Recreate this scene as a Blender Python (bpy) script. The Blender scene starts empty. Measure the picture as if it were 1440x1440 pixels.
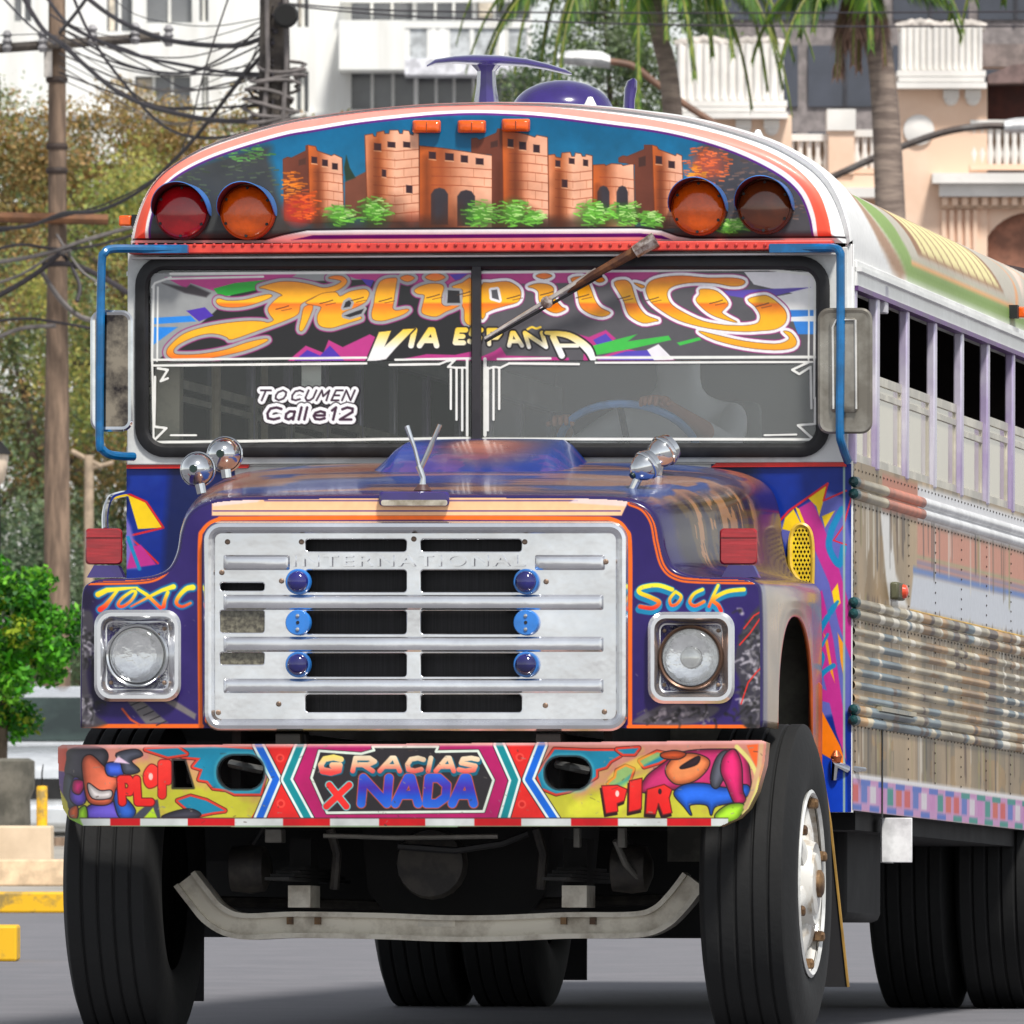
import bpy, bmesh, math, random
import numpy as np
from mathutils import Vector, Matrix

random.seed(7); RNG = np.random.default_rng(11)
SC = bpy.context.scene
COL = SC.collection
R = math.radians

# ---------------------------------------------------------------- camera
F = 18200.0            # focal length in photo pixels (photo is 1440 wide)
YH = 1063.0            # horizon row in the photo
CAM = Vector((0.330, -42.0, 0.945))
cd = bpy.data.cameras.new('camera'); cam = bpy.data.objects.new('camera', cd); COL.objects.link(cam)
cam.location = CAM; cam.rotation_euler = (R(90), 0, 0)
cd.sensor_fit = 'HORIZONTAL'; cd.sensor_width = 36.0; cd.lens = 36.0*F/1440.0
cd.shift_y = (YH-720.0)/1440.0
cd.clip_start = 1.0; cd.clip_end = 3000.0
cd.dof.use_dof = True; cd.dof.focus_distance = 42.8; cd.dof.aperture_fstop = 30.0
SC.camera = cam

# ---------------------------------------------------------------- world, sun, exposure
w = bpy.data.worlds.new('World'); SC.world = w; w.use_nodes = True
nt = w.node_tree; bg = nt.nodes['Background']
sky = nt.nodes.new('ShaderNodeTexSky'); sky.sky_type = 'NISHITA'; sky.sun_disc = False
SUN_EL, SUN_AZ = 56.0, 158.0        # azimuth from +Y towards +X: behind the camera, to its right
sky.sun_elevation = R(SUN_EL); sky.sun_rotation = R(SUN_AZ)
sky.air_density = 1.0; sky.dust_density = 0.6; sky.ozone_density = 1.0
hs = nt.nodes.new('ShaderNodeHueSaturation'); hs.inputs['Saturation'].default_value = 0.25
nt.links.new(sky.outputs['Color'], hs.inputs['Color']); nt.links.new(hs.outputs['Color'], bg.inputs['Color'])
bg.inputs['Strength'].default_value = 0.085
sl = bpy.data.lights.new('sun', 'SUN'); sun = bpy.data.objects.new('sun', sl); COL.objects.link(sun)
sl.energy = 2.6; sl.angle = R(9); sl.color = (1.0, 0.96, 0.90)
sd = Vector((math.sin(R(SUN_AZ))*math.cos(R(SUN_EL)), math.cos(R(SUN_AZ))*math.cos(R(SUN_EL)), math.sin(R(SUN_EL))))
sun.rotation_euler = sd.to_track_quat('Z', 'Y').to_euler(); sun.location = (0, -20, 30)
vs = SC.view_settings
vs.view_transform = 'Standard'; vs.look = 'None'; vs.gamma = 1.0; vs.use_curve_mapping = False
vs.exposure = 0.74

# ---------------------------------------------------------------- bus frame and pixel helpers
TH, AL = R(9.35), R(1.14)           # heading of the bus off the view axis; nose-up rake of its body
BUS_M = Matrix.Rotation(-TH, 4, 'Z') @ Matrix.Rotation(-AL, 4, 'X')
BUS_I = BUS_M.inverted()
CL = BUS_I @ CAM
def ray(px, py):
    d = Vector(((px-720.0)/F, 1.0, (YH-py)/F))
    return BUS_I.to_3x3() @ d
def P(px, py, Y):                   # photo pixel -> bus-local point on the plane y = Y
    d = ray(px, py); t = (Y-CL.y)/d.y
    return Vector((CL.x+d.x*t, Y, CL.z+d.z*t))
def PS(px, py, X):                  # photo pixel -> bus-local point on the plane x = X
    d = ray(px, py); t = (X-CL.x)/d.x
    return Vector((X, CL.y+d.y*t, CL.z+d.z*t))
def Pa(px, py, Y):                  # the same for arrays
    M3 = np.array(BUS_I.to_3x3()); px = np.asarray(px, float); py = np.asarray(py, float)
    d = np.stack([(px-720)/F, np.ones_like(px), (YH-py)/F], -1) @ M3.T
    t = (Y-CL.y)/d[..., 1]
    return np.stack([CL.x+d[..., 0]*t, CL.y+d[..., 1]*t, CL.z+d[..., 2]*t], -1)
def W(px, py, D):                   # photo pixel at D metres from the camera -> world point
    return Vector((CAM.x+(px-720)*D/F, CAM.y+D, CAM.z+(YH-py)*D/F))
def G(px, py):                      # photo pixel -> world point on the ground
    return W(px, py, CAM.z*F/(py-YH))
PXM = F/42.0                        # pixels per metre at the bumper

# ---------------------------------------------------------------- materials
def lin(c):
    c = np.asarray(c, float)/255.0
    return np.where(c <= 0.04045, c/12.92, ((c+0.055)/1.055)**2.4)
def l4(c): return tuple(float(x) for x in lin(c))+(1.0,)
MATS = {}
def mat(name, rgb, rough=0.5, metal=0.0, coat=0.0, var=0.12, scale=6.0, bump=0.0, bscale=40.0, rgb2=None, fac=0.5, spec=0.5, stretch=None, det=5.0, lo=0.42, hi=0.62):
    if name in MATS: return MATS[name]
    m = bpy.data.materials.new(name); m.use_nodes = True; MATS[name] = m
    n = m.node_tree.nodes; L = m.node_tree.links; b = n['Principled BSDF']
    b.inputs['Roughness'].default_value = rough; b.inputs['Metallic'].default_value = metal
    b.inputs['Coat Weight'].default_value = coat; b.inputs['Coat Roughness'].default_value = 0.06
    b.inputs['Specular IOR Level'].default_value = spec
    tc = n.new('ShaderNodeTexCoord'); mp = n.new('ShaderNodeMapping')
    if stretch: mp.inputs['Scale'].default_value = stretch
    L.new(tc.outputs['Object'], mp.inputs['Vector'])
    nz = n.new('ShaderNodeTexNoise'); nz.inputs['Scale'].default_value = scale; nz.inputs['Detail'].default_value = det
    nz.inputs['Roughness'].default_value = 0.62
    L.new(mp.outputs['Vector'], nz.inputs['Vector'])
    c = np.asarray(rgb, float)
    if rgb2 is None:
        a = l4(np.clip(c*(1-var), 0, 255)); d = l4(np.clip(c*(1+var*0.8), 0, 255))
    else: a, d = l4(rgb2), l4(rgb)
    rp = n.new('ShaderNodeValToRGB'); rp.color_ramp.elements[0].position = lo; rp.color_ramp.elements[1].position = hi
    rp.color_ramp.elements[0].color = a; rp.color_ramp.elements[1].color = d
    L.new(nz.outputs['Fac'], rp.inputs['Fac']); L.new(rp.outputs['Color'], b.inputs['Base Color'])
    rr = n.new('ShaderNodeMapRange'); rr.inputs['To Min'].default_value = max(0.02, rough*0.75); rr.inputs['To Max'].default_value = min(1, rough*1.3)
    L.new(nz.outputs['Fac'], rr.inputs['Value']); L.new(rr.outputs['Result'], b.inputs['Roughness'])
    if bump > 0:
        nb = n.new('ShaderNodeTexNoise'); nb.inputs['Scale'].default_value = bscale; nb.inputs['Detail'].default_value = 4
        L.new(mp.outputs['Vector'], nb.inputs['Vector'])
        bp = n.new('ShaderNodeBump'); bp.inputs['Strength'].default_value = bump; bp.inputs['Distance'].default_value = 0.02
        L.new(nb.outputs['Fac'], bp.inputs['Height']); L.new(bp.outputs['Normal'], b.inputs['Normal'])
    return m
def mat_paint(name, rough=0.25, metal=0.0, coat=0.3, alpha=False, bump=0.0, bscale=8.0, spec=0.5):
    """hand-painted surface: colour stored on the mesh, plus grain of dust and wear"""
    if name in MATS: return MATS[name]
    m = bpy.data.materials.new(name); m.use_nodes = True; MATS[name] = m
    n = m.node_tree.nodes; L = m.node_tree.links; b = n['Principled BSDF']
    at = n.new('ShaderNodeAttribute'); at.attribute_name = 'Col'
    tc = n.new('ShaderNodeTexCoord')
    nz = n.new('ShaderNodeTexNoise'); nz.inputs['Scale'].default_value = 35; nz.inputs['Detail'].default_value = 6
    L.new(tc.outputs['Object'], nz.inputs['Vector'])
    mr = n.new('ShaderNodeMapRange'); mr.inputs['To Min'].default_value = 0.86; mr.inputs['To Max'].default_value = 1.10
    L.new(nz.outputs['Fac'], mr.inputs['Value'])
    mx = n.new('ShaderNodeVectorMath'); mx.operation = 'SCALE'
    L.new(at.outputs['Color'], mx.inputs[0]); L.new(mr.outputs['Result'], mx.inputs['Scale'])
    L.new(mx.outputs['Vector'], b.inputs['Base Color'])
    b.inputs['Roughness'].default_value = rough; b.inputs['Metallic'].default_value = metal
    b.inputs['Coat Weight'].default_value = coat; b.inputs['Coat Roughness'].default_value = 0.08
    b.inputs['Specular IOR Level'].default_value = spec
    if alpha: L.new(at.outputs['Alpha'], b.inputs['Alpha'])
    if bump > 0:
        nb = n.new('ShaderNodeTexNoise'); nb.inputs['Scale'].default_value = bscale; nb.inputs['Detail'].default_value = 3
        L.new(tc.outputs['Object'], nb.inputs['Vector'])
        bp = n.new('ShaderNodeBump'); bp.inputs['Strength'].default_value = bump; bp.inputs['Distance'].default_value = 0.02
        L.new(nb.outputs['Fac'], bp.inputs['Height']); L.new(bp.outputs['Normal'], b.inputs['Normal'])
    return m
def mat_glass(name, film=(120, 122, 120), fac=0.3, rough=0.03, scale=3.0, var=0.35):
    """pane: clear glass under a thin diffuse film, with its own gloss"""
    if name in MATS: return MATS[name]
    m = bpy.data.materials.new(name); m.use_nodes = True; MATS[name] = m
    n = m.node_tree.nodes; L = m.node_tree.links
    for x in list(n): n.remove(x)
    out = n.new('ShaderNodeOutputMaterial')
    tr = n.new('ShaderNodeBsdfTransparent'); tr.inputs['Color'].default_value = (0.975, 0.985, 0.98, 1)
    df = n.new('ShaderNodeBsdfDiffuse'); df.inputs['Color'].default_value = l4(film)
    tc = n.new('ShaderNodeTexCoord'); nz = n.new('ShaderNodeTexNoise'); nz.inputs['Scale'].default_value = scale; nz.inputs['Detail'].default_value = 6
    L.new(tc.outputs['Object'], nz.inputs['Vector'])
    mr = n.new('ShaderNodeMapRange'); mr.inputs['To Min'].default_value = max(0, fac*(1-var)); mr.inputs['To Max'].default_value = min(1, fac*(1+var))
    L.new(nz.outputs['Fac'], mr.inputs['Value'])
    m1 = n.new('ShaderNodeMixShader'); L.new(mr.outputs['Result'], m1.inputs['Fac']); L.new(tr.outputs[0], m1.inputs[1]); L.new(df.outputs[0], m1.inputs[2])
    gl = n.new('ShaderNodeBsdfGlossy'); gl.inputs['Roughness'].default_value = rough; gl.inputs['Color'].default_value = (1, 1, 1, 1)
    fr = n.new('ShaderNodeFresnel'); fr.inputs['IOR'].default_value = 1.45
    m2 = n.new('ShaderNodeMixShader'); L.new(fr.outputs[0], m2.inputs['Fac']); L.new(m1.outputs[0], m2.inputs[1]); L.new(gl.outputs[0], m2.inputs[2])
    L.new(m2.outputs[0], out.inputs['Surface'])
    return m

# ---------------------------------------------------------------- mesh helpers
def link(name, me, m, parent=None, label=None, cat=None, group=None, kind=None):
    o = bpy.data.objects.new(name, me); COL.objects.link(o)
    if m is not None and me is not None:
        me.materials.clear(); me.materials.append(m)
    if parent is not None: o.parent = parent
    for k, v in (('label', label), ('category', cat), ('group', group), ('kind', kind)):
        if v: o[k] = v
    return o
def empty(name, loc=(0, 0, 0), label=None, cat=None, group=None, parent=None):
    o = bpy.data.objects.new(name, None); COL.objects.link(o); o.location = loc; o.empty_display_size = 0.1
    for k, v in (('label', label), ('category', cat), ('group', group)):
        if v: o[k] = v
    if parent: o.parent = parent
    return o
class MB:
    def __init__(s): s.v = []; s.f = []
    def add(s, vs, fs):
        b = len(s.v); s.v += [tuple(x) for x in vs]; s.f += [tuple(i+b for i in f) for f in fs]; return s
    def box(s, a, b):
        x0, y0, z0 = a; x1, y1, z1 = b
        return s.add([(x0,y0,z0),(x1,y0,z0),(x1,y1,z0),(x0,y1,z0),(x0,y0,z1),(x1,y0,z1),(x1,y1,z1),(x0,y1,z1)],
                     [(0,3,2,1),(4,5,6,7),(0,1,5,4),(1,2,6,5),(2,3,7,6),(3,0,4,7)])
    def loft(s, loops, closed=True, cap0=False, cap1=False, wrap=False):
        n = len(loops[0]); b = len(s.v)
        for lp in loops: s.v += [tuple(p) for p in lp]
        m = len(loops); k = n if closed else n-1
        for i in range(m if wrap else m-1):
            j = (i+1) % m
            for q in range(k):
                r = (q+1) % n
                s.f.append((b+i*n+q, b+i*n+r, b+j*n+r, b+j*n+q))
        if cap0: s.f.append(tuple(b+q for q in reversed(range(n))))
        if cap1: s.f.append(tuple(b+(m-1)*n+q for q in range(n)))
        return s
    def tube(s, path, r, n=8, caps=True, closed=False):
        path = [Vector(p) for p in path]; N = len(path)
        rs = r if hasattr(r, '__len__') else [r]*N
        loops = []; up = None
        for i, p in enumerate(path):
            if closed: t = path[(i+1) % N]-path[i-1]
            else: t = path[min(i+1, N-1)]-path[max(i-1, 0)]
            t = t.normalized() if t.length > 1e-9 else Vector((0, 0, 1))
            if up is None:
                up = Vector((0, 0, 1)) if abs(t.z) < 0.9 else Vector((0, 1, 0))
            a = (up-t*up.dot(t)); a = a.normalized() if a.length > 1e-6 else t.orthogonal().normalized()
            up = a; c = t.cross(a)
            loops.append([p+(a*math.cos(2*math.pi*q/n)+c*math.sin(2*math.pi*q/n))*rs[i] for q in range(n)])
        return s.loft(loops, True, caps and not closed, caps and not closed, closed)
    def lathe(s, prof, o, ax='y', n=24, sx=1.0, cap0=False, cap1=False):
        """prof: (radius, offset along axis)"""
        o = Vector(o); loops = []
        A = {'x': (Vector((1,0,0)), Vector((0,1,0)), Vector((0,0,1))), 'y': (Vector((0,1,0)), Vector((0,0,1)), Vector((1,0,0))), 'z': (Vector((0,0,1)), Vector((1,0,0)), Vector((0,1,0)))}
        if isinstance(ax, str): d, u, q = A[ax]
        else:
            d = Vector(ax).normalized(); u = d.orthogonal().normalized(); q = d.cross(u)
        for r, h in prof:
            loops.append([o+d*h+(u*math.cos(2*math.pi*i/n)*sx+q*math.sin(2*math.pi*i/n))*r for i in range(n)])
        return s.loft(loops, True, cap0, cap1)
    def prism(s, pts, d):
        """pts: 3-D polygon, d: extrusion vector"""
        d = Vector(d); a = [Vector(p) for p in pts]; n = len(a)
        return s.add(a+[p+d for p in a], [tuple(reversed(range(n))), tuple(range(n, 2*n))]+[(i, (i+1) % n, (i+1) % n+n, i+n) for i in range(n)])
    def mesh(s, name, smooth=True, ang=35):
        me = bpy.data.meshes.new(name); me.from_pydata(s.v, [], s.f); me.update()
        bm = bmesh.new(); bm.from_mesh(me); bmesh.ops.recalc_face_normals(bm, faces=bm.faces); bm.to_mesh(me); bm.free()
        if smooth:
            me.polygons.foreach_set('use_smooth', [True]*len(me.polygons)); me.set_sharp_from_angle(angle=R(ang))
        return me
    def build(s, name, m, parent=None, smooth=True, ang=35, bevel=0, **k):
        o = link(name, s.mesh(name, smooth, ang), m, parent, **k)
        if bevel:
            md = o.modifiers.new('bevel', 'BEVEL'); md.width = bevel; md.segments = 2; md.limit_method = 'ANGLE'
        return o
def rr(x0, y0, x1, y1, r, n=6):
    out = []
    for cx, cy, a0 in ((x1-r, y0+r, -90), (x1-r, y1-r, 0), (x0+r, y1-r, 90), (x0+r, y0+r, 180)):
        for i in range(n+1):
            a = R(a0+90*i/n); out.append((cx+r*math.cos(a), cy+r*math.sin(a)))
    return out
def cr(pts, n=8, closed=False):
    """Catmull-Rom curve through points of any dimension"""
    p = [np.asarray(q, float) for q in pts]; N = len(p); out = []
    for i in range(N if closed else N-1):
        if closed: a, b, c, d = p[i-1], p[i], p[(i+1) % N], p[(i+2) % N]
        else: a, b, c, d = p[max(i-1, 0)], p[i], p[i+1], p[min(i+2, N-1)]
        for k in range(n):
            t = k/n
            out.append(0.5*((2*b)+(c-a)*t+(2*a-5*b+4*c-d)*t*t+(3*b-a-3*c+d)*t**3))
    if not closed: out.append(p[-1])
    return out
def plate(name, loops, Y, depth, m, parent, bevel=0.0, kind=None, label=None):
    """flat plate with holes: loops of (X, Z); first is the outline; front face at y = Y, goes back by depth"""
    cu = bpy.data.curves.new(name, 'CURVE'); cu.dimensions = '2D'; cu.fill_mode = 'BOTH'; cu.extrude = depth/2-bevel; cu.bevel_depth = bevel; cu.bevel_resolution = 2
    for lp in loops:
        sp = cu.splines.new('POLY'); sp.points.add(len(lp)-1); sp.use_cyclic_u = True
        for q, p in zip(sp.points, lp): q.co = (p[0], p[1], 0, 1)
    t = bpy.data.objects.new('tmp', cu); me = bpy.data.meshes.new_from_object(t)
    bpy.data.objects.remove(t); bpy.data.curves.remove(cu)
    for v in me.vertices: v.co = (v.co.x, Y+depth/2-v.co.z, v.co.y)
    me.polygons.foreach_set('use_smooth', [True]*len(me.polygons)); me.set_sharp_from_angle(angle=R(30))
    me.name = name
    return link(name, me, m, parent, kind=kind, label=label)
def px_loop(pts, Y): return [(q.x, q.z) for q in (P(u, v, Y) for u, v in pts)]

# ---------------------------------------------------------------- painter: art kept as colours on a fine mesh
def vnoise(U, V, s, seed=0, oct=3):
    r = np.random.default_rng(seed); out = np.zeros(np.shape(U)); amp = 1; tot = 0
    for o in range(oct):
        g = r.random((64, 64)); x = np.asarray(U)/s*(2**o)+17.3*o; y = np.asarray(V)/s*(2**o)+5.1*o
        xi = np.floor(x).astype(int); yi = np.floor(y).astype(int); fx = x-xi; fy = y-yi
        fx = fx*fx*(3-2*fx); fy = fy*fy*(3-2*fy)
        a = g[xi % 64, yi % 64]; b = g[(xi+1) % 64, yi % 64]; c = g[xi % 64, (yi+1) % 64]; d = g[(xi+1) % 64, (yi+1) % 64]
        out += amp*((a*(1-fx)+b*fx)*(1-fy)+(c*(1-fx)+d*fx)*fy); tot += amp; amp *= 0.5
    return out/tot
class Cv:
    def __init__(s, u0, u1, v0, v1, du, dv, base):
        nu = int(round((u1-u0)/du))+1; nv = int(round((v1-v0)/dv))+1
        s.u = np.linspace(u0, u1, nu); s.v = np.linspace(v0, v1, nv)
        s.U, s.V = np.meshgrid(s.u, s.v); s.C = np.zeros(s.U.shape+(3,)); s.C[:] = base; s.A = np.ones(s.U.shape); s.du = du; s.dv = dv
    def _win(s, pts, pad):
        p = np.asarray(pts, float)
        i0 = max(0, np.searchsorted(s.u, p[:, 0].min()-pad)); i1 = np.searchsorted(s.u, p[:, 0].max()+pad)
        j0 = max(0, np.searchsorted(s.v, p[:, 1].min()-pad)); j1 = np.searchsorted(s.v, p[:, 1].max()+pad)
        return (slice(j0, max(j1, j0)), slice(i0, max(i1, i0)))
    def _mix(s, w, cov, col, dark=None):
        if cov.size == 0: return
        c = col(s.U[w], s.V[w]) if callable(col) else np.asarray(col, float)
        s.C[w] = s.C[w]*(1-cov[..., None])+c*cov[..., None]
    @staticmethod
    def sd(U, V, pts):
        p = np.asarray(pts, float); d = np.full(U.shape, 1e18); ins = np.zeros(U.shape, bool); n = len(p)
        for i in range(n):
            a = p[i-1]; b = p[i]; ex, ey = b-a; wx = U-a[0]; wy = V-a[1]; l = ex*ex+ey*ey+1e-12
            t = np.clip((wx*ex+wy*ey)/l, 0, 1); d = np.minimum(d, (wx-ex*t)**2+(wy-ey*t)**2)
            c1 = (a[1] > V) != (b[1] > V)
            xx = a[0]+(V-a[1])/(ey if abs(ey) > 1e-12 else 1e-12)*ex
            ins ^= c1 & (U < xx)
        d = np.sqrt(d); return np.where(ins, -d, d)
    def fill(s, pts, col, soft=1.0, a=1.0, grow=0.0):
        w = s._win(pts, soft+grow+1)
        cov = np.clip(0.5-(s.sd(s.U[w], s.V[w], pts)-grow)/soft, 0, 1)*a
        s._mix(w, cov, col)
    def stroke(s, pts, wd, col, soft=1.0, a=1.0, closed=False, grow=0.0):
        p = np.asarray(pts, float); n = len(p); wd = np.full(n, wd, float) if not hasattr(wd, '__len__') else np.asarray(wd, float)
        w = s._win(p, wd.max()/2+grow+soft+1); U, V = s.U[w], s.V[w]
        if U.size == 0: return
        d = np.full(U.shape, 1e9)
        for i in range(0 if closed else 1, n):
            A, B = p[i-1], p[i]; ex, ey = B-A; l = ex*ex+ey*ey+1e-12
            t = np.clip(((U-A[0])*ex+(V-A[1])*ey)/l, 0, 1)
            d = np.minimum(d, np.hypot(U-A[0]-ex*t, V-A[1]-ey*t)-(wd[i-1]*(1-t)+wd[i]*t)/2)
        s._mix(w, np.clip(0.5-(d-grow)/soft, 0, 1)*a, col)
    def ell(s, cx, cy, rx, ry, col, soft=0.2, a=1.0):
        w = s._win([(cx-rx*(1+soft), cy-ry*(1+soft)), (cx+rx*(1+soft), cy+ry*(1+soft))], 1)
        q = np.hypot((s.U[w]-cx)/rx, (s.V[w]-cy)/ry); s._mix(w, np.clip((1+soft/2-q)/soft, 0, 1)*a, col)
    def cut(s, pts, inside=True, soft=1.0):
        w = (slice(None), slice(None)); d = s.sd(s.U, s.V, pts); c = np.clip(0.5-d/soft, 0, 1)
        s.A *= (1-c) if inside else c
    def build(s, name, pos, m, parent, label=None, thresh=0.02, kind=None):
        """pos(U,V) -> xyz array"""
        xyz = pos(s.U, s.V); nv, nu = s.U.shape
        idx = np.arange(nv*nu).reshape(nv, nu)
        q = np.stack([idx[:-1, :-1], idx[:-1, 1:], idx[1:, 1:], idx[1:, :-1]], -1).reshape(-1, 4)
        A = s.A.reshape(-1); keep = A[q].max(1) > thresh; q = q[keep]
        used = np.zeros(nv*nu, bool); used[q.reshape(-1)] = True
        re = np.cumsum(used)-1; co = xyz.reshape(-1, 3)[used]; q = re[q]
        me = bpy.data.meshes.new(name); me.vertices.add(len(co)); me.vertices.foreach_set('co', co.astype(np.float32).ravel())
        me.loops.add(q.size); me.loops.foreach_set('vertex_index', q.astype(np.int32).ravel())
        me.polygons.add(len(q)); me.polygons.foreach_set('loop_start', np.arange(0, q.size, 4, dtype=np.int32))
        me.polygons.foreach_set('use_smooth', np.ones(len(q), bool)); me.update(calc_edges=True)
        at = me.color_attributes.new('Col', 'FLOAT_COLOR', 'POINT')
        rgba = np.concatenate([lin(np.clip(s.C, 0, 255)), s.A[..., None]], -1).reshape(-1, 4)[used]
        at.data.foreach_set('color', rgba.astype(np.float32).ravel())
        return link(name, me, m, parent, label=label, kind=kind)
def gv(stops):
    """vertical colour gradient: [(v, rgb), ...]"""
    vs_ = [a for a, _ in stops]; cs = np.array([b for _, b in stops], float)
    return lambda U, V: np.stack([np.interp(V, vs_, cs[:, k]) for k in range(3)], -1)
def gu(stops):
    vs_ = [a for a, _ in stops]; cs = np.array([b for _, b in stops], float)
    return lambda U, V: np.stack([np.interp(U, vs_, cs[:, k]) for k in range(3)], -1)
FONT = {
 'A': [[(0,1),(.45,0),(.6,0),(1,1)], [(.2,.66),(.82,.66)]], 'C': [[(1,.12),(.6,0),(.15,.1),(0,.5),(.15,.9),(.6,1),(1,.88)]],
 'D': [[(0,0),(0,1),(.55,1),(1,.75),(1,.28),(.55,0),(0,0)]], 'E': [[(1,0),(.05,0),(0,1),(1,1)], [(.05,.5),(.8,.5)]],
 'G': [[(1,.12),(.6,0),(.15,.1),(0,.5),(.15,.9),(.6,1),(1,.85),(1,.52),(.6,.52)]], 'I': [[(.5,0),(.5,1)]],
 'L': [[(0,0),(0,1),(1,1)]], 'M': [[(0,1),(.12,0),(.5,.6),(.88,0),(1,1)]], 'N': [[(0,1),(0,0),(1,1),(1,0)]],
 'O': [[(.5,0),(.1,.18),(0,.5),(.1,.82),(.5,1),(.9,.82),(1,.5),(.9,.18),(.5,0)]], 'P': [[(0,1),(0,0),(.7,0),(1,.27),(.7,.55),(0,.55)]],
 'R': [[(0,1),(0,0),(.7,0),(1,.27),(.7,.52),(0,.52)], [(.45,.52),(1,1)]], 'S': [[(1,.1),(.6,0),(.1,.08),(.05,.38),(.5,.5),(.95,.62),(.9,.92),(.4,1),(0,.9)]],
 'T': [[(0,0),(1,0)], [(.5,0),(.5,1)]], 'U': [[(0,0),(0,.75),(.3,1),(.7,1),(1,.75),(1,0)]], 'V': [[(0,0),(.4,1),(1,0)]], 'X': [[(0,0),(1,1)], [(1,0),(0,1)]],
 'a': [[(1,.35),(.4,.33),(.05,.55),(.1,.9),(.5,1),(.95,.8)], [(1,.35),(1,1)]], 'l': [[(.5,0),(.5,1)]], 'e': [[(.05,.66),(.95,.66),(.9,.42),(.5,.32),(.1,.45),(0,.7),(.2,.95),(.6,1),(1,.9)]],
 '1': [[(.2,.25),(.65,0),(.65,1)]], '2': [[(0,.15),(.4,0),(.9,.1),(.95,.38),(0,1),(1,1)]],
}
def glyph(ch, x0, y0, x1, y1, slant=0.0):
    """strokes of one letter in the box; slant shifts the top to the right"""
    return [[(x0+(x1-x0)*a+slant*(1-b), y0+(y1-y0)*b) for a, b in st] for st in FONT[ch]]

# ================================================================ THE BUS
bus = empty('bus', label='brightly painted long-nosed passenger bus with castle mural above its windscreen', cat='bus')
bus.matrix_world = BUS_M
def proj(p):
    q = BUS_M @ Vector(p)-CAM
    return (720+F*q.x/q.y, YH-F*q.z/q.y)
CHROME = mat('chrome_trim', (225, 227, 228), 0.10, 1.0, var=0.06, scale=9)
SHEET = mat('pressed_steel_grille', (232, 233, 236), 0.16, 0.93, var=0.05, scale=3, bump=0.22, bscale=4)
WORN = mat('worn_cream_steel', (205, 198, 182), 0.5, 0.3, rgb2=(150, 140, 122), scale=14)
RUBBER = mat('black_rubber', (26, 26, 28), 0.55, var=0.25, scale=20)
DARK = mat('dark_underbody', (24, 23, 23), 0.85, rgb2=(12, 12, 12), scale=7)
BLACKIN = mat('dark_cabin_lining', (40, 39, 38), 0.9, scale=5)
WHITE = mat('white_body_paint', (232, 232, 230), 0.3, coat=0.2, var=0.05, scale=4)
GREYP = mat('grey_white_paint', (200, 202, 200), 0.4, var=0.07, scale=8)
REDP = mat('coral_red_paint', (232, 78, 62), 0.4, rgb2=(205, 60, 52), scale=10)
RED2 = mat('red_trim_paint', (225, 32, 24), 0.35, var=0.1)
BLUEP = mat('blue_tube_paint', (0, 98, 154), 0.32, coat=0.3, var=0.12, scale=12)
PURPLE = mat('purple_paint', (52, 38, 108), 0.18, coat=0.6, var=0.08)
AMBER = mat('amber_lens', (232, 92, 6), 0.14, coat=0.5, var=0.05, scale=30, bump=0.06, bscale=90)
AMBERD = mat('dim_brown_lens', (112, 50, 16), 0.12, coat=0.7, var=0.10, scale=12)
REDLENS = mat('red_lamp_lens', (176, 10, 22), 0.12, coat=0.7, var=0.10, scale=9)
REFL = mat('red_reflector', (168, 28, 38), 0.25, coat=0.6, rgb2=(140, 20, 30), scale=60, bump=0.06, bscale=160, stretch=(.1, 1, 1))
DBLUE = mat('dark_blue_lens', (26, 26, 96), 0.06, coat=1.0, var=0.2)
LBLUE = mat('light_blue_plastic', (38, 112, 190), 0.3, coat=0.3)
ART = mat_paint('airbrushed_paint', 0.36, coat=0.08, spec=.28)
ARTH = mat_paint('airbrushed_hood_paint', 0.22, coat=0.28, spec=.35)

# ---------------------------------------------------------------- hood with its fenders: one tilting shell
Y0, Y1, YF = 0.15, 1.50, 0.75
def zpx(py, Y): return P(690, py, Y).z
FR = [(0,697),(.40,698),(.62,700),(.71,706),(.765,722),(.79,747),(.803,777),(.83,798),(.88,808),(.95,812),(1.05,813),(1.10,818),(1.125,835),(1.13,900),(1.13,1022)]
RE = [(0,650),(.52,652),(.80,661),(.91,674),(.965,692),(.99,722),(1.0,757),(1.015,792),(1.035,808),(1.06,816),(1.09,819),(1.115,825),(1.132,841),(1.135,900),(1.135,1000)]
FRd = np.array(cr([(x, zpx(y, Y0)) for x, y in FR], 20)); REd = np.array(cr([(x, zpx(y, Y1)) for x, y in RE], 20))
SS = np.linspace(0, 14, len(FRd))
ZB = zpx(1022, Y0); YA, HA = 0.90, 0.40; ZTOP = zpx(868, 0.9); ARCH_R = 0.66; ZARCH = zpx(868, 0.75)-ARCH_R
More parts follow.
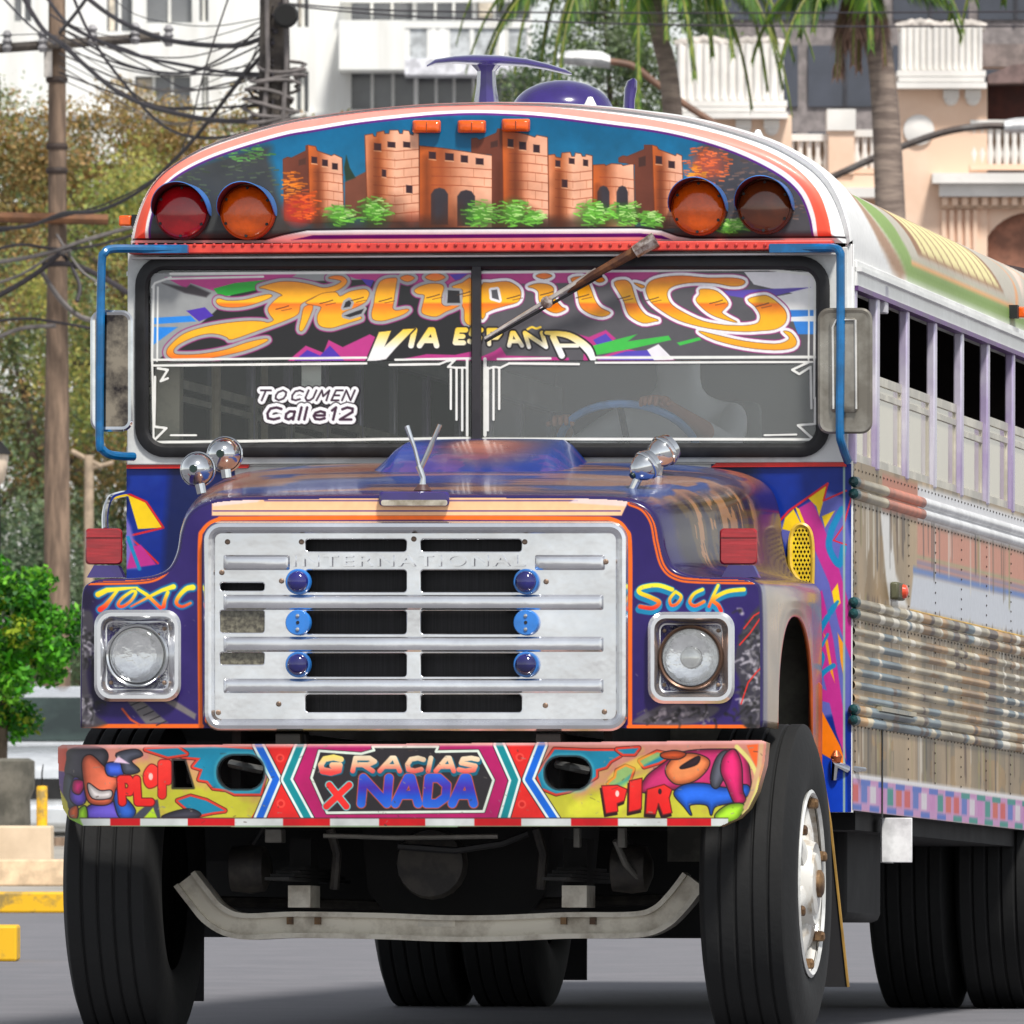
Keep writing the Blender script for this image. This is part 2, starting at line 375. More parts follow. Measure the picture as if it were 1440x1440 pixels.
def hood_pos(S, Y):
    a = np.abs(S); t = np.clip((Y-Y0)/(Y1-Y0), 0, 1); tt = t**0.85
    fx = np.interp(a, SS, FRd[:, 0]); fz = np.interp(a, SS, FRd[:, 1]); rx = np.interp(a, SS, REd[:, 0]); rz = np.interp(a, SS, REd[:, 1])
    x = fx*(1-tt)+rx*tt; z = fz*(1-tt)+rz*tt
    q_ = np.clip(1-np.abs((Y-YA)/HA)**2.4, 0, 1)**(1/2.4); zb = np.where(np.abs(Y-YA) < HA, ZB+(ZTOP-ZB)*q_, np.where(Y > YA, ZB-.16, ZB))
    z12 = np.interp(12.0, SS, FRd[:, 1])*(1-tt)+np.interp(12.0, SS, REd[:, 1])*tt
    k = np.clip((a-12)/2, 0, 1); z = np.where(a > 12, z12*(1-k)+zb*k, z)
    # rounded front edge
    e = 0.03; q = np.clip(1-(Y-Y0)/e, 0, 1); ins = 0.008*(1-np.sqrt(np.clip(1-q*q, 0, 1)))
    x = x*(1-ins/0.9); z = z-ins*np.where(a < 11, 1, 0.4)
    return np.stack([np.sign(S)*x, Y, z], -1)
hc = Cv(-14, 14, Y0, Y1, 0.1, 0.010, (40, 30, 84))
aS = np.abs(hc.U)
n1 = vnoise(hc.U*0.35, hc.V*9, 1.0, 3, 4); n2 = vnoise(hc.U*0.8, hc.V*5, 1.0, 8, 3); n3 = vnoise(hc.U*.35, hc.V*16, 1.0, 5, 3)
top = np.clip((4.2-aS)/1.2, 0, 1)*np.clip((hc.V-0.2)/0.1, 0, 1)
tc_ = np.where(n1[..., None] > 0.42, np.array((156, 112, 88.)), np.array((70, 62, 92.)))  # brown and blue reflections painted into the top of the hood
tc_ = np.where((n2 > 0.6)[..., None], np.array((44, 72, 136.)), tc_); tc_ = np.where((n2 < 0.33)[..., None], np.array((150, 96, 76.)), tc_)
bl = (0.92*top)[..., None]; hc.C = hc.C*(1-bl)+tc_*bl
side = np.clip(1.6-np.abs(aS-5.4)/1.5, 0, 1)*np.clip((hc.V-0.26)/0.12, 0, 1)*np.clip((1.3-hc.V)/0.2, 0, 1)
st = np.where((n3 > 0.62)[..., None], np.array((176, 128, 72.)), np.where((n3 > 0.45)[..., None], np.array((92, 74, 34.)), np.array((46, 36, 34.))))
bl = (0.85*np.clip(side*1.4, 0, 1))[..., None]; hc.C = hc.C*(1-bl)+st*bl
# sandy airbrushed flank over the wheel arch
fl = np.clip((aS-10.6)/0.5, 0, 1)*np.clip((hc.V-0.22)/0.05, 0, 1)
sand = np.array((150, 128, 102.))*(0.65+0.6*vnoise(hc.U*2, hc.V*4, 1.0, 21, 4))[..., None]
hc.C = hc.C*(1-fl[..., None])+sand*fl[..., None]
lip = np.clip((aS-13.75)/0.15, 0, 1)*(np.abs(hc.V-YA) < HA+0.02); hc.C = hc.C*(1-lip[..., None])+np.array((196, 92, 40.))*lip[..., None]
hood = hc.build('hood', hood_pos, ARTH, bus, label='purple airbrushed hood and fenders with painted-in reflections')
sm = hood.modifiers.new('thick', 'SOLIDIFY'); sm.thickness = 0.012; sm.offset = -1

# ---------------------------------------------------------------- painted front face of the hood
fc = Cv(98, 1094, 692, 1027, 1.0, 1.0, (44, 30, 96))
pf = hood_pos(np.linspace(-14, 14, 141), np.full(141, Y0)); sil = [proj(p) for p in pf]
GR_OUT = rr(285, 733, 883, 1028, 26); GR_HOLE = rr(298, 747, 869, 1014, 18)
fc.C += ((vnoise(fc.U, fc.V, 60, 4, 3)-0.5)*16)[..., None]
fc.fill(cr([(104,830),(118,822),(136,840),(128,880),(140,930),(150,990),(104,1022)], 6, True), (26, 20, 44), 18, 0.85)
cream = (250, 196, 148)
fc.fill([(298,704),(330,699),(846,699),(884,704),(874,725),(298,725)], cream, 1.2)
for y, x0, x1, wd in ((704,372,812,1.8),(718.5,300,872,2.0)):
    fc.stroke([(x0, y), (x1, y)], wd, (74, 54, 128))
fc.fill([(298,704),(330,699),(372,699),(362,706),(300,712)], (236, 214, 214), 2, 0.8); fc.fill([(884,704),(846,699),(812,699),(800,707),(880,712)], (236, 214, 214), 2, 0.8)
ORG = (240, 106, 28)
for pts in ([(104,819),(190,818),(222,812),(238,796),(245,765),(252,735),(266,716),(284,708)], [(1090,818),(985,817),(950,812),(932,796),(923,765),(917,735),(904,716),(886,708)]):
    c_ = cr(pts, 8); fc.stroke(c_, 7.5, ORG, 1.2); fc.stroke(c_, 1.5, (60, 40, 90), 1.0)
fc.stroke(cr([(282,1020),(281,900),(281,770),(286,745),(306,731),(340,729),(580,728),(820,729),(862,731),(880,745),(886,770),(886,900),(886,1022)], 8), 6.0, ORG, 1.2)
fc.stroke([(100,1021),(284,1021)], 6, ORG); fc.stroke([(884,1022),(1094,1022)], 6, ORG)
# biomechanical grey airbrush work
def bio(cx, cy, n, spread, seed):
    r = np.random.default_rng(seed)
    for i in range(n):
        x = cx+r.normal()*spread[0]; y = cy+r.normal()*spread[1]; a = r.uniform(0, 6.28); l = r.uniform(6, 16)
        g = r.choice([26, 44, 80, 130, 185])
        fc.stroke(cr([(x, y), (x+l*math.cos(a)*.6+3, y+l*math.sin(a)*.6), (x+l*math.cos(a), y+l*math.sin(a)+4)], 5), [r.uniform(3, 7), r.uniform(2, 6)] + [2]*9, (g, g*0.97, g*1.02), 3.6, 0.85)
fc.fill(cr([(1046,880),(1070,850),(1094,840),(1094,1018),(1044,1018),(1040,960),(1032,930)], 6, True), (58, 56, 64), 5, 0.95)
bio(1066, 915, 60, (13, 26), 2); bio(1068, 985, 45, (13, 20), 9)
for pts in ([(1040,907),(1055,890),(1070,868),(1082,852)], [(1042,990),(1052,960),(1064,945),(1080,930)], [(1046,884),(1060,866),(1070,860)]): fc.stroke(pts, 1.8, (226, 44, 34))
fc.fill(cr([(892,1012),(920,996),(940,990),(1000,992),(1010,1000),(975,1018),(900,1018)], 5, True), (90, 88, 94), 4, 0.9); bio(955, 1005, 34, (32, 7), 4)
fc.fill(cr([(108,870),(128,860),(134,900),(122,940),(132,1000),(150,1018),(104,1018),(103,930)], 5, True), (66, 62, 70), 5, 0.95); bio(118, 905, 34, (8, 24), 12); bio(120, 992, 20, (10, 16), 13)
fc.fill([(178,985),(200,985),(236,1016),(205,1018)], (110, 106, 108), 3); fc.fill([(228,985),(246,985),(276,1004),(274,1012)], (120, 114, 114), 3)
for i in range(5): fc.stroke([(184+9*i, 992+7*i), (198+9*i, 986+7*i)], 1.6, (40, 36, 44))
fc.stroke([(172,997),(184,1012),(196,1019)], 3, (210, 84, 44), 2)
r_hc = np.random.default_rng(19)
# TOXIC and SOCK
hot = gv([(823, (252, 236, 60)), (836, (250, 214, 40)), (845, (244, 140, 40)), (856, (228, 44, 30))])
TOX = [([(138,836),(150,830),(170,828),(193,826)],[8,7,5,2]), ([(166,829),(156,842),(148,852),(141,857)],[4,5,7,8]), (cr([(186,831),(172,841),(166,850),(172,853),(184,845),(191,833),(186,831)],5),4.2),
 ([(193,828),(206,836),(226,855)],[4,5,5]), ([(244,825),(228,830),(212,838),(184,853)],[7,5,4,2]), ([(236,833),(232,843),(230,853)],[5,5,6]), (cr([(271,826),(262,828),(252,838),(248,848),(256,853),(268,848)],4),list(np.interp(np.linspace(0,1,21),[0,.3,1],[8,6,3.5])))]
SOK = [(cr([(945,829),(925,823),(903,826),(899,833),(915,840),(927,847),(918,855),(900,853)],5),6.0), (cr([(950,832),(942,842),(944,851),(952,849),(958,839),(950,832)],5),4.2), (cr([(988,829),(976,835),(970,846),(977,852),(990,846)],5),4.6),
 ([(1010,823),(1003,838),(997,853)],[4,4.5,4]), (cr([(1046,829),(1022,832),(1003,843),(1010,851),(1014,859)],5),5.6)]
for st_ in TOX:
    fc.stroke(st_[0], st_[1], (20, 112, 160), 2.0, grow=2.6)
for st_ in TOX: fc.stroke(st_[0], st_[1], hot, 1.2)
for st_ in SOK:
    fc.stroke([(x-1.0, y+4.0) for x, y in st_[0]], st_[1], (22, 128, 170), 1.6, grow=2.6)
for st_ in SOK:
    fc.stroke(st_[0], st_[1], (22, 128, 170), 1.4, grow=1.2)
for st_ in SOK: fc.stroke(st_[0], st_[1], hot, 1.1)
for i in range(120):
    x, y = r_hc.uniform(104, 1088), r_hc.uniform(815, 1020); fc.stroke([(x, y), (x+r_hc.normal()*2.5, y+r_hc.normal()*2)], r_hc.uniform(.7, 1.6), (140, 134, 140), 1.2, r_hc.uniform(.2, .6))
fc.cut(sil, False, 1.0); fc.cut(GR_HOLE, True, 1.0)
fc.build('hood_front_panel', lambda U, V: Pa(U, V, np.full(U.shape, Y0-0.001)), ART, bus, thresh=0.5, label='purple front panel lettered TOXIC and SOCK')

# ---------------------------------------------------------------- grille
gp = [rr(296, 745, 871, 1017, 20)]
SL = [(428,573),(590,735)]; ROWS = [(757,777),(800,834),(857,893),(917,953),(975,1003)]
for y0, y1 in ROWS:
    for x0, x1 in SL: gp.append(rr(x0, y0, x1, y1, 6, 4))
for y0, y1 in ((818,832),(857,891),(916,936)): gp.append(rr(308, y0, 373, y1, 5, 4))
grille = plate('grille_plate', [px_loop(l, 0.142) for l in gp], 0.142, 0.02, SHEET, bus, 0.004, label='dented silver grille sheet with dark slots')
loops = []
for ins, y in ((0, 0.148), (0, 0.118), (3, 0.108), (8, 0.106), (12, 0.112), (14, 0.132), (17, 0.140)):
    loops.append([P(u, v, y) for u, v in rr(285+ins, 733+ins, 883-ins, 1028-ins, max(26-ins, 8), 8)])
MB().loft(loops).build('grille_surround', SHEET, bus)
for i, (x0, y0, x1, y1) in enumerate(((317,783,405,799),(755,783,848,799),(317,839,846,855),(317,898,846,914),(317,957,846,972))):
    loops = []
    for ins, y in ((-3, 0.143), (0, 0.132), (3, 0.1295)): loops.append([P(u, v, y) for u, v in rr(x0+ins, y0+ins, x1-ins, y1-ins, 3, 3)])
    MB().loft(loops, cap1=True).build('grille_rib', SHEET, grille)
MB().loft([[P(u, v, 0.2) for u, v in rr(300,748,868,1014,4,2)], [P(u, v, 0.26) for u, v in rr(300,748,868,1014,4,2)]], cap0=True, cap1=True).build('radiator_core', mat('radiator_core', (34, 33, 36), 0.6, 0.3, rgb2=(14, 14, 16), scale=1.0, stretch=(260, 1, 3), det=1), bus)
MB().box(P(308,857,.15), P(373,891,.165)).build('slot_lamp', mat('smoked_slot_lens', (120, 116, 100), 0.2, rgb2=(70, 66, 58), scale=60), grille)
MB().box(P(308,916,.15), P(373,936,.165)).build('slot_lamp', MATS['smoked_slot_lens'], grille)
for kx in (419.5, 740):
    for ky, flat in ((818, 0), (875.5, 1), (934.5, 0)):
        c = P(kx, ky, 0.128); r = 18.2/PXM
        rim = MB().lathe([(r, 0.016), (r, -0.006), (r*0.93, -0.011), (r*0.80, -0.011)], c, 'y', 28, cap1=True).build('grille_lamp', LBLUE, grille)
        if flat:
            for s_ in (-1, 1): MB().lathe([(0.007, 0), (0.006, -0.005), (0.002, -0.007)], c+Vector((0, -0.010, s_*0.022)), 'y', 10, cap1=True).build('screw', CHROME, rim)
            MB().lathe([(0.006, 0), (0.005, -0.003)], c+Vector((0, -0.0105, 0)), 'y', 10, cap1=True).build('bulb_hole', RUBBER, rim)
        else:
            MB().lathe([(r*0.84*math.cos(a), -0.009-0.026*math.sin(a)) for a in np.linspace(0, math.pi/2*0.97, 9)], c, 'y', 24, cap1=True).build('dome_lens', DBLUE, rim)
for u, v in ((320,762),(424,762),(738,762),(852,790),(312,805),(396,817),(768,818),(850,1001),(392,990),(767,992),(307,1002),(582,758)):
    MB().lathe([(0.009, 0.004), (0.009, -0.003), (0.005, -0.006)], P(u, v, 0.142), 'y', 10, cap1=True).build('bolt', mat('rusty_bolt', (130, 110, 95), 0.5, 0.6), grille)
# raised maker's lettering
def text_mesh(txt, name, x0, x1, z0, z1, Y, depth, m, parent, squeeze=True):
    cu = bpy.data.curves.new(name, 'FONT'); cu.body = txt; cu.size = 1; cu.extrude = 0.5; cu.bevel_depth = 0.0; cu.offset = 0.012; cu.space_character = 1.25
    t = bpy.data.objects.new('tmp', cu); me = bpy.data.meshes.new_from_object(t); bpy.data.objects.remove(t); bpy.data.curves.remove(cu)
    co = np.array([v.co for v in me.vertices]); mn, mx = co.min(0), co.max(0)
    for v in me.vertices:
        a = (v.co.x-mn[0])/(mx[0]-mn[0]); b = (v.co.y-mn[1])/(mx[1]-mn[1]); c = (v.co.z-mn[2])/(mx[2]-mn[2])
        v.co = (x0+(x1-x0)*a, Y-depth*c, z0+(z1-z0)*b)
    me.name = name; me.materials.clear()
    return link(name, me, m, parent)
a_, b_ = P(412, 797, .142), P(739, 780, .142)
text_mesh('INTERNATIONAL', 'grille_lettering', a_.x, b_.x, a_.z, b_.z, 0.142, 0.014, SHEET, grille)

# ---------------------------------------------------------------- headlights
LENS = mat('headlamp_lens', (210, 212, 214), 0.10, 0.45, coat=1.0, rgb2=(112, 110, 108), scale=14, bump=0.15, bscale=40, stretch=(.5, 1, 2.2), lo=.40, hi=.58)
for cx, cy, rb, ringm in ((193.5, 922, 41, CHROME), (972, 925, 42, mat('brown_lamp_ring', (96, 72, 58), 0.35, 0.6))):
    loops = []
    for ins, y, r_ in ((-1, 0.150, 22), (-1, 0.122, 22), (3, 0.112, 20), (8, 0.112, 16), (11, 0.122, 13), (15, 0.146, 10), (17, 0.149, 9)):
        loops.append([P(u, v, y) for u, v in rr(cx-60+ins, cy-63.5+ins, cx+60-ins, cy+63.5-ins, r_, 6)])
    hl = MB().loft(loops, cap1=True).build('headlight', mat('satin_bezel', (232, 232, 234), .24, .92, var=.03), bus, label='round headlamp in a square chrome bezel')
    c = P(cx, cy, 0.147); r = rb/PXM
    MB().lathe([(r*1.10, 0), (r*1.10, -0.016), (r*1.05, -0.024), (r*0.99, -0.020), (r*0.97, -0.012)], c, 'y', 40).build('lamp_ring', ringm, hl)
    MB().lathe([(r*.97, -.016), (r*.8, -.009), (r*.5, -.004), (r*.2, -.0015), (r*.02, -.001)], c, 'y', 40).build('lamp_bowl', mat('lamp_reflector', (228, 228, 230), .12, 1.0, var=.06, scale=12, bump=.25, bscale=26), hl)
    MB().lathe([(r*.985*math.cos(a), -0.014-0.026*math.sin(a)) for a in np.linspace(0, math.pi/2*0.98, 10)], c, 'y', 40, cap1=True).build('lamp_lens', mat_glass('headlamp_glass', (220, 222, 222), .16, .02, 30, .6), hl)
    if cx > 500: MB().lathe([(r*0.36*math.cos(a), -0.012-0.012*math.sin(a)) for a in np.linspace(0, math.pi/2*0.98, 6)], c, 'y', 24, cap1=True).build('bulb_cap', mat('bright_bulb_cap', (228, 228, 224), 0.08, 0.5, coat=1.0), hl)
    for sx in (-1, 1):
        for sz in (-1, 1):
            MB().lathe([(0.007, 0.002), (0.006, -0.004), (0.002, -0.006)], c+Vector((sx*0.088, 0, sz*0.088)), 'y', 8, cap1=True).build('screw', MATS['rusty_bolt'], hl)

# ---------------------------------------------------------------- bumper
bc = Cv(80, 1078, 1041, 1163, 0.9, 0.9, (226, 196, 150))
BO = [(80,1051),(86,1048),(560,1046.5),(1070,1041.5),(1077,1044),(1074,1075),(1064,1112),(1052,1136),(1038,1150),(1012,1161.5),(400,1162.5),(118,1161),(98,1151),(88,1136),(82,1100)]
nz_ = vnoise(bc.U, bc.V, 22, 5, 3)
tb_ = np.clip((bc.V-1066)/60+(nz_-.5)*1.6, 0, 1)[..., None]
bc.C[:] = np.array((196, 128, 112.))*(1-tb_)+np.array((190, 186, 52.))*tb_
TEAL = (18, 126, 158)
def flame(pts, col=TEAL, edge=(214, 58, 40), g=3.0):
    bc.fill(pts, (90, 30, 26), 1.0, grow=g+1.2); bc.fill(pts, edge, 1.0, grow=g); bc.fill(pts, col, 1.2)
flame([(225,1052),(300,1050),(356,1054),(372,1092),(366,1116),(330,1116),(318,1110),(300,1108),(292,1098),(280,1096),(285,1082),(272,1078),(282,1066),(258,1064)])
flame([(250,1126),(268,1120),(290,1126),(316,1140),(300,1142),(280,1146),(262,1136)])
flame([(205,1054),(250,1052),(262,1060),(236,1064)])
flame([(780,1054),(830,1056),(866,1056),(872,1062),(858,1070),(852,1078),(838,1082),(838,1092),(826,1100),(800,1112),(782,1116),(762,1108),(756,1090)])
flame([(856,1102),(866,1094),(868,1084),(880,1078),(890,1082),(886,1094),(880,1106),(862,1108)]); flame([(900,1070),(924,1058),(944,1062),(926,1072),(906,1078)]); flame([(868,1054),(898,1052),(892,1060),(876,1060)])
bc.fill(cr([(840,1118),(900,1090),(910,1100),(860,1146),(800,1148),(810,1126)], 5, True), (226, 226, 60), 10, 0.7)
bc.fill(cr([(900,1064),(936,1058),(900,1080),(872,1100),(850,1106),(866,1082)], 5, True), (240, 216, 60), 4, 0.55)
def blob(pts, col):
    c_ = np.array(col, float); bc.fill(pts, (26, 18, 26), 1.2, grow=1.5); bc.fill(pts, tuple(c_*.66), 1.4); bc.fill(pts, tuple(c_), 7, grow=-3.2); bc.fill(pts, tuple(np.clip(c_*1.18+14, 0, 255)), 9, .7, grow=-7)
# left figure, kept to plain blobs of its colours
bc.fill(rr(80,1048,94,1084,3), (228, 72, 34)); bc.fill([(80,1084),(92,1086),(92,1120),(82,1124)], (82, 40, 120), 2)
blob(cr([(96,1056),(118,1050),(146,1054),(150,1070),(128,1092),(108,1096),(92,1088),(94,1068)], 6, True), (56, 54, 62))
blob(cr([(92,1090),(106,1098),(110,1130),(100,1138),(90,1122)], 6, True), (60, 68, 76))
blob(cr([(104,1094),(116,1102),(120,1126),(108,1132),(98,1120)], 6, True), (96, 70, 178)); blob(cr([(104,1098),(118,1100),(112,1116),(102,1112)], 5, True), (206, 32, 110))
blob(cr([(122,1136),(150,1126),(168,1134),(178,1152),(126,1153)], 6, True), (92, 74, 178)); blob(cr([(160,1110),(176,1122),(190,1140),(182,1152),(166,1146)], 5, True), (36, 84, 176))
blob(cr([(116,1070),(128,1062),(146,1078),(168,1096),(162,1110),(156,1128),(140,1132),(124,1126),(118,1100)], 6, True), (208, 96, 66))
blob(cr([(124,1102),(140,1112),(156,1112),(154,1122),(130,1122)], 5, True), (236, 226, 222))
blob(cr([(110,1140),(120,1134),(122,1152),(110,1152)], 5, True), (150, 206, 40)); bc.fill([(82,1108),(94,1128),(98,1150),(90,1146),(84,1128)], (206, 196, 50), 2); blob(cr([(98,1138),(108,1134),(108,1150),(98,1148)], 4, True), (222, 96, 40))
blob(cr([(150,1074),(172,1074),(172,1090),(152,1090)], 4, True), (50, 82, 188))
blob(cr([(164,1060),(190,1054),(200,1062),(184,1070),(196,1084),(176,1088),(170,1072)], 4, True), (70, 72, 86)); bc.fill([(160,1072),(166,1063),(182,1074)], (222, 190, 214), 2)
bc.fill([(184,1152),(196,1140),(214,1126),(222,1124),(226,1152),(218,1152),(216,1136),(200,1152)], (66, 68, 80), 2); bc.fill([(202,1152),(215,1136),(222,1152)], (176, 214, 40), 2); blob(cr([(228,1150),(244,1142),(268,1138),(282,1146),(262,1152)], 4, True), (62, 60, 72))
# right figure, likewise
blob(cr([(904,1114),(908,1094),(930,1076),(960,1058),(1010,1054),(1044,1058),(1054,1086),(1050,1112),(1000,1108),(950,1110)], 6, True), (176, 34, 92))
blob(cr([(936,1084),(950,1064),(975,1060),(996,1068),(994,1082),(976,1098),(950,1102)], 6, True), (238, 124, 70)); blob(cr([(930,1060),(948,1056),(964,1060),(954,1067),(934,1066)], 5, True), (214, 82, 36))
blob(cr([(958,1078),(982,1064),(980,1074),(962,1080)], 4, True), (58, 34, 44))
blob(cr([(948,1116),(962,1104),(990,1102),(1020,1108),(1050,1104),(1052,1118),(1030,1128),(1006,1134),(1000,1146),(994,1132),(970,1132),(972,1146),(962,1134)], 5, True), (26, 88, 196))
blob(cr([(1000,1090),(1008,1066),(1020,1056),(1028,1066),(1012,1104),(1002,1106)], 5, True), (84, 86, 98))
blob(cr([(1018,1064),(1032,1054),(1042,1074),(1044,1110),(1048,1126),(1034,1130),(1022,1104),(1014,1084)], 6, True), (196, 24, 92))
blob(cr([(1006,1146),(1024,1132),(1046,1132),(1036,1152),(1012,1156)], 5, True), (150, 202, 36))
bc.stroke(cr([(1036,1050),(1054,1070),(1064,1094),(1058,1124),(1046,1144)], 6), 6, (216, 206, 120), 2); bc.fill([(1050,1048),(1066,1046),(1064,1080),(1056,1064)], (234, 96, 40), 2)
bc.stroke([(1071,1044),(1068,1075),(1058,1112),(1048,1136)], 6, (200, 160, 120), 2)
# X-shaped stripes and the name board
bc.fill([(352,1048),(440,1048),(440,1152),(352,1152),(384,1098)], (216, 36, 34)); bc.fill([(690,1048),(768,1048),(742,1098),(790,1152),(690,1152),(722,1098)], (220, 38, 34))
bc.fill([(430,1048),(700,1048),(724,1098),(702,1152),(442,1152),(412,1098)], (178, 24, 98))
def chev(pts, col):
    bc.stroke(pts, 19, (30, 26, 30), 1.0); bc.stroke(pts, 16.5, (222, 232, 226), 1.0); bc.stroke(pts, 9.5, col, 1.0)
chev([(363,1047),(388,1096),(364,1153)], (22, 98, 206)); chev([(423,1047),(403,1096),(434,1153)], (10, 132, 140))
chev([(702,1047),(724,1097),(708,1153)], (10, 132, 140)); chev([(762,1047),(743,1096),(780,1153)], (14, 100, 210))
for x, y in ((394,1066),(395,1130),(731,1065),(734,1131)): bc.ell(x, y, 6, 6, (236, 70, 60), .3); bc.ell(x, y, 3.4, 3.4, (196, 30, 28), .4)
HEX = [(449,1056),(478,1058),(508,1060),(526,1055),(524,1050),(616,1050),(613,1057),(672,1056),(694,1097),(680,1141),(460,1143),(438,1094)]
bc.stroke(HEX, 5.4, (30, 24, 28), closed=True); bc.fill(HEX, (44, 40, 44)); bc.stroke(HEX, 3.6, (224, 234, 220), closed=True)
warm = gv([(1062, (244, 226, 110)), (1074, (244, 196, 150)), (1086, (232, 70, 66))]); warm2 = gv([(1060, (238, 230, 200)), (1074, (240, 190, 150)), (1088, (228, 74, 70))])
GX = [('G',449,476),('R',496,524),('A',534,562),('C',571,592),('I',598,606),('A',613,638),('S',645,668)]
def word(cv, lst, y0, y1, wd, fill, edge, grow, sl=4, dx=0, dy=0):
    for ch, x0, x1 in lst:
        for st_ in glyph(ch, x0+dx, y0+dy, x1+dx, y1+dy, sl): cv.stroke(st_, wd, edge, 1.0, grow=grow)
    for ch, x0, x1 in lst:
        for st_ in glyph(ch, x0, y0, x1, y1, sl): cv.stroke(st_, wd, fill, 1.0)
word(bc, GX, 1066, 1084, 7.0, warm2, (16, 96, 120), 1.6, 4, 1, 3)
for st_ in glyph('G', 449, 1065, 476, 1087, 4): bc.stroke(st_, 8, warm)
nada = gv([(1090, (44, 92, 206)), (1108, (70, 44, 170)), (1120, (30, 82, 200)), (1136, (44, 110, 220))])
word(bc, [('N',508,544),('A',556,588),('D',600,626),('A',636,666)], 1094, 1130, 12, nada, (190, 84, 60), 1.3, 3, 0, 0)
word(bc, [('X',459,487)], 1104, 1134, 9, (230, 44, 40), (120, 190, 190), 1.6, 4)
# PLOP and PIR
REDL = gv([(1065, (240, 60, 50)), (1150, (224, 24, 24))])
word(bc, [('P',172,188),('L',194,212)], 1096, 1128, 10, REDL, (110, 16, 20), 1.6, -2)
bc.fill(cr([(203,1086),(213,1075),(224,1084),(222,1102),(210,1108),(203,1100)], 6, True), (110, 16, 20), 1.5, grow=1.5); bc.fill(cr([(203,1086),(213,1075),(224,1084),(222,1102),(210,1108),(203,1100)], 6, True), REDL); bc.ell(212, 1092, 3, 5, (236, 190, 180), .3)
for st_ in glyph('P', 228, 1074, 239, 1118, 0): bc.stroke(st_, 11, (110, 16, 20), 1.2, grow=1.2); bc.stroke(st_, 11, REDL)
for pl in ([(846,1105),(868,1104),(882,1110),(878,1126),(868,1130),(869,1141),(852,1144)], [(885,1098),(903,1094),(902,1138),(884,1142)], [(910,1110),(934,1103),(945,1110),(941,1122),(945,1143),(932,1146),(926,1130),(922,1145),(908,1144)]):
    bc.fill([(x-1.5, y+4) for x, y in pl], (40, 12, 14), 1.2, grow=1.2); bc.fill(pl, REDL); bc.stroke(pl, 1.6, (110, 20, 20), closed=True)
bc.ell(868, 1116, 2.6, 4.4, (236, 200, 190), .3); bc.ell(928, 1113, 2.6, 4, (60, 20, 30), .3)
# light top edge, tape
bc.stroke([(80,1050),(560,1047.5),(1076,1043)], 5, (240, 176, 176), 4, 0.75)
bc.fill([(112,1151),(1024,1151),(1024,1164),(112,1164)], (202, 206, 204))
for x0, x1 in ((155,197),(264,330),(398,464),(533,598),(667,733),(803,869),(938,1000)): bc.fill([(x0,1151),(x1,1151),(x1,1164),(x0,1164)], (196, 16, 26))
bc.fill([(80,1151),(112,1151),(118,1164),(80,1164)], (126, 176, 60), 3); bc.stroke([(112,1150.4),(1024,1150.4)], 1.2, (60, 40, 44)); bc.stroke([(118,1162),(1020,1162.4)], 2, (120, 146, 110))
r9 = np.random.default_rng(77)
for i in range(170):      # stone chips and scuffs
    x, y = r9.uniform(84, 1072), r9.uniform(1048, 1160); bc.stroke([(x, y), (x+r9.normal()*3, y+r9.normal()*1.4)], r9.uniform(.8, 2.0), (150, 140, 128) if i % 3 else (70, 54, 48), 1.2, r9.uniform(.3, .75))
bc.C *= (0.84+0.26*vnoise(bc.U, bc.V, 40, 71, 4))[..., None]
HOLES = [rr(306,1062,371,1110,22), rr(766,1064,831,1110,21), [(243,1069),(260,1069),(272,1108),(243,1108)]]
for h in HOLES[:2]: bc.stroke(h, 8, (90, 176, 190), 6, 0.7, closed=True)
for h in HOLES: bc.stroke(h, 4, (18, 22, 26), 2, 0.8, closed=True)
bc.cut(BO, False, 1.0)
for h in HOLES: bc.cut(h, True, 1.0)
def bump_y(x): return np.clip(np.abs(x)-1.0, 0, None)**2*4.5
def bpos(U, V):
    y = np.zeros(U.shape)
    for _ in range(3): p = Pa(U, V, y); y = bump_y(p[..., 0])
    p[..., 1] = y
    return p
bumper = bc.build('bumper', bpos, ART, bus, thresh=0.5, label='airbrushed steel bumper lettered GRACIAS X NADA')
edge_p = BO; loops = []
for y in (0.0, 0.004, 0.13):
    lp = []
    for u, v in edge_p:
        q = bpos(np.array([u]), np.array([v]))[0]; lp.append((q[0]*(1 if y < .01 else .995), q[1]+y+0.0005, q[2]))
    loops.append(lp)
MB().loft(loops).build('bumper_flange', mat('bumper_flange_paint', (214, 150, 140), 0.4, rgb2=(150, 130, 80), scale=5), bumper)
for h in HOLES:
    MB().loft([[Vector((P(u, v, 0).x, y, P(u, v, 0).z)) for u, v in h] for y in (0.001, 0.05)]).build('bumper_hole_rim', RUBBER, bumper)
for hx, zz in ((338, 1086), (798, 1087)):
    q = P(hx, zz, 0)
    MB().tube([q+Vector((-0.05, 0.10, 0.03)), q+Vector((0.0, 0.06, 0.02)), q+Vector((0.05, 0.10, 0.01))], 0.014).build('tow_hook', mat('steel_hook', (120, 122, 120), 0.4, 0.7), bumper)

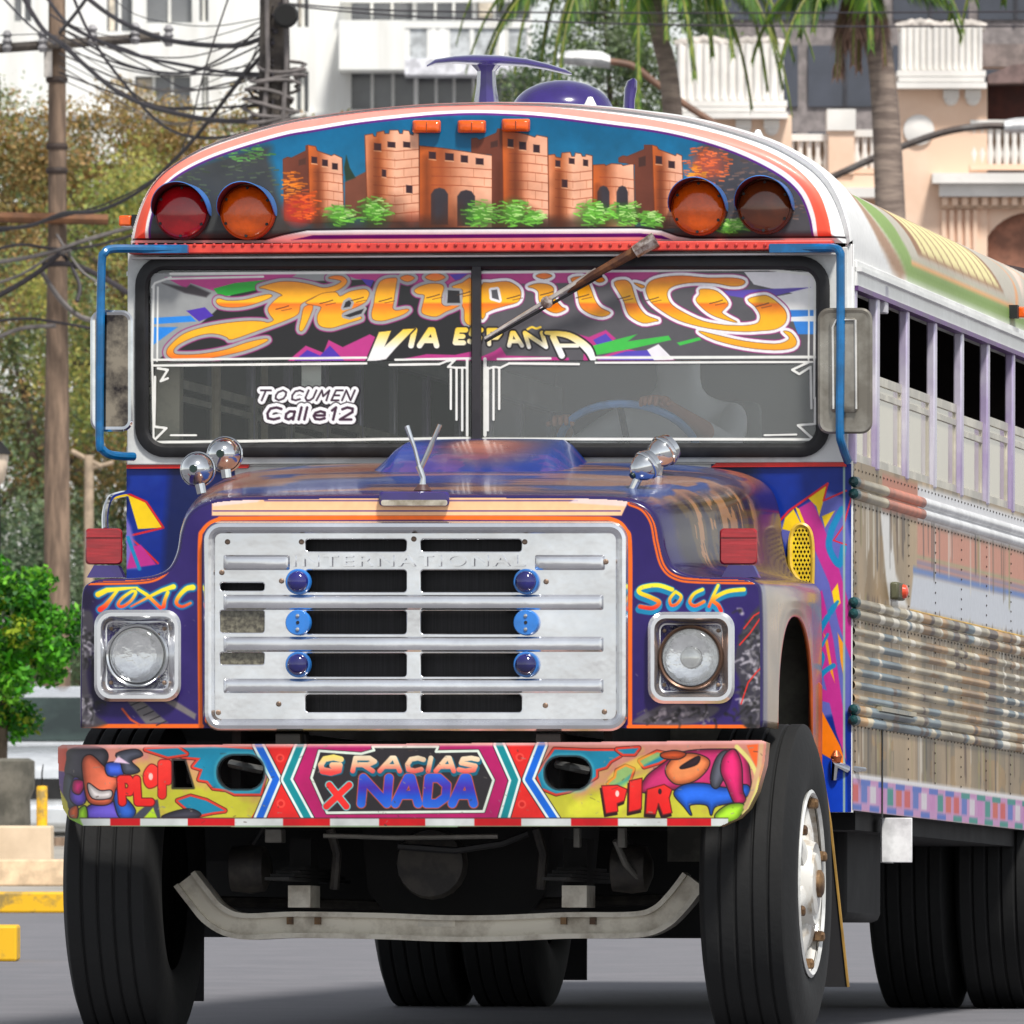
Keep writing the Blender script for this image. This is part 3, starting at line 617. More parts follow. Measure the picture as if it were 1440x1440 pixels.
# ---------------------------------------------------------------- body front: plates, windscreen, mural
YB = 1.57; HW = 1.228
XS = HW
cowl = plate('cowl_panel', [[(-HW, zpx(1142, YB)), (HW, zpx(1142, YB)), (HW, zpx(650, YB)), (-HW, zpx(650, YB))]], YB, 0.03, WHITE, bus)
rc = Cv(1000, 1197, 652, 1142, 1.0, 1.0, (8, 42, 136))
rc.C += ((vnoise(rc.U, rc.V, 40, 14, 3)-0.5)*34)[..., None]*np.array((.3, .7, 1.3))
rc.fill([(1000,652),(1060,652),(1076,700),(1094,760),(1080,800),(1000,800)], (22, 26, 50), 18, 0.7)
rc.fill([(1088,742),(1160,690),(1188,700),(1197,760),(1197,1000),(1150,1010),(1140,830),(1100,760)], (96, 100, 180), 6)
PINK = (190, 46, 140); YEL = (246, 206, 22); CY = (20, 132, 184)
rc.fill([(1120,716),(1142,704),(1158,740),(1180,800),(1197,860),(1197,930),(1180,880),(1166,820),(1140,760)], PINK, 1.6)
rc.fill([(1142,840),(1156,830),(1172,900),(1186,1000),(1190,1070),(1176,1030),(1160,960),(1146,900)], PINK, 1.6)
rc.fill([(1140,960),(1168,974),(1172,990),(1150,984)], PINK, 1.2)
rc.fill([(1104,728),(1116,716),(1126,736),(1116,748),(1100,744)], YEL); rc.fill([(1136,700),(1164,682),(1152,726),(1148,712)], YEL); rc.fill([(1118,712),(1124,716),(1140,756),(1134,754)], YEL)
rc.fill([(1156,726),(1174,718),(1160,742)], YEL); rc.fill([(1170,832),(1178,820),(1182,848),(1174,856)], YEL); rc.fill([(1094,790),(1112,780),(1120,830),(1104,828)], (206, 170, 30), 4)
rc.fill([(1158,890),(1164,900),(1174,960),(1168,946)], (236, 150, 30)); rc.fill([(1178,890),(1186,905),(1188,960),(1182,930)], (236, 150, 30))
rc.stroke(cr([(1178,846),(1166,864),(1152,890),(1148,910),(1156,924),(1150,946),(1152,960)], 6), [4,5,6,8,8,8,6]+[8]*40, CY, 1.4); rc.stroke(cr([(1150,956),(1160,944),(1172,936)], 5), 7, CY); rc.stroke([(1156,908),(1164,892)], 4, CY)
rc.stroke(cr([(1184,716),(1170,744),(1166,770),(1180,794),(1186,770)], 6), 9, CY, 1.4)
rc.fill([(1140,988),(1156,1000),(1182,1050),(1190,1078),(1150,1058),(1142,1050)], (244, 124, 14)); rc.fill([(1142,1052),(1190,1080),(1192,1142),(1142,1142)], (14, 62, 186), 2)
rc.stroke([(1086,744),(1110,718),(1164,680)], 3, (222, 28, 40)); rc.stroke([(1164,680),(1158,704),(1190,690)], 2.4, (222, 28, 40)); rc.stroke([(1197,700),(1186,740),(1172,760),(1190,766)], 2, (222, 28, 40))
rc.stroke([(1187,655),(1187,1142)], 3, (150, 176, 170), 1.4)
rc.build('cowl_mural', lambda U, V: Pa(U, V, np.full(U.shape, YB-0.004)), ART, cowl, label='blue cowl panel with pink, yellow and teal shapes')
lc = Cv(172, 330, 652, 880, 1.0, 1.0, (10, 44, 140))
lc.C += ((vnoise(lc.U, lc.V, 30, 15, 3)-0.5)*30)[..., None]
lc.fill([(180,696),(204,706),(228,742),(194,744)], YEL); lc.stroke([(180,694),(206,706),(230,742),(180,754),(206,776),(222,792)], 3, (214, 32, 40)); lc.fill([(174,720),(184,740),(198,800),(174,800)], (120, 106, 190), 5); lc.fill([(186,768),(198,766),(220,794),(178,800)], PINK, 2); lc.stroke([(180,756),(196,800)], 5, CY)
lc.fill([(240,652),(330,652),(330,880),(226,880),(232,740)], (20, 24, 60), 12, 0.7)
lc.cut([(178,652),(330,652),(330,880),(178,880)], False)
lc.build('cowl_mural', lambda U, V: Pa(U, V, np.full(U.shape, YB-0.004)), ART, cowl, thresh=0.5, label='blue cowl panel with yellow and pink shard')
# white sill and red strips
MB().box(P(178,628,YB-0.012), P(1190,652,YB)+Vector((0, 0, 0))).build('windscreen_sill', WHITE, bus)
for pts in ([(178,651),(352,651),(348,658),(178,659)], [(1014,645),(1187,646),(1190,656),(1000,657)]):
    MB().prism([P(u, v, YB-0.018) for u, v in pts], (0, 0.02, 0)).build('red_trim_strip', RED2, bus)
rv = MB()
for i in range(22): rv.lathe([(0.006, 0), (0.005, -0.003), (0.001, -0.004)], P(190+i*46, 645+i*0.1, YB-0.0125), 'y', 6, cap1=True)
rv.build('rivet_row', WHITE, bus, kind='stuff')
# vent with yellow perforated plate
vl = cr([(1113,800),(1111,770),(1114,748),(1124,738),(1136,742),(1142,760),(1143,800),(1140,834),(1128,822)], 6, True)
vo = [px_loop(vl, YB-.02)]
for j in range(15):
    for i in range(6):
        x = 1114+i*5.0+(2.5 if j % 2 else 0); y = 746+j*6.0
        if Cv.sd(np.array([x]), np.array([y]), vl)[0] < -3.2:
            vo.append(px_loop([(x-2.0, y), (x, y-2.9), (x+2.0, y), (x, y+2.9)], YB-.02))
vent = plate('air_vent', vo, YB-0.02, 0.006, mat('yellow_vent_paint', (244, 204, 26), 0.4), bus, label='yellow perforated vent plate')
MB().prism([P(u, v, YB-0.008) for u, v in vl], (0, 0.004, 0)).build('vent_backing', RUBBER, vent)
MB().tube([P(u, v, YB-0.018) for u, v in vl], 0.008, 6, closed=True).build('vent_rim', mat('yellow_vent_rim', (226, 186, 60), 0.35), vent)

# windscreen surround, gasket, divider, panes
ZW0, ZW1 = zpx(652, YB), zpx(345, YB)
YW = 1.545
hole = px_loop(rr(196, 366, 1161, 637, 36, 8), YW)
o0 = P(180, 640, YW).x; o1 = P(1190, 640, YW).x
plate('windscreen_surround', [[(o0, zpx(650, YW)), (o1, zpx(650, YW)), (o1, zpx(352, YW)), (o0, zpx(352, YW))], hole], YW, 0.03, GREYP, bus, 0.004)
loops = []
for ins, y in ((-6, YW+0.002), (-6, YW-0.012), (0, YW-0.020), (8, YW-0.020), (12, YW-0.010), (14, YW+0.012)):
    loops.append([P(u, v, y) for u, v in rr(196+ins, 366+ins, 1161-ins, 637-ins, max(36-ins, 8), 8)])
MB().loft(loops).build('windscreen_gasket', RUBBER, bus)
MB().loft([[P(u, v, YW-0.018) for u, v in rr(664,370,676,630,3,2)], [P(u, v, YW+0.02) for u, v in rr(662,370,678,630,3,2)]], cap0=True, cap1=True).build('windscreen_divider', mat('divider_rubber', (44, 42, 46), 0.5), bus)
GLL = mat_glass('windscreen_glass_clear', (96, 98, 92), 0.012, 0.02)
GLR = mat_glass('windscreen_glass_sky_film', (222, 226, 224), 0.10, 0.03, 1.5, 0.25)  # pale film stands for the sky reflected in this pane
paneL = plate('windscreen_pane', [px_loop([(208,380),(664,380),(664,626),(208,626)], YW+.008)], YW+0.008, 0.005, GLL, bus, label='clear windscreen pane')
paneR = plate('windscreen_pane', [px_loop([(676,380),(1150,380),(1150,626),(676,626)], YW+.008)], YW+0.008, 0.005, GLR, bus, label='windscreen pane greyed with painted-in sky reflection')

# ---------------------------------------------------------------- painted windscreen lettering, inside the glass
wc = Cv(206, 1152, 376, 628, 1.0, 1.0, (22, 20, 22))
MAG = (190, 46, 132); PUR = (72, 38, 170)
wc.C[wc.U > 670] = (84, 82, 86)      # driver's half greyed: sky reflection painted into the black base
wc.A[:] = 0.0
BAND = [(212,384),(1148,382),(1148,506),(212,508)]
wc.fill([(210,380),(530,380),(560,392),(420,396),(330,410),(300,440),(206,520)], (150, 152, 152), 1.5)
wc.fill([(232,390),(420,384),(400,396),(310,412),(292,406),(268,398),(262,406)], MAG); wc.fill([(228,398),(262,404),(268,400),(296,412),(290,418),(260,412)], (48, 40, 46), 3)
wc.fill([(262,437),(288,432),(300,444),(280,452)], PUR); wc.fill([(214,447),(268,444),(276,452),(214,456)], (20, 132, 226)); wc.fill([(214,460),(250,460),(214,486)], (20, 132, 226))
wc.fill([(480,384),(664,383),(664,400),(560,400),(500,392)], MAG); wc.fill([(508,392),(526,394),(520,406)], PUR); wc.fill([(632,386),(660,384),(660,394),(640,394)], PUR)
wc.fill([(676,383),(930,382),(900,396),(676,400)], MAG)
wc.fill([(1046,382),(1148,382),(1148,420),(1060,400)], (236, 234, 236)); wc.fill([(990,410),(1140,404),(1090,416),(1052,420)], (92, 72, 176)); wc.fill([(1086,418),(1148,406),(1148,440),(1112,440)], (236, 236, 234)); wc.fill([(1110,436),(1148,436),(1148,470),(1122,470)], (40, 128, 216)); wc.fill([(1106,446),(1148,444),(1148,452),(1110,452)], (232, 236, 240))
for mt, sn in (([(404,508),(430,486),(455,496),(462,478),(482,488),(520,470),(540,480),(522,508)], 1), ([(560,506),(600,498),(640,499),(664,494),(664,508)], 1), ([(676,502),(695,494),(704,488),(712,500),(800,503),(800,508),(676,508)], 0), ([(798,466),(828,474),(852,464),(866,476),(846,492),(830,506),(880,490),(950,506),(940,508),(820,508),(822,482)], 1)):
    wc.fill(mt, MAG, 1.5)
wc.fill([(414,507),(432,492),(450,500),(464,486),(484,507)], PUR); wc.fill([(834,478),(852,469),(862,480),(840,486)], (80, 64, 180)); wc.fill([(840,506),(880,494),(920,492),(922,507)], (84, 68, 184)); wc.fill([(910,492),(926,484),(948,506),(920,507)], (236, 232, 236))
GRN = (20, 168, 42)
wc.fill([(300,406),(330,398),(410,390),(360,408),(310,418)], GRN); wc.fill([(832,490),(870,482),(940,472),(944,478),(880,492),(834,500)], (60, 190, 70)); wc.fill([(834,486),(896,470),(880,482),(836,494)], (60, 190, 70)); wc.fill([(952,482),(984,474),(986,478),(956,486)], (60, 190, 70))
LTP = [  # traced letter bodies: (polygon, driver's half?)
 ([(365,404),(385,398),(400,396),(420,397),(440,401),(455,405),(470,402),(480,396),(474,393),(462,391),(470,388),(482,389),(488,396),(480,405),(464,412),(448,415),(436,420),(423,428),(421,437),(417,443),(400,451),(367,463),(327,477),(319,474),(308,470),(293,469),(275,473),(255,482),(245,490),(245,497),(255,499),(283,498),(317,492),(347,482),(370,477),(377,478),(367,484),(343,493),(308,501),(275,506),(247,505),(236,500),(235,492),(243,482),(258,470),(280,462),(308,456),(342,452),(367,452),(377,454),(385,450),(380,443),(377,435),(382,427),(392,418),(397,415),(387,410),(373,406)], 0),
 ([(304,424),(308,420),(320,423),(342,422),(363,417),(378,414),(382,417),(367,424),(347,430),(327,432),(310,430)], 0),
 ([(428,432),(440,430),(434,448),(426,464),(421,463),(424,448)], 0),
 ([(430,426),(440,420),(453,413),(472,411),(478,417),(490,411),(502,408),(514,407),(519,412),(517,419),(513,425),(500,432),(487,437),(481,441),(485,445),(503,444),(508,448),(493,453),(477,458),(465,461),(452,459),(447,453),(447,443),(452,432),(442,429)], 0),
 ([(535,396),(543,392),(553,391),(558,392),(557,400),(555,413),(553,427),(552,433),(557,437),(570,435),(575,436),(567,442),(550,448),(537,451),(525,449),(523,440),(526,427),(528,413),(531,403)], 0),
 ([(563,391),(573,387),(583,391),(573,396)], 0), ([(598,390),(612,384),(626,390),(612,395)], 0),
 ([(583,408),(593,402),(607,399),(620,400),(624,405),(621,415),(621,427),(628,431),(640,428),(648,428),(637,434),(627,438),(613,445),(597,442),(593,437),(595,427),(597,415),(587,413)], 0),
 ([(636,403),(650,398),(664,394),(664,453),(654,452),(653,436),(650,428),(651,408),(642,406)], 0),
 ([(677,402),(690,398),(712,396),(723,400),(731,407),(732,417),(727,425),(710,430),(693,435),(683,440),(682,444),(677,446)], 1),
 ([(754,388),(765,384),(776,388),(765,392)], 1),
 ([(743,403),(755,399),(770,400),(778,405),(778,413),(782,423),(790,432),(795,435),(783,440),(772,437),(763,430),(758,422),(757,410),(750,405)], 1),
 ([(803,392),(817,389),(825,393),(828,400),(832,410),(837,423),(845,433),(858,440),(847,445),(832,442),(820,435),(815,427),(813,415),(810,403)], 1), ([(836,393),(844,389),(850,394),(843,397)], 1),
 ([(864,397),(879,394),(887,400),(891,412),(897,429),(908,443),(925,450),(920,452),(904,454),(887,445),(881,435),(877,422),(870,410)], 1), ([(892,398),(906,402),(902,405)], 1),
 ([(1047,395),(1031,391),(995,391),(960,388),(933,390),(916,395),(909,404),(910,414),(916,425),(931,437),(954,450),(985,459),(1016,464),(1047,466),(1068,465),(1089,463),(1102,456),(1106,447),(1104,437),(1095,427),(1081,417),(1070,416),(1052,421),(1062,431),(1069,443),(1066,454),(1050,458),(1031,458),(1016,457),(989,452),(964,441),(945,429),(938,416),(941,406),(954,400),(977,397),(1006,398),(1027,402),(1043,401)], 1),
 ([(985,407),(1004,408),(1016,416),(1024,427),(1018,435),(1015,440),(1025,447),(1036,453),(1022,450),(1002,443),(988,433),(979,422),(984,414)], 1),
 ([(983,466),(1006,471),(1047,480),(1089,484),(1106,480),(1110,474),(1102,466),(1112,468),(1120,480),(1114,489),(1089,492),(1047,488),(1006,478)], 1),
]
LTP = [(cr(p_, 3, True), k_) for p_, k_ in LTP]
def wid(st_, wd, c_):  # spread control-point widths over the smoothed curve
    if len(c_) == len(wd): return wd
    return list(np.interp(np.linspace(0, 1, len(c_)), np.linspace(0, 1, len(wd)), wd))
gold = gv([(385, (240, 108, 24)), (400, (250, 158, 12)), (424, (255, 190, 14)), (428, (246, 118, 10)), (444, (255, 176, 8)), (466, (255, 186, 20)), (490, (252, 166, 20)), (504, (246, 112, 10))])
for p_, k_ in LTP: wc.fill(p_, (150, 28, 110), 1.2, grow=6.4)
for p_, k_ in LTP: wc.fill(p_, (240, 238, 240) if k_ else (162, 162, 164), 1.2, grow=5.0)  # driver's half outlined whiter: reflection painted into the edge colour
for p_, k_ in LTP:
    wc.fill(p_, (120, 70, 20), 1.0, grow=0.8); wc.fill(p_, gold, 1.2)
for h_, k_ in (([(483,433),(486,425),(491,422),(494,426),(492,431)], 0), ([(484,444),(500,438),(512,434),(508,441),(492,446)], 0), ([(630,408),(646,409),(647,426),(629,426)], 0), ([(691,408),(699,407),(702,422),(692,419)], 1)):
    wc.fill(h_, (240, 238, 240) if k_ else (162, 162, 164), 1.0, grow=3.6); wc.fill(h_, (84, 82, 86) if k_ else (26, 22, 26), 1.0)  # holes repeat the greys with the reflection painted in
for x, y in ((400,432),(462,424),(505,420),(545,421),(612,416),(655,412),(725,417),(772,412),(822,416),(880,418),(920,420),(1010,424),(1075,428)):
    wc.stroke([(x-12, y+3), (x, y), (x+6, y-2)], 1.3, (70, 40, 16)); wc.stroke([(x-4, y+5), (x+10, y+2)], 1.0, (120, 60, 16))
# VIA ESPANA
vy = gv([(462, (250, 206, 50)), (478, (248, 232, 170)), (490, (244, 244, 240)), (512, (238, 238, 238))])
VI = [('I',574,582,464,486,8,5), ('A',590,614,464,486,8,4), ('E',640,652,464,482,7,3), ('S',660,674,462,482,7,3), ('P',688,704,464,484,6,-1), ('A',716,734,468,486,6,-4), ('N',744,768,468,488,6,-6)]
for ch, x0, x1, y0, y1, wd, sl in VI:
    for st_ in glyph(ch, x0, y0, x1, y1, sl): wc.stroke(st_, wd, (20, 14, 18), 1.0, grow=2.2)
for ch, x0, x1, y0, y1, wd, sl in VI:
    for st_ in glyph(ch, x0, y0, x1, y1, sl): wc.stroke(st_, wd, vy, 1.0)
VP_ = [(533,467),(550,465),(541,487),(567,463),(583,462),(556,490),(543,505),(515,510)]
wc.fill(VP_, (20, 14, 18), 1.0, grow=2.2); wc.fill(VP_, vy, 1.0)
wc.stroke(cr([(742,463),(748,460),(754,462),(760,460)], 4), 3, (250, 210, 60))
AL_ = [(cr([(768,468),(800,472),(826,490),(836,512)],6), [5,9,12,6]), ([(778,474),(790,500)], [9,9]), ([(786,486),(812,486)], [6,6])]
for c_, wd in AL_: wc.stroke(c_, wid(0, wd, c_), (20, 14, 18), 1.0, grow=2.4)
for c_, wd in AL_: wc.stroke(c_, wid(0, wd, c_), vy, 1.0)
m_ = np.clip(0.5-Cv.sd(wc.U, wc.V, BAND), 0, 1); wc.A = np.maximum(wc.A, m_)
wc.A = np.where((wc.U > 662) & (wc.U < 677), 0, wc.A)
# white pinstripes and the destination, drawn with their own alpha
def pin(pts, wd, col=(236, 236, 230), closed=False, grow=0):
    p_ = np.asarray(pts, float); d = np.full(wc.U.shape, 1e9)
    for i in range(0 if closed else 1, len(p_)):
        A_, B_ = p_[i-1], p_[i]; e = B_-A_; l = (e*e).sum()+1e-9
        t = np.clip(((wc.U-A_[0])*e[0]+(wc.V-A_[1])*e[1])/l, 0, 1); d = np.minimum(d, np.hypot(wc.U-A_[0]-e[0]*t, wc.V-A_[1]-e[1]*t))
    c = np.clip(0.5-(d-wd/2-grow), 0, 1); wc.C = wc.C*(1-c[..., None])+np.asarray(col, float)*c[..., None]; wc.A = np.maximum(wc.A, c)
pin([(240,385),(664,382)], 4); pin([(236,392),(370,389)], 3); pin([(214,404),(218,398),(240,390)], 3); pin([(216,402),(214,500),(216,620)], 3.4); pin([(222,404),(221,508)], 2.6)
pin([(676,383),(1080,379),(1140,386),(1146,392)], 4); pin([(1146,390),(1145,560)], 3.4); pin([(1138,392),(1137,506)], 2.4)
pin([(216,506),(515,503)], 3.4); pin([(216,514),(515,511)], 4); pin([(556,506),(664,504)], 3.4); pin([(548,513),(618,512)], 4)
pin([(700,505),(774,504)], 3.4); pin([(716,511),(814,512)], 4); pin([(838,503),(1146,502)], 4); pin([(838,510),(1142,509)], 3.6)
pin([(222,518),(236,520),(226,536),(236,532)], 4); pin([(218,530),(217,600),(234,602),(216,620)], 4); pin([(216,622),(664,616)], 4.4); pin([(240,612),(276,612)], 3)
pin([(618,512),(628,508),(640,506),(630,516),(642,517),(655,517)], 3.6)
for k in range(3): pin([(634+8*k, 520-1*k), (634+8*k, 575+15*k)], 4); pin([(702-8*k, 519-1*k), (702-8*k, 575+15*k)], 4)
pin([(657,505),(657,612)], 4.4); pin([(682,505),(682,612)], 5); pin([(716,511),(704,517),(694,516),(688,518)], 3.6)
pin([(680,617),(1146,618)], 4.4); pin([(1075,612),(1120,611)], 3); pin([(1138,509),(1114,520),(1124,526),(1140,516),(1141,574)], 4); pin([(1146,560),(1146,596),(1122,598),(1142,616)], 4)
TOC = [('T',364,378),('O',388,402),('C',411,424),('U',431,442),('M',448,462),('E',469,479),('N',484,496)]
CAL = [('C',376,394),('a',402,414),('l',418,426),('l',426,434),('e',442,458),('1',464,474),('2',480,496)]
for gw, col in ((6.2, (24, 8, 20)), (4.6, (240, 242, 242)), (0, (40, 10, 34))):
    for ch, x0, x1 in TOC:
        for st_ in glyph(ch, x0-3, 549, x1-3, 563, 6): pin(st_, 2.6 if gw == 0 else 2, col, grow=gw if gw else 0)
for gw, col in ((6.6, (24, 8, 20)), (5.0, (240, 242, 242)), (0, (52, 12, 44))):
    for ch, x0, x1 in CAL:
        for st_ in glyph(ch, x0-2, 573, x1-2, 590, 4): pin(st_, 3.6 if gw == 0 else 3, col, grow=gw if gw else 0)
wc.A = np.where((wc.U > 662.5) & (wc.U < 676.5), 0, wc.A)
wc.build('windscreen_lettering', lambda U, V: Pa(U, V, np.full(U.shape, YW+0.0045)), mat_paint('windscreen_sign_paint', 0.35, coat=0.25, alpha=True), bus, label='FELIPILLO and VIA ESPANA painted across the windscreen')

# ---------------------------------------------------------------- header: red riveted rail and grey ledge
rail = MB().box(P(181,357,1.47), P(1176,340,1.57)).build('header_rail', REDP, bus, bevel=0.004)
MB().box(P(183,364,1.49), P(1180,357.5,1.57)).build('header_ledge', GREYP, bus)
rv = MB()
for i in range(72): rv.lathe([(0.007, 0.001), (0.006, -0.004), (0.002, -0.006)], P(192+i*13.6, 344.5, 1.47), 'y', 6, cap1=True)
rv.build('rivet_row', mat('dark_coral_rivet', (186, 52, 48), 0.4), rail, kind='stuff')

# ---------------------------------------------------------------- mural over the windscreen
YM = 1.50
M_IN = cr([(211,339),(213,315),(219,292),(230,268),(252,248),(290,228),(340,210),(400,193),(440,186),(500,176),(560,169),(620,163.5),(680,162),(760,166),(850,177),(940,190),(1020,212),(1085,242),(1120,270),(1136,304),(1142,339)], 5)
S_IN = cr([(203,339),(206,312),(213,288),(226,263),(250,241),(290,220),(340,202),(400,185),(440,178),(500,168),(560,161),(620,156),(680,154.5),(760,158),(850,169),(940,182),(1024,204),(1092,234),(1128,264),(1145,300),(1150,339)], 5)
S_OUT = cr([(186,339),(191,312),(200,285),(214,258),(240,234),(286,210),(340,191),(400,174),(440,167),(500,158),(560,152),(620,148),(690,146.5),(760,149),(850,158),(940,172),(1030,194),(1104,226),(1146,264),(1163,302),(1170,339)], 5)
ROOF_L = [(180,345),(183,325),(190,300),(200,276),(216,252),(240,231),(284,206),(338,187),(400,170.5),(450,162),(520,153),(600,146.5),(684,144)]
OUT_R = [(2*684-x, y) for x, y in reversed(ROOF_L[:-1])]
mc = Cv(178, 1192, 142, 341, 1.0, 1.0, (238, 238, 238))
mc.fill(S_OUT, (244, 112, 92)); mc.fill(S_OUT, gv([(140, (244, 150, 140)), (230, (244, 140, 124)), (300, (240, 92, 68)), (340, (236, 84, 60))]))
mc.fill(S_IN, (240, 238, 236)); mc.fill(M_IN, (92, 22, 118), grow=3.2)
skyc = lambda U, V: np.stack([np.interp(V, [162, 300], [0, 50]), np.interp(V, [162, 300], [96, 120]), np.interp(V, [162, 300], [140, 156])], -1)
mc.fill(M_IN, skyc)
inside = np.clip(0.5-Cv.sd(mc.U, mc.V, M_IN), 0, 1); keepC = mc.C.copy()
def spr(cx, cy, rx, ry, col, n, seed, l=7, wd=1.8, ang=0.15, soft=1.4):
    r = np.random.default_rng(seed)
    for i in range(n):
        a = r.uniform(0, 6.28); q = math.sqrt(r.random()); x = cx+rx*q*math.cos(a); y = cy+ry*q*math.sin(a); g = r.uniform(0.75, 1.25); L_ = l*r.uniform(.5, 1.3)
        mc.stroke([(x, y), (x+L_, y+L_*ang*r.normal()), ], wd*r.uniform(.6, 1.4), tuple(np.clip(np.array(col)*g, 0, 255)), soft, 0.9)
mc.fill(cr([(200,345),(205,270),(250,240),(370,205),(380,225),(392,270),(400,345)], 6, True), (64, 66, 66), 14)
mc.fill(cr([(962,345),(975,250),(985,205),(1040,205),(1150,260),(1150,345)], 6, True), (72, 70, 74), 12)
spr(300, 250, 90, 45, (80, 92, 70), 120, 3); spr(1070, 270, 80, 50, (108, 86, 78), 160, 4); spr(350, 215, 30, 14, (90, 150, 70), 40, 5)
def tower(poly, x0, x1, dark=False, lines=True, y0=185, y1=318, round_=False):
    if dark: mc.fill(poly, gu([(x0, (120, 62, 44)), (x1, (104, 54, 40))]), 1.2)
    elif round_: mc.fill(poly, gu([(x0, (224, 142, 100)), (x0+(x1-x0)*.25, (176, 88, 42)), (x0+(x1-x0)*.55, (246, 184, 150)), (x1, (238, 174, 140))]), 1.2)
    else: mc.fill(poly, gu([(x0, (206, 98, 36)), (x0+(x1-x0)*.3, (166, 84, 46)), (x0+(x1-x0)*.6, (240, 170, 134)), (x1, (246, 184, 152))]), 1.2)
    mc.stroke(poly, 1.2, (110, 46, 22), 1.0, 0.8, closed=True)
    if lines:
        ys = np.arange(y0+14, y1, 12.5)
        for k, y in enumerate(ys):
            sag = 3.0 if round_ else 0; tilt = 0 if round_ else 3.0
            xa, xb = x0+(x1-x0)*.16, x1-1
            mc.stroke([(xa, y-tilt*.3), ((xa+xb)/2, y+sag), (xb, y+tilt)], 1.1, (150, 66, 36), 1.0, 0.85)
            for q in range(2):
                xx = xa+(xb-xa)*((0.3+0.37*q+0.17*(k % 2)) % 1); mc.stroke([(xx, y+1), (xx, y+12)], 0.8, (170, 88, 56), 1.0, 0.55)
def shade(x, y0, y1, wd=16, a=.55): mc.stroke([(x, y0), (x, y1)], [wd*.5, wd*1.3], (84, 36, 16), wd*.9, a)
def win(*rs):
    for x0, y0, x1, y1 in rs: mc.fill([(x0,y0),(x1,y0+1),(x1,y1),(x0,y1-1)], (56, 34, 40), 1.0); mc.stroke([(x0, y1), (x1, y1+1)], 1.4, (244, 190, 150), 1.0, .7)
mc.fill([(485,256),(517,240),(522,306),(485,306)], (122, 70, 52), 2)
mc.fill([(486,255),(484,235),(487,218),(492,236),(500,250)], (40, 60, 44), 2)
tower([(398,224),(404,221),(410,222),(430,212),(430,205),(434,204),(437,314),(400,310)], 398, 436, True, False)
tower([(433,204),(444,206),(446,212),(466,219),(470,217),(481,222),(484,312),(436,314)], 433, 484, False, True, 229)
win((438,220,446,230),(453,224,461,234),(467,229,475,239)); mc.fill([(420,225),(430,222),(430,231),(420,233)], (84, 50, 40), 2)
tower([(513,190),(524,188),(526,192),(529,192),(530,186),(540,184),(541,188),(547,188),(548,183),(560,183),(562,188),(566,188),(567,183),(575,184),(577,189),(581,190),(582,186),(589,188),(590,312),(517,312)], 513, 590, False, True, 196, 306, True)
win((526,201,536,212),(545,199,556,208),(567,199,577,208),(537,238,543,249),(571,260,580,272))
tower([(590,205),(620,208),(694,219),(696,320),(590,320)], 590, 696, False, True, 222, 268)
win((603,213,613,224),(626,215,638,226),(648,218,658,229),(669,222,680,232))
def arch(x0, x1, y0, y1): mc.fill([(x0,y1),(x0,y0+9),(x0+(x1-x0)*.2,y0+2),((x0+x1)/2,y0),(x1-(x1-x0)*.2,y0+2),(x1,y0+9),(x1,y1)], (58, 52, 58), 1.6)
arch(606,630,264,316); arch(643,668,267,318)
tower([(663,195),(670,194),(674,197),(698,187),(700,181),(707,182),(710,322),(692,322),(692,217),(663,214)], 663, 708, True, False); mc.fill([(690,200),(700,197),(700,206),(690,208)], (70, 42, 36), 2)
tower([(706,181),(740,189),(752,193),(755,190),(770,193),(772,320),(708,320)], 706, 772, False, True, 203)
win((714,195,722,207),(730,199,740,211),(750,203,759,215))
tower([(771,218),(780,217),(782,221),(789,222),(790,215),(802,214),(804,220),(808,220),(809,215),(817,216),(819,220),(823,220),(824,217),(833,219),(834,320),(772,320)], 771, 834, False, True, 226, 300, True)
win((781,225,788,235),(800,222,808,231),(820,224,827,234),(790,252,798,264))
tower([(834,232),(850,231),(852,233),(860,230),(874,231),(876,233),(891,230),(893,320),(834,320)], 834, 893, False, True, 236, 264)
arch(840,857,261,300); arch(867,883,261,300)
tower([(870,222),(876,219),(882,220),(906,210),(906,204),(916,204),(921,312),(894,312),(893,231),(870,228)], 870, 921, True, False); mc.fill([(898,222),(908,219),(908,233),(898,235)], (70, 42, 36), 2)
tower([(917,204),(924,206),(926,210),(950,219),(952,216),(959,219),(963,320),(921,322)], 917, 963, False, True, 228); win((922,219,931,231),(940,226,949,237))
for cx, wd in ((455, 60), (550, 60), (600, 40), (740, 60), (800, 60), (930, 40)): mc.ell(cx, 322, wd, 16, (60, 40, 32), 0.9, 0.75)
for x, y0, y1, wd in ((447,240,314,12),(528,205,312,16),(600,222,318,14),(724,215,320,16),(702,230,320,10),(786,245,320,15),(840,262,320,10),(928,240,318,12),(556,285,318,26),(640,296,320,30),(746,300,320,22)): shade(x, y0, y1, wd)
spr(408, 262, 14, 26, (232, 120, 30), 46, 21, 9); mc.ell(420, 296, 20, 20, (206, 52, 38), 0.7, .85); spr(424, 288, 22, 22, (226, 90, 30), 70, 22, 8); mc.ell(580, 306, 12, 12, (170, 70, 44), 0.9, .4)
mc.ell(995, 232, 24, 20, (206, 84, 56), 0.9, .7); spr(992, 232, 34, 30, (222, 100, 52), 110, 24, 6); spr(978, 250, 12, 20, (236, 140, 40), 40, 25, 6)
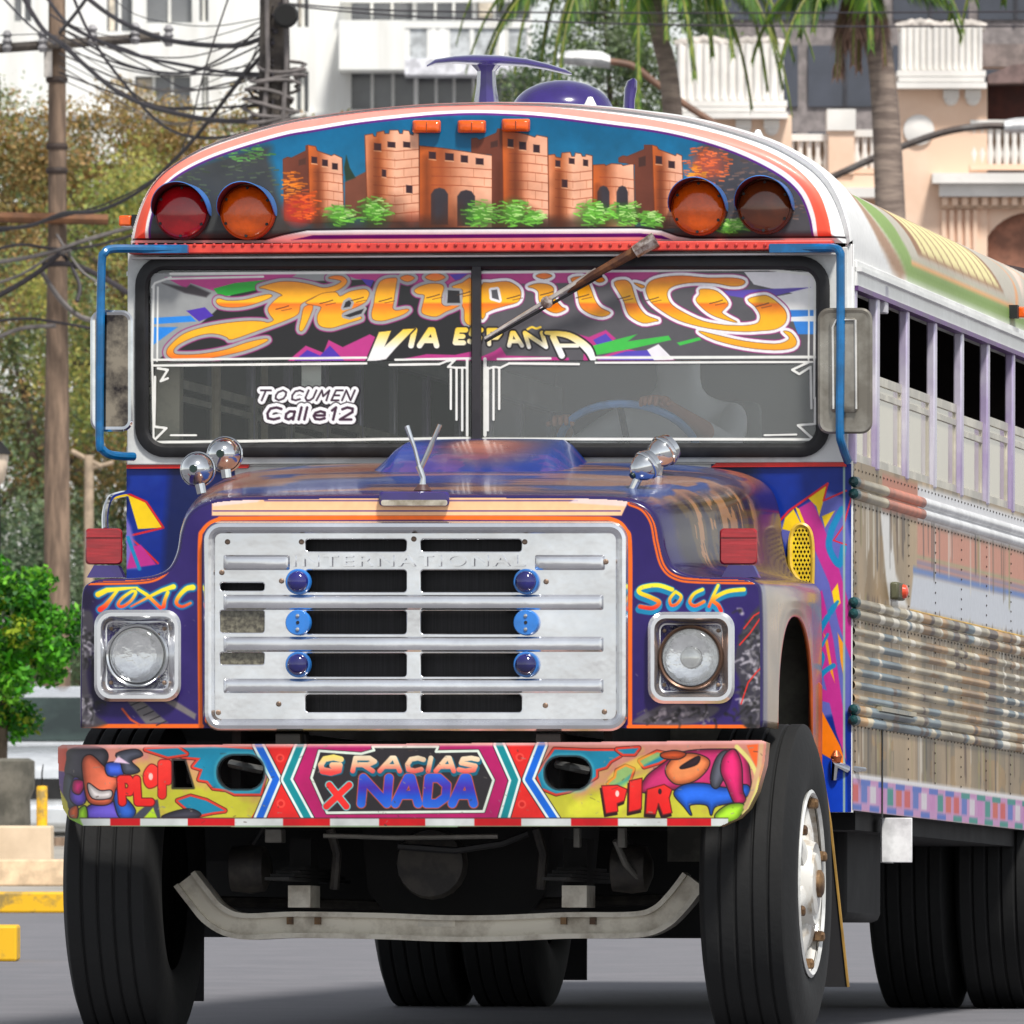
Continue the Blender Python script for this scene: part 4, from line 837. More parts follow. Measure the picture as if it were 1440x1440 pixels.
for cx, cy, rx, ry in ((478,302,22,16),(526,296,24,20),(676,300,26,20),(722,298,24,22),(750,306,14,12),(836,300,26,20),(880,300,24,18),(916,308,16,12),(1030,318,26,10)):
    mc.ell(cx, cy+4, rx*.9, ry*.9, (38, 70, 30), 0.9, .8); mc.ell(cx, cy, rx*.6, ry*.6, (90, 170, 50), 1.0, .75); spr(cx-4, cy, rx, ry, (104, 176, 60), 46, int(cx), 8, 1.9, .3); spr(cx+4, cy-4, rx*.7, ry*.6, (176, 220, 130), 16, int(cx)+1, 7, 1.4, .3)
mc.C *= (0.86+0.24*vnoise(mc.U, mc.V, 26, 91, 5))[..., None]
mc.C = keepC*(1-inside[..., None])+mc.C*inside[..., None]
# white and purple swoosh along the lower edge
SW = [(178,345),(178,336),(372,336),(400,329),(432,323),(500,322),(900,320),(930,323),(952,331),(972,334),(1192,333),(1192,345)]
mc.stroke(SW[1:-1], 2.5, (24, 18, 24), 1.2); mc.fill([(x, y+1.5) for x, y in SW], (240, 240, 240))
mc.fill([(408,337),(440,330.5),(900,328),(930,331),(944,337),(900,333),(440,336)], (96, 24, 150))
OUTER = cr(ROOF_L, 5)+[np.array(q) for q in cr([ROOF_L[-1]]+OUT_R, 5)][1:]
OUTER = [tuple(q) for q in OUTER]
mc.cut(OUTER, False, 1.0)
ROOFZ = [P(u, v, YB) for u, v in OUTER]; CXR = P(684, 300, YB).x
def mpos(U, V):
    p = Pa(U, V, np.full(U.shape, YM)); d = -np.clip(Cv.sd(U, V, OUTER), -40, 0)/PXM
    p[..., 1] = YM+0.05*np.clip(1-d/0.05, 0, 1)**2      # rolls back towards the roof at its rim
    return p
mural = mc.build('front_cap_mural', mpos, ART, bus, thresh=0.5, label='arched front cap painted with a brick castle under a blue sky')

# ---------------------------------------------------------------- warning lamps, clearance lamps
HOODM = mat('blue_lamp_hood', (70, 128, 204), 0.3, coat=0.4)
HOODI = mat('dark_lamp_hood_lining', (110, 20, 30), 0.5)
for cx, cy, m_, lab in ((258,299,REDLENS,'red warning lamp'),(350,299,AMBER,'amber warning lamp'),(984,293,AMBER,'amber warning lamp'),(1077,291,AMBERD,'dim brown warning lamp')):
    c = P(cx, cy, YM); r = 39/PXM
    lamp = MB().lathe([(r*1.03, 0.012), (r*1.03, -0.03), (r*0.97, -0.036)], c, 'y', 36).build('warning_lamp', mat('lamp_ring_'+lab.split()[0], {'red': (90, 16, 24), 'amber': (190, 70, 14), 'dim': (96, 50, 30)}[lab.split()[0]], 0.4), bus, label=lab)
    MB().lathe([(r*0.98*math.cos(a), -0.030-0.028*math.sin(a)) for a in np.linspace(0, math.pi/2*.98, 10)], c, 'y', 36, cap1=True).build('lamp_lens', m_, lamp)
    loops = []
    for rad, y0, y1 in ((1.06, 0.0, -0.15), (1.09, 0.0, -0.15)):
        for end in (0, 1):
            lp = []
            for i in range(25):
                a = math.pi*(-0.04+1.08*i/24); prof = math.sin(max(0.0, min(1, (i/24)))*math.pi)**0.5
                yy = -0.004 if end == 0 else -(0.025+0.115*prof)
                lp.append(c+Vector((math.cos(a)*r*rad, yy, math.sin(a)*r*rad)))
            loops.append(lp)
    MB().loft([loops[0], loops[1]], closed=False).build('lamp_hood_lining', HOODI, lamp)
    MB().loft([loops[2], loops[3], loops[1]], closed=False).build('lamp_hood', HOODM, lamp)
    for k in range(6):
        a = math.pi*2*k/6+0.5
        MB().lathe([(0.006, 0), (0.005, -0.004)], c+Vector((math.cos(a)*r*.9, -0.041, math.sin(a)*r*.9)), 'y', 6, cap1=True).build('lamp_screw', RUBBER, lamp)
for cx, cy in ((600,178),(663.5,178),(725.5,176)):
    loops = []
    for ins, y in ((0, YM+.02), (0, YM-0.02), (3, YM-0.034), (6, YM-0.038)):
        loops.append([P(u, v, y) for u, v in rr(cx-20+ins, cy-9+ins*.7, cx+20-ins, cy+9-ins*.7, 3, 3)])
    cl = MB().loft(loops, cap1=True).build('clearance_lamp', AMBER, bus)
    MB().box(P(cx-1, cy+6, YM-0.0395), P(cx+1, cy-6, YM-.03)).build('lens_rib', mat('dark_amber_rib', (150, 60, 10), 0.3), cl)
for cx, cy, s_ in ((178, 311, -1), (1181, 306, 1)):
    q = P(cx, cy, 1.62)
    mk = MB().box(q+Vector((-.022, -.03, -.018)), q+Vector((.022, .03, .018))).build('corner_marker_lamp', AMBER, bus, bevel=0.006)
    MB().box(q+Vector((-.03*s_-.006, -.035, -.02)), q+Vector((-.03*s_+.010, .035, .02))).build('lamp_base', RUBBER, mk)

# ---------------------------------------------------------------- wiper
a_, b_ = P(914,342,1.455), P(682,476,1.50)
wip = MB().tube([a_, a_.lerp(b_, .34)+Vector((0, -0.02, 0)), a_.lerp(b_, .5)], [0.020, 0.014, 0.009], 8).build('wiper', mat('rusty_wiper_arm', (120, 78, 46), 0.6, 0.3, rgb2=(80, 50, 36), scale=20), bus)
MB().tube([a_+Vector((-0.05, -.01, -.03)), a_+Vector((.02, -.01, .012))], [0.022, 0.026], 8).build('wiper_pivot', mat('worn_silver', (190, 180, 172), 0.4, 0.6, rgb2=(120, 100, 90), scale=40), wip)
d_ = (b_-a_)
MB().tube([a_+d_*0.32+Vector((0, -.01, .01)), b_], [0.011, 0.006], 6).build('wiper_blade', mat('wiper_blade_metal', (200, 192, 184), 0.35, 0.5), wip)
MB().tube([a_+d_*0.30+Vector((.006, -.002, -.012)), b_+Vector((.0, 0.004, -.010))], 0.005, 6).build('blade_rubber', RUBBER, wip)
MB().lathe([(0.02, .01), (0.02, -.02), (.01, -.024)], a_+d_*0.62+Vector((0, -.004, 0)), 'y', 10, cap1=True).build('wiper_joint', MATS['worn_silver'], wip)

# ---------------------------------------------------------------- mirrors on blue tube brackets
YMIR = 1.40
tube_l = cr([(262,350,1.46),(200,350,1.45),(158,350,1.42),(147,356,1.40),(143,372,1.40),(141,480,1.40),(140,615,1.40),(144,632,1.41),(158,640,1.44),(188,642,1.52)], 4)
tl = MB().tube([P(u, v, y) for u, v, y in tube_l], 0.0145, 10).build('mirror_bracket', BLUEP, bus, label='blue bent tube mirror bracket')
MB().box(P(200,356,1.445), P(266,345,1.475)).build('bracket_flange', BLUEP, tl)
tube_r = cr([(1082,349,1.46),(1140,349,1.45),(1172,349,1.42),(1181,355,1.40),(1182,372,1.40),(1182,480,1.40),(1181,600,1.40),(1184,625,1.42),(1192,648,1.50)], 4)
tr_ = MB().tube([P(u, v, y) for u, v, y in tube_r], 0.0145, 10).build('mirror_bracket', BLUEP, bus, label='blue bent tube mirror bracket')
MB().box(P(1082,355,1.44), P(1175,343,1.47)).build('bracket_flange', BLUEP, tr_)
MIRG = mat('mirror_glass', (150, 138, 124), 0.05, 1.0, rgb2=(52, 48, 50), scale=9, lo=.38, hi=.6)  # mottled tones stand for the dark reflections in the mirror
def mirror(x0, y0, x1, y1, rim, back, glass):
    loops = []
    for ins, y in ((4, YMIR+0.06), (0, YMIR+0.045), (0, YMIR+0.022), (3, YMIR+0.016), (7, YMIR+0.018)): loops.append([P(u, v, y) for u, v in rr(x0+ins, y0+ins, x1-ins, y1-ins, 16-ins, 6)])
    mr_ = MB().loft(loops, cap0=True).build('mirror', rim, bus)
    MB().loft([[P(u, v, YMIR+0.0185) for u, v in rr(x0+6, y0+6, x1-6, y1-6, 11, 6)], [P(u, v, YMIR+0.024) for u, v in rr(x0+6, y0+6, x1-6, y1-6, 11, 6)]], cap0=True, cap1=True).build('mirror_glass', glass, mr_)
    return mr_
m1_ = mirror(127, 436, 187, 607, CHROME, None, MIRG); m1_['label'] = 'chrome-rimmed mirror with dark reflections painted in'
MBK = mat('grey_mirror_back', (150, 146, 136), 0.25, 0.4, coat=0.4, rgb2=(112, 106, 96), scale=6)
m2_ = mirror(1150, 433, 1227, 610, MBK, None, MBK); m2_['label'] = 'grey rounded mirror housing'
loops = []
for ins, y in ((0, YMIR+0.0185), (0, YMIR+0.008), (3, YMIR+0.004)): loops.append([P(u, v, y) for u, v in rr(1167+ins, 447+ins, 1206-ins, 580-ins, 7, 4)])
MB().loft(loops, cap1=True).build('housing_panel', MBK, m2_)
MB().tube([P(1172,575,YMIR), P(1171,460,YMIR), P(1176,450,YMIR), P(1203,450,YMIR), P(1204,575,YMIR)], 0.004, 6).build('housing_ridge', mat('pale_ridge', (214, 212, 206), 0.3, 0.3), m2_)

# ---------------------------------------------------------------- hood furniture
HB = []
for t in np.linspace(0, 1, 15):
    y = 1.0+0.52*t; h = math.sin(min(1, t*1.35)*math.pi/2); lp = []
    for i in range(27):
        a = -1+2*i/26; x = a*(0.37); x += CXR*0
        pr = np.clip((1-abs(a))/0.32, 0, 1); pr = pr*pr*(3-2*pr)
        base = hood_pos(np.array([2.0*abs(a)*0.7]), np.array([min(y, Y1)]))[0, 2]
        lp.append((x, y, base-0.012+0.092*h*pr))
    HB.append(lp)
hb = Cv(0, 26, 0, 14, 0.25, 0.25, (26, 54, 128))
n_ = vnoise(hb.U*.4, hb.V, 1.4, 31, 3); hb.C[:] = np.where((n_ > .62)[..., None], np.array((64, 58, 130.)), hb.C)
hb.ell(14.5, 7.5, 6.0, 4.5, (150, 84, 64), 0.9, 0.8); hb.ell(13.5, 8.5, 3, 2.5, (190, 124, 100), 0.9, .7); hb.ell(4.5, 7, 3, 3, (70, 84, 160), 1, .8)
HBA = np.array(HB)
def hbpos(U, V):
    u0 = np.clip(U.astype(int), 0, 25); v0 = np.clip(V.astype(int), 0, 13); a = (U-u0)[..., None]; b = (V-v0)[..., None]
    return (HBA[v0, u0]*(1-a)+HBA[v0, u0+1]*a)*(1-b)+(HBA[v0+1, u0]*(1-a)+HBA[v0+1, u0+1]*a)*b
hb.build('hood_scoop', hbpos, ARTH, bus, label='blue raised cowl scoop behind the hood')
def on_hood(px, py, x, dy=0.0):
    pass
# ornament: purple plaque with a chrome V and stem
pl_ = MB().loft([[P(u, v, y) for u, v in rr(533+i_, 691+i_*.6, 632-i_, 712-i_*.4, 6, 4)] for i_, y in ((0, .16), (0, .125), (3, .117))], cap1=True).build('hood_plaque', PURPLE, bus)
MB().loft([[P(u, v, .115) for u, v in rr(536,703,629,711,3,3)], [P(u, v, .14) for u, v in rr(536,703,629,711,3,3)]], cap0=True).build('plaque_edge', WORN, pl_)
orn = MB().tube([P(594,694,.2), P(595,672,.2), P(589,655,.2)], [0.014, 0.009, 0.012], 10).build('hood_ornament', CHROME, bus, label='chrome V-shaped hood ornament')
MB().tube([P(590,658,.2), P(583,630,.2), P(572,599,.2)], [0.007, 0.006, 0.009], 8).build('ornament_wing', CHROME, orn)
MB().tube([P(592,658,.2), P(604,632,.2), P(619,597,.2)], [0.008, 0.009, 0.007], 8).build('ornament_wing', CHROME, orn)
MB().lathe([(0.016, -.02), (0.03, 0), (.016, .02)], P(594,690,.2), 'z', 12, cap1=True).build('ornament_base', mat('brown_base', (86, 60, 60), 0.4), orn)
# chrome bullet lamps
def bullet(px, py, Y, r, ax, stalk_to):
    c = P(px, py, Y); ax = Vector(ax).normalized()
    b = MB().lathe([(r*.25, -r*1.05), (r*.62, -r*.80), (r*.92, -r*.30), (r, r*.1), (r*1.02, r*.55), (r*.9, r*.9), (r*.4, r*1.15)], c, ax, 28, cap0=True, cap1=True).build('bullet_lamp', CHROME, bus, label='chrome bullet-shaped lamp on the hood')
    MB().lathe([(r*.23, -r*1.22), (r*.26, -r*1.0)], c, ax, 12, cap0=True).build('lamp_tip', mat('dark_green_tip', (40, 58, 54), 0.2, 0.3), b)
    MB().lathe([(r*1.03, r*.12), (r*1.10, r*.2), (r*1.10, r*.4), (r*1.03, r*.5)], c, ax, 28).build('lamp_band', CHROME, b)
    MB().tube([c, P(stalk_to[0], stalk_to[1], Y)], [r*.34, r*.30], 10).build('lamp_stalk', CHROME, b)
bullet(277, 660, 0.45, 0.054, (0.02, 1, 0), (284, 694)); bullet(315, 639, 1.0, 0.056, (0.02, 1, 0), (319, 672))
bullet(905, 657, 0.45, 0.046, (0.62, 0.55, 0.55), (888, 692)); bullet(930, 637, 1.0, 0.050, (0.62, 0.55, 0.55), (925, 668))
# red reflectors on the fenders
for x0, x1, cx in ((120,172,146),(1012,1065,1038)):
    loops = []
    for ins, y in ((0, .36), (0, .335), (2, .328)): loops.append([P(u, v, y) for u, v in rr(x0+ins, 743+ins, x1-ins, 794-ins, 6, 4)])
    rf = MB().loft(loops, cap0=True, cap1=True).build('fender_reflector', REFL, bus, label='square red fender reflector')
    MB().box(P(x0+1, 757, .3265), P(x1-1, 755, .332)).build('reflector_groove', mat('dark_red_groove', (110, 16, 24), 0.4), rf)
    MB().prism([P(u, v, .33) for u, v in ((x0+12,795),(x1-6,795),(x1+2,812),(x0+2,812))], (0, 0.05, 0)).build('reflector_bracket', PURPLE, rf)
MB().tube([P(u, v, y) for u, v, y in cr([(148,746,.5),(148,722,.7),(154,702,.9),(166,696,1.2),(180,694,1.55)], 5)], 0.011, 8).build('chrome_pipe', CHROME, bus)

# ---------------------------------------------------------------- roof
YR0, YR1 = 1.55, 10.4
rp_ = np.array([(q.x-CXR, q.z) for q in ROOFZ]); 
half = rp_[rp_[:, 0] <= 1e-6]; half = half[np.argsort(half[:, 0])]
half[:, 0] *= HW/abs(half[0, 0])
prof = np.concatenate([half, (half*np.array((-1, 1)))[::-1][1:]])[::-1]      # from the right eave over to the left
arc = np.concatenate([[0], np.cumsum(np.hypot(*np.diff(prof, axis=0).T))]); ATOT = arc[-1]
EXT = .085                       # eave drops below the front cap
prof0 = prof.copy(); prof = np.concatenate([[(HW, prof[0, 1]-EXT)], prof, [(-HW, prof[-1, 1]-EXT)]]); arc = np.concatenate([[0], np.cumsum(np.hypot(*np.diff(prof, axis=0).T))]); ATOT = arc[-1]
rf_ = Cv(0, ATOT, YR0, YR1, 0.02, 0.03, (236, 236, 234))
rf_.fill([(0.0,2.75),(0.03,2.55),(.12,2.25),(.28,2.0),(.45,1.9),(.47,2.05),(.3,2.2),(.14,2.6),(.04,2.95)], (172, 138, 112), .05)
rf_.fill([(.02,2.95),(.13,2.65),(.3,2.25),(.5,2.1),(.5,2.7),(.3,2.9),(.16,3.1),(.1,10.4),(.02,10.4)], (136, 164, 92), .05)
rf_.fill([(.10,3.1),(.2,2.95),(.36,2.85),(.6,2.8),(.6,10.4),(.10,10.4)], (188, 182, 168), .05)
rf_.fill([(.09,3.05),(.11,3.05),(.11,10.4),(.09,10.4)], (222, 170, 116), .02)
rf_.fill([(.15,3.3),(.42,3.1),(.43,5.4),(.15,5.7)], (150, 112, 84), .03); rf_.fill([(.17,3.45),(.4,3.25),(.41,5.3),(.17,5.6)], (228, 218, 160), .03)
for k in range(9): rf_.stroke([(.16, 3.6+.23*k), (.40, 3.4+.23*k)], .03, (150, 112, 84), .02)
for k in range(4): rf_.stroke(cr([(.11, 6+.6*k), (.25, 6.2+.6*k), (.42, 6.1+.6*k)], 4), .04, (226, 160, 110), .03); rf_.fill([(.18, 6.3+.9*k), (.36, 6.5+.9*k), (.36, 6.8+.9*k)], (232, 206, 190), .04)
rf_.fill([(.44,2.1),(.47,2.1),(.47,10.4),(.44,10.4)], (226, 196, 200), .02)
rf_.C *= (0.93+0.14*vnoise(rf_.U*4, rf_.V, 1, 44, 4))[..., None]
ZE = half[0, 1]
def rpos(U, V):
    t = np.clip((V-1.6)/.9, 0, 1); t = t*t*(3-2*t); z = np.interp(U, arc, prof[:, 1])
    return np.stack([np.interp(U, arc, prof[:, 0]), V, ZE+(z-ZE)*(1-.20*t)], -1)
# white rim that closes the front cap against the roof
def resamp(L_, n):
    L_ = np.asarray(L_, float); a = np.concatenate([[0], np.cumsum(np.linalg.norm(np.diff(L_, axis=0), axis=1))]); t = np.linspace(0, a[-1], n)
    return np.stack([np.interp(t, a, L_[:, k]) for k in range(3)], -1)
ro_ = resamp([tuple(P(u, v, YM)) for u, v in OUTER], 80); ro_[:, 1] = YM+.048
rr_ = resamp([(x, YR0, z) for x, z in prof0[::-1]], 80)
mid_ = (ro_*.35+rr_*.65); mid_[:, 1] = YM+.03
MB().loft([[tuple(p) for p in q] for q in (ro_+np.array((0, .012, 0)), ro_, mid_, rr_, rr_+np.array((0, .02, 0)))], closed=False).build('front_cap_rim', WHITE, bus)
roof = rf_.build('roof', rpos, mat_paint('faded_roof_paint', .55, coat=0, spec=.25), bus, label='white arched roof with faded green and cream side lettering')
# liner so that the roof has thickness
MB().loft([[(x*.975, y, ZE+(z-ZE)*(.8 if y > 2 else .95)-.04) for x, z in prof] for y in (YR0+.03, 2.4, YR1-.02)], closed=False).build('ceiling_lining', BLACKIN, bus)
def roofz(x): return float(np.interp(-abs(x), half[:, 0], half[:, 1]))

# whale-tail aerial, dome and fin on the roof
def at_roof(px, py, Y): return P(px, py, Y)
y_ = 2.1
ta = MB().loft([[P(cx+dx*wd, vy_, y_+dy*0.06) for dx, dy in ((-1,0),(-.6,-.8),(0,-1),(.6,-.8),(1,0),(.6,.8),(0,1),(-.6,.8))] for cx, vy_, wd in ((685,175,18),(684,139,17),(684,120,14),(684,100,13),(684,88,24))]).build('roof_aerial', PURPLE, bus, label='purple whale-tail aerial on the roof')
lo = []
for px, py, wd, th in ((600,93,3,2),(612,87,8,5),(640,84,11,7),(665,84,13,9),(684,85,14,10),(705,85,13,9),(740,88,11,7.5),(770,94,9,6),(795,101,7,4.5),(804,104,3,2)):
    lo.append([P(px, py+math.sin(a)*th*.8, y_+math.cos(a)*wd*.008) for a in np.linspace(0, 2*math.pi, 12, endpoint=False)])
MB().loft(lo, cap0=True, cap1=True).build('aerial_wing', PURPLE, ta)
c = P(791, 158, 3.2); rx = 72/ (F/45.2); lo = []
MB().lathe([(rx*math.cos(a), 0.112*math.sin(a)) for a in np.linspace(0, math.pi/2*.99, 10)], c, 'z', 32, cap1=True).build('roof_dome', PURPLE, bus, label='purple dome on the roof')
MB().lathe([(rx*1.06, -0.20), (rx*1.06, 0.0), (rx, .01)], c, 'z', 32).build('dome_flange', WHITE, bus)
lo = []
for px, py, wd in ((884,190,8),(885,140,8),(887,125,9),(889,114,7),(891,110,2)):
    lo.append([P(px+math.sin(a)*wd, py, 3.5+math.cos(a)*.03) for a in np.linspace(0, 2*math.pi, 12, endpoint=False)])
MB().loft(lo, cap1=True).build('roof_fin', PURPLE, bus, label='upright purple fin on the roof')
for px, py in ((830,148),(1066,194)):
    MB().lathe([(.022, -.05), (.022, 0.0), (.008, .028)], P(px, py, 1.75), 'z', 10, cap1=True).build('roof_bolt', WHITE, bus)

# ---------------------------------------------------------------- right side wall and its mirror twin
def zs(py, px=1195): return PS(px, py, XS).z
Zsk, Zsill = zs(1139), zs(661, 1243)
Zwt, Zht = zs(425, 1246), roofz(HW)-EXT*.8
YS0 = YB+0.005; YS1 = 10.35
sc_ = Cv(YS0, YS1, Zsk, Zsill, 0.02, 0.007, (170, 140, 100))
def yz(px, py): q = PS(px, py, XS); return (q.y, q.z)
S_ = sc_
S_.C *= (0.45+0.85*vnoise(S_.U*2.2, S_.V*1.6, 1, 51, 4))[..., None]
S_.C[:] = S_.C*0.75+0.25*np.where((vnoise(S_.U*5, S_.V*2, 1, 52, 3) > .56)[..., None], np.where((vnoise(S_.U*1.5, S_.V*6, 1, 58, 3) > .55)[..., None], np.array((150, 120, 70.)), np.array((84, 100, 110.))), np.array((206, 198, 184.)))
ya = yz(1246, 760)[0]; yb = yz(1290, 760)[0]
zt, zm, zb_ = zs(705), zs(795), zs(838)
S_.fill([(yb,zt),(YS1,zt),(YS1,zm+.06),(yb,zm+.03)], (206, 140, 116), .05); S_.fill([(yb-.1,zm+.03),(YS1,zm+.06),(YS1,zb_),(yb-.2,zb_)], (206, 210, 218), .03)
S_.stroke([(yb-.1,zm+.04),(YS1,zm+.065)], .022, (96, 128, 190), .015); S_.stroke([(yb,zm+.09),(YS1,zm+.11)], .012, (170, 160, 120), .01); S_.stroke([(yb,zm+.07),(YS1,zm+.09)], .016, (150, 130, 150), .01)
S_.fill([(ya-.15,zt),(ya+.1,zt),(ya+.25,zs(790)),(ya+.6,zb_),(ya+.1,zb_),(ya,zs(800))], (228, 226, 222), .03)
S_.fill([(yb,zs(652)),(YS1,zs(652)),(YS1,zs(704)),(yb,zs(704))], (224, 224, 226), .02); S_.fill([(ya-.1,zs(652)),(yb,zs(652)),(yb,zs(704)),(ya-.1,zs(704))], (190, 122, 96), .02)
r_ = np.random.default_rng(5)
for i in range(280):      # rust and rain streaks running down the lower panels
    y = r_.uniform(YS0, YS1); z = r_.choice([zs(1018), zs(838), zs(708)]); L_ = r_.uniform(.04, .22)
    S_.stroke([(y, z), (y+.01, z-L_)], r_.uniform(.01, .04), tuple(np.array(r_.choice([[84, 58, 38], [110, 92, 70], [222, 216, 204], [146, 140, 84], [60, 52, 46]]))), .02, .75)
zc0, zc1 = zs(1139), zs(1093)
S_.fill([(YS0,zc0),(YS1,zc0),(YS1,zc1),(YS0,zc1)], (196, 142, 190), .01)
k = 0; y = YS0
while y < YS1:
    wd = .22; c_ = [(206, 84, 84), (86, 112, 190), (214, 206, 214), (196, 130, 186), (40, 140, 130), (206, 96, 80)][k % 6]
    S_.fill([(y,zc0+.03),(y+wd*.7,zc0+.03),(y+wd*.7,zc1-.02),(y,zc1-.02)], c_, .008)
    S_.stroke([(y, zc1-.012 if k % 2 else zc0+.012), (y+wd, zc1-.012 if k % 2 else zc0+.012)], .02, (70, 104, 190) if y < 4 else (40, 140, 130), .008); y += wd; k += 1
S_.fill([(YS0,zc1),(YS1,zc1),(YS1,zc1+.016),(YS0,zc1+.016)], (232, 230, 232), .006)
SIDEART = mat_paint('weathered_side_paint', 0.42, metal=0.12, coat=0.0, bump=0.15, bscale=3, spec=.3)
side_r = sc_.build('side_wall', lambda U, V: np.stack([np.full(U.shape, HW), U, V], -1), SIDEART, bus, label='weathered metal side wall with faded murals')
side_l = sc_.build('side_wall', lambda U, V: np.stack([np.full(U.shape, -HW), U, V], -1), SIDEART, bus, label='weathered metal side wall facing away')
for s_, wl in ((1, side_r), (-1, side_l)):
    MB().box((s_*(HW-.05), YS0, Zsk), (s_*(HW-.004), YS1, Zsill)).build('inner_wall', BLACKIN, bus)
    STEEL = mat('weathered_rail', (206, 190, 154), 0.28, 0.5, rgb2=(104, 112, 112), scale=2.4, stretch=(1, .9, 3), lo=.36, hi=.64)
    WST = mat('white_rail', (226, 226, 226), 0.3, var=0.06); COR = mat('coral_rail', (190, 116, 90), 0.4)
    def rail_(z, r, y0, y1, m):
        if m is not STEEL:
            MB().loft([[(s_*(HW-.004+r*.9*math.sin(a)), y, z+r*math.cos(a)) for a in np.linspace(0, math.pi, 9)] for y in (y0, y1)], closed=False).build('rub_rail', m, wl); return
        q = Cv(y0, y1, 0, 1, .03, .125, (190, 172, 136)); Vz = q.V*.03+z
        n1_ = vnoise(q.U*3.2, Vz*9, 1, 61, 4); n2_ = vnoise(q.U*1.3, Vz*4, 1, 62, 3); n3_ = vnoise(q.U*5.0, Vz*2, 1, 63, 3)
        q.C = np.where((n2_ > .56)[..., None], np.array((178, 136, 78.)), np.where((n2_ < .40)[..., None], np.array((104, 120, 126.)), np.array((184, 170, 140.))))*(.45+.95*n1_)[..., None]
        q.C = np.where((n3_ > .68)[..., None], np.array((224, 216, 198.)), np.where((n3_ < .30)[..., None], np.array((88, 64, 44.)), q.C))
        q.build('rub_rail', lambda U, V: np.stack([s_*(HW-.004+r*.9*np.sin(V*math.pi)), U, z+r*np.cos(V*math.pi)], -1), mat_paint('worn_painted_rail', .32, metal=.25, coat=.0, spec=.35), wl)
    for y0, y1, m in ((YS0, ya, STEEL), (ya, yb+.15, COR), (yb+.15, YS1, WST)):
        rail_(zs(676), .019, y0, y1, m); rail_(zs(693), .019, y0, y1, m)
    for z in (zs(846), zs(862), zs(997), zs(1012)): rail_(z, .018, YS0, YS1, STEEL)
    for k in range(6): rail_(zs(886+19*k), .014, YS0, YS1, STEEL)
    rail_(zs(838), .006, yb-.2, YS1, mat('yellow_pinstripe', (206, 160, 40), 0.4))
    if s_ > 0:
        TIP = mat('teal_rail_cap', (8, 58, 60), 0.3)
        for yy in (676, 693, 846, 862, 997, 1012): MB().lathe([(.006, -.02), (.017, -.008), (.019, .02), (.019, .05)], (HW+.004, YS0-.01, zs(yy)), 'y', 12, cap0=True).build('rail_cap', TIP, wl)
    rv = MB()
    for zz in (zs(658), zs(708), zs(872), zs(1020), zs(985)):
        y = YS0+.04
        while y < YS1: rv.add([(s_*(HW+.001), y-.006, zz-.004), (s_*(HW+.001), y+.006, zz-.004), (s_*(HW+.001), y+.006, zz+.004), (s_*(HW+.001), y-.006, zz+.004), (s_*(HW+.004), y, zz)], [(0,1,4),(1,2,4),(2,3,4),(3,0,4)]); y += .09
    for k in range(11):
        y = YS0+.06+.71*k if k == 0 else YS0+.7+.71*k
        for j in range(26):
            zz = zs(1085)+(zs(715)-zs(1085))*j/25
            rv.add([(s_*(HW+.001), y-.006, zz-.004), (s_*(HW+.001), y+.006, zz-.004), (s_*(HW+.001), y+.006, zz+.004), (s_*(HW+.001), y-.006, zz+.004), (s_*(HW+.004), y, zz)], [(0,1,4),(1,2,4),(2,3,4),(3,0,4)])
    rv.build('rivet_row', mat('dark_rivet', (74, 66, 58), 0.5, 0.4), wl, kind='stuff')
    # header over the windows and drip rail
    MB().box((s_*(HW-.06), YS0, Zwt), (s_*(HW+.012), YS1, Zht+.004)).build('window_header', WHITE, bus, bevel=.004)
    MB().box((s_*(HW-.02), YS0, Zht-.035), (s_*(HW+.028), YS1, Zht-.02)).build('drip_rail', WHITE, bus)
    MB().box((s_*(HW-.02), YS0, Zwt-.004), (s_*(HW+.016), YS1, Zwt+.012)).build('header_lip', mat('purple_lip', (98, 60, 120), 0.4), bus)
    # pillars and two-part sash windows
    POST = mat('lilac_pillar', (214, 210, 222), 0.3, 0.4, rgb2=(176, 160, 196), scale=2)
    ys = [PS(1233, 560, XS).y]; pit = (PS(1424, 600, XS).y-PS(1275, 600, XS).y)/4; y1_ = PS(1275, 600, XS).y
    posts = [(YS0+.03, .05), (ys[0], .07)]+[(y1_+pit*i, .06) for i in range(20) if y1_+pit*i < YS1-.2]+[(YS1-.04, .08)]
    for yy, wd in posts:
        MB().box((s_*(HW-.026), yy-wd/2, Zsill-.01), (s_*(HW+.006), yy+wd/2, Zwt+.003)).build('window_pillar', POST, bus, bevel=.006)
    SASH = mat('aluminium_sash', (206, 200, 186), 0.35, 0.4, var=0.1); PANE = mat_glass('side_window_glass', (236, 226, 202), 0.56, 0.05, 2.0, 0.2) if s_ > 0 else mat_glass('cabin_dimming_side_glass', (74, 72, 64), 0.5, 0.05, 2.0, 0.2)  # near panes: beige building reflection in the film; far panes tinted to darken cabin
    zmid = PS(1243, 530, XS).z
    for i in range(len(posts)-1):
        a0 = posts[i][0]+posts[i][1]/2+.004; a1 = posts[i+1][0]-posts[i+1][1]/2-.004
        if a1-a0 < .12: continue
        zm_ = zmid+(0.0 if i != 4 else -.03)
        wn = MB()
        for b0, b1 in ((Zsill, Zsill+.03), (zm_-.03, zm_), (zm_-.075, zm_-.055)): wn.box((s_*(HW-.03), a0, b0), (s_*(HW-.012), a1, b1))
        wn.box((s_*(HW-.03), a0, Zsill+.03), (s_*(HW-.013), a0+.02, zm_-.03)).box((s_*(HW-.03), a1-.02, Zsill+.03), (s_*(HW-.013), a1, zm_-.03))
        wo = wn.build('side_window', SASH, bus, smooth=False)
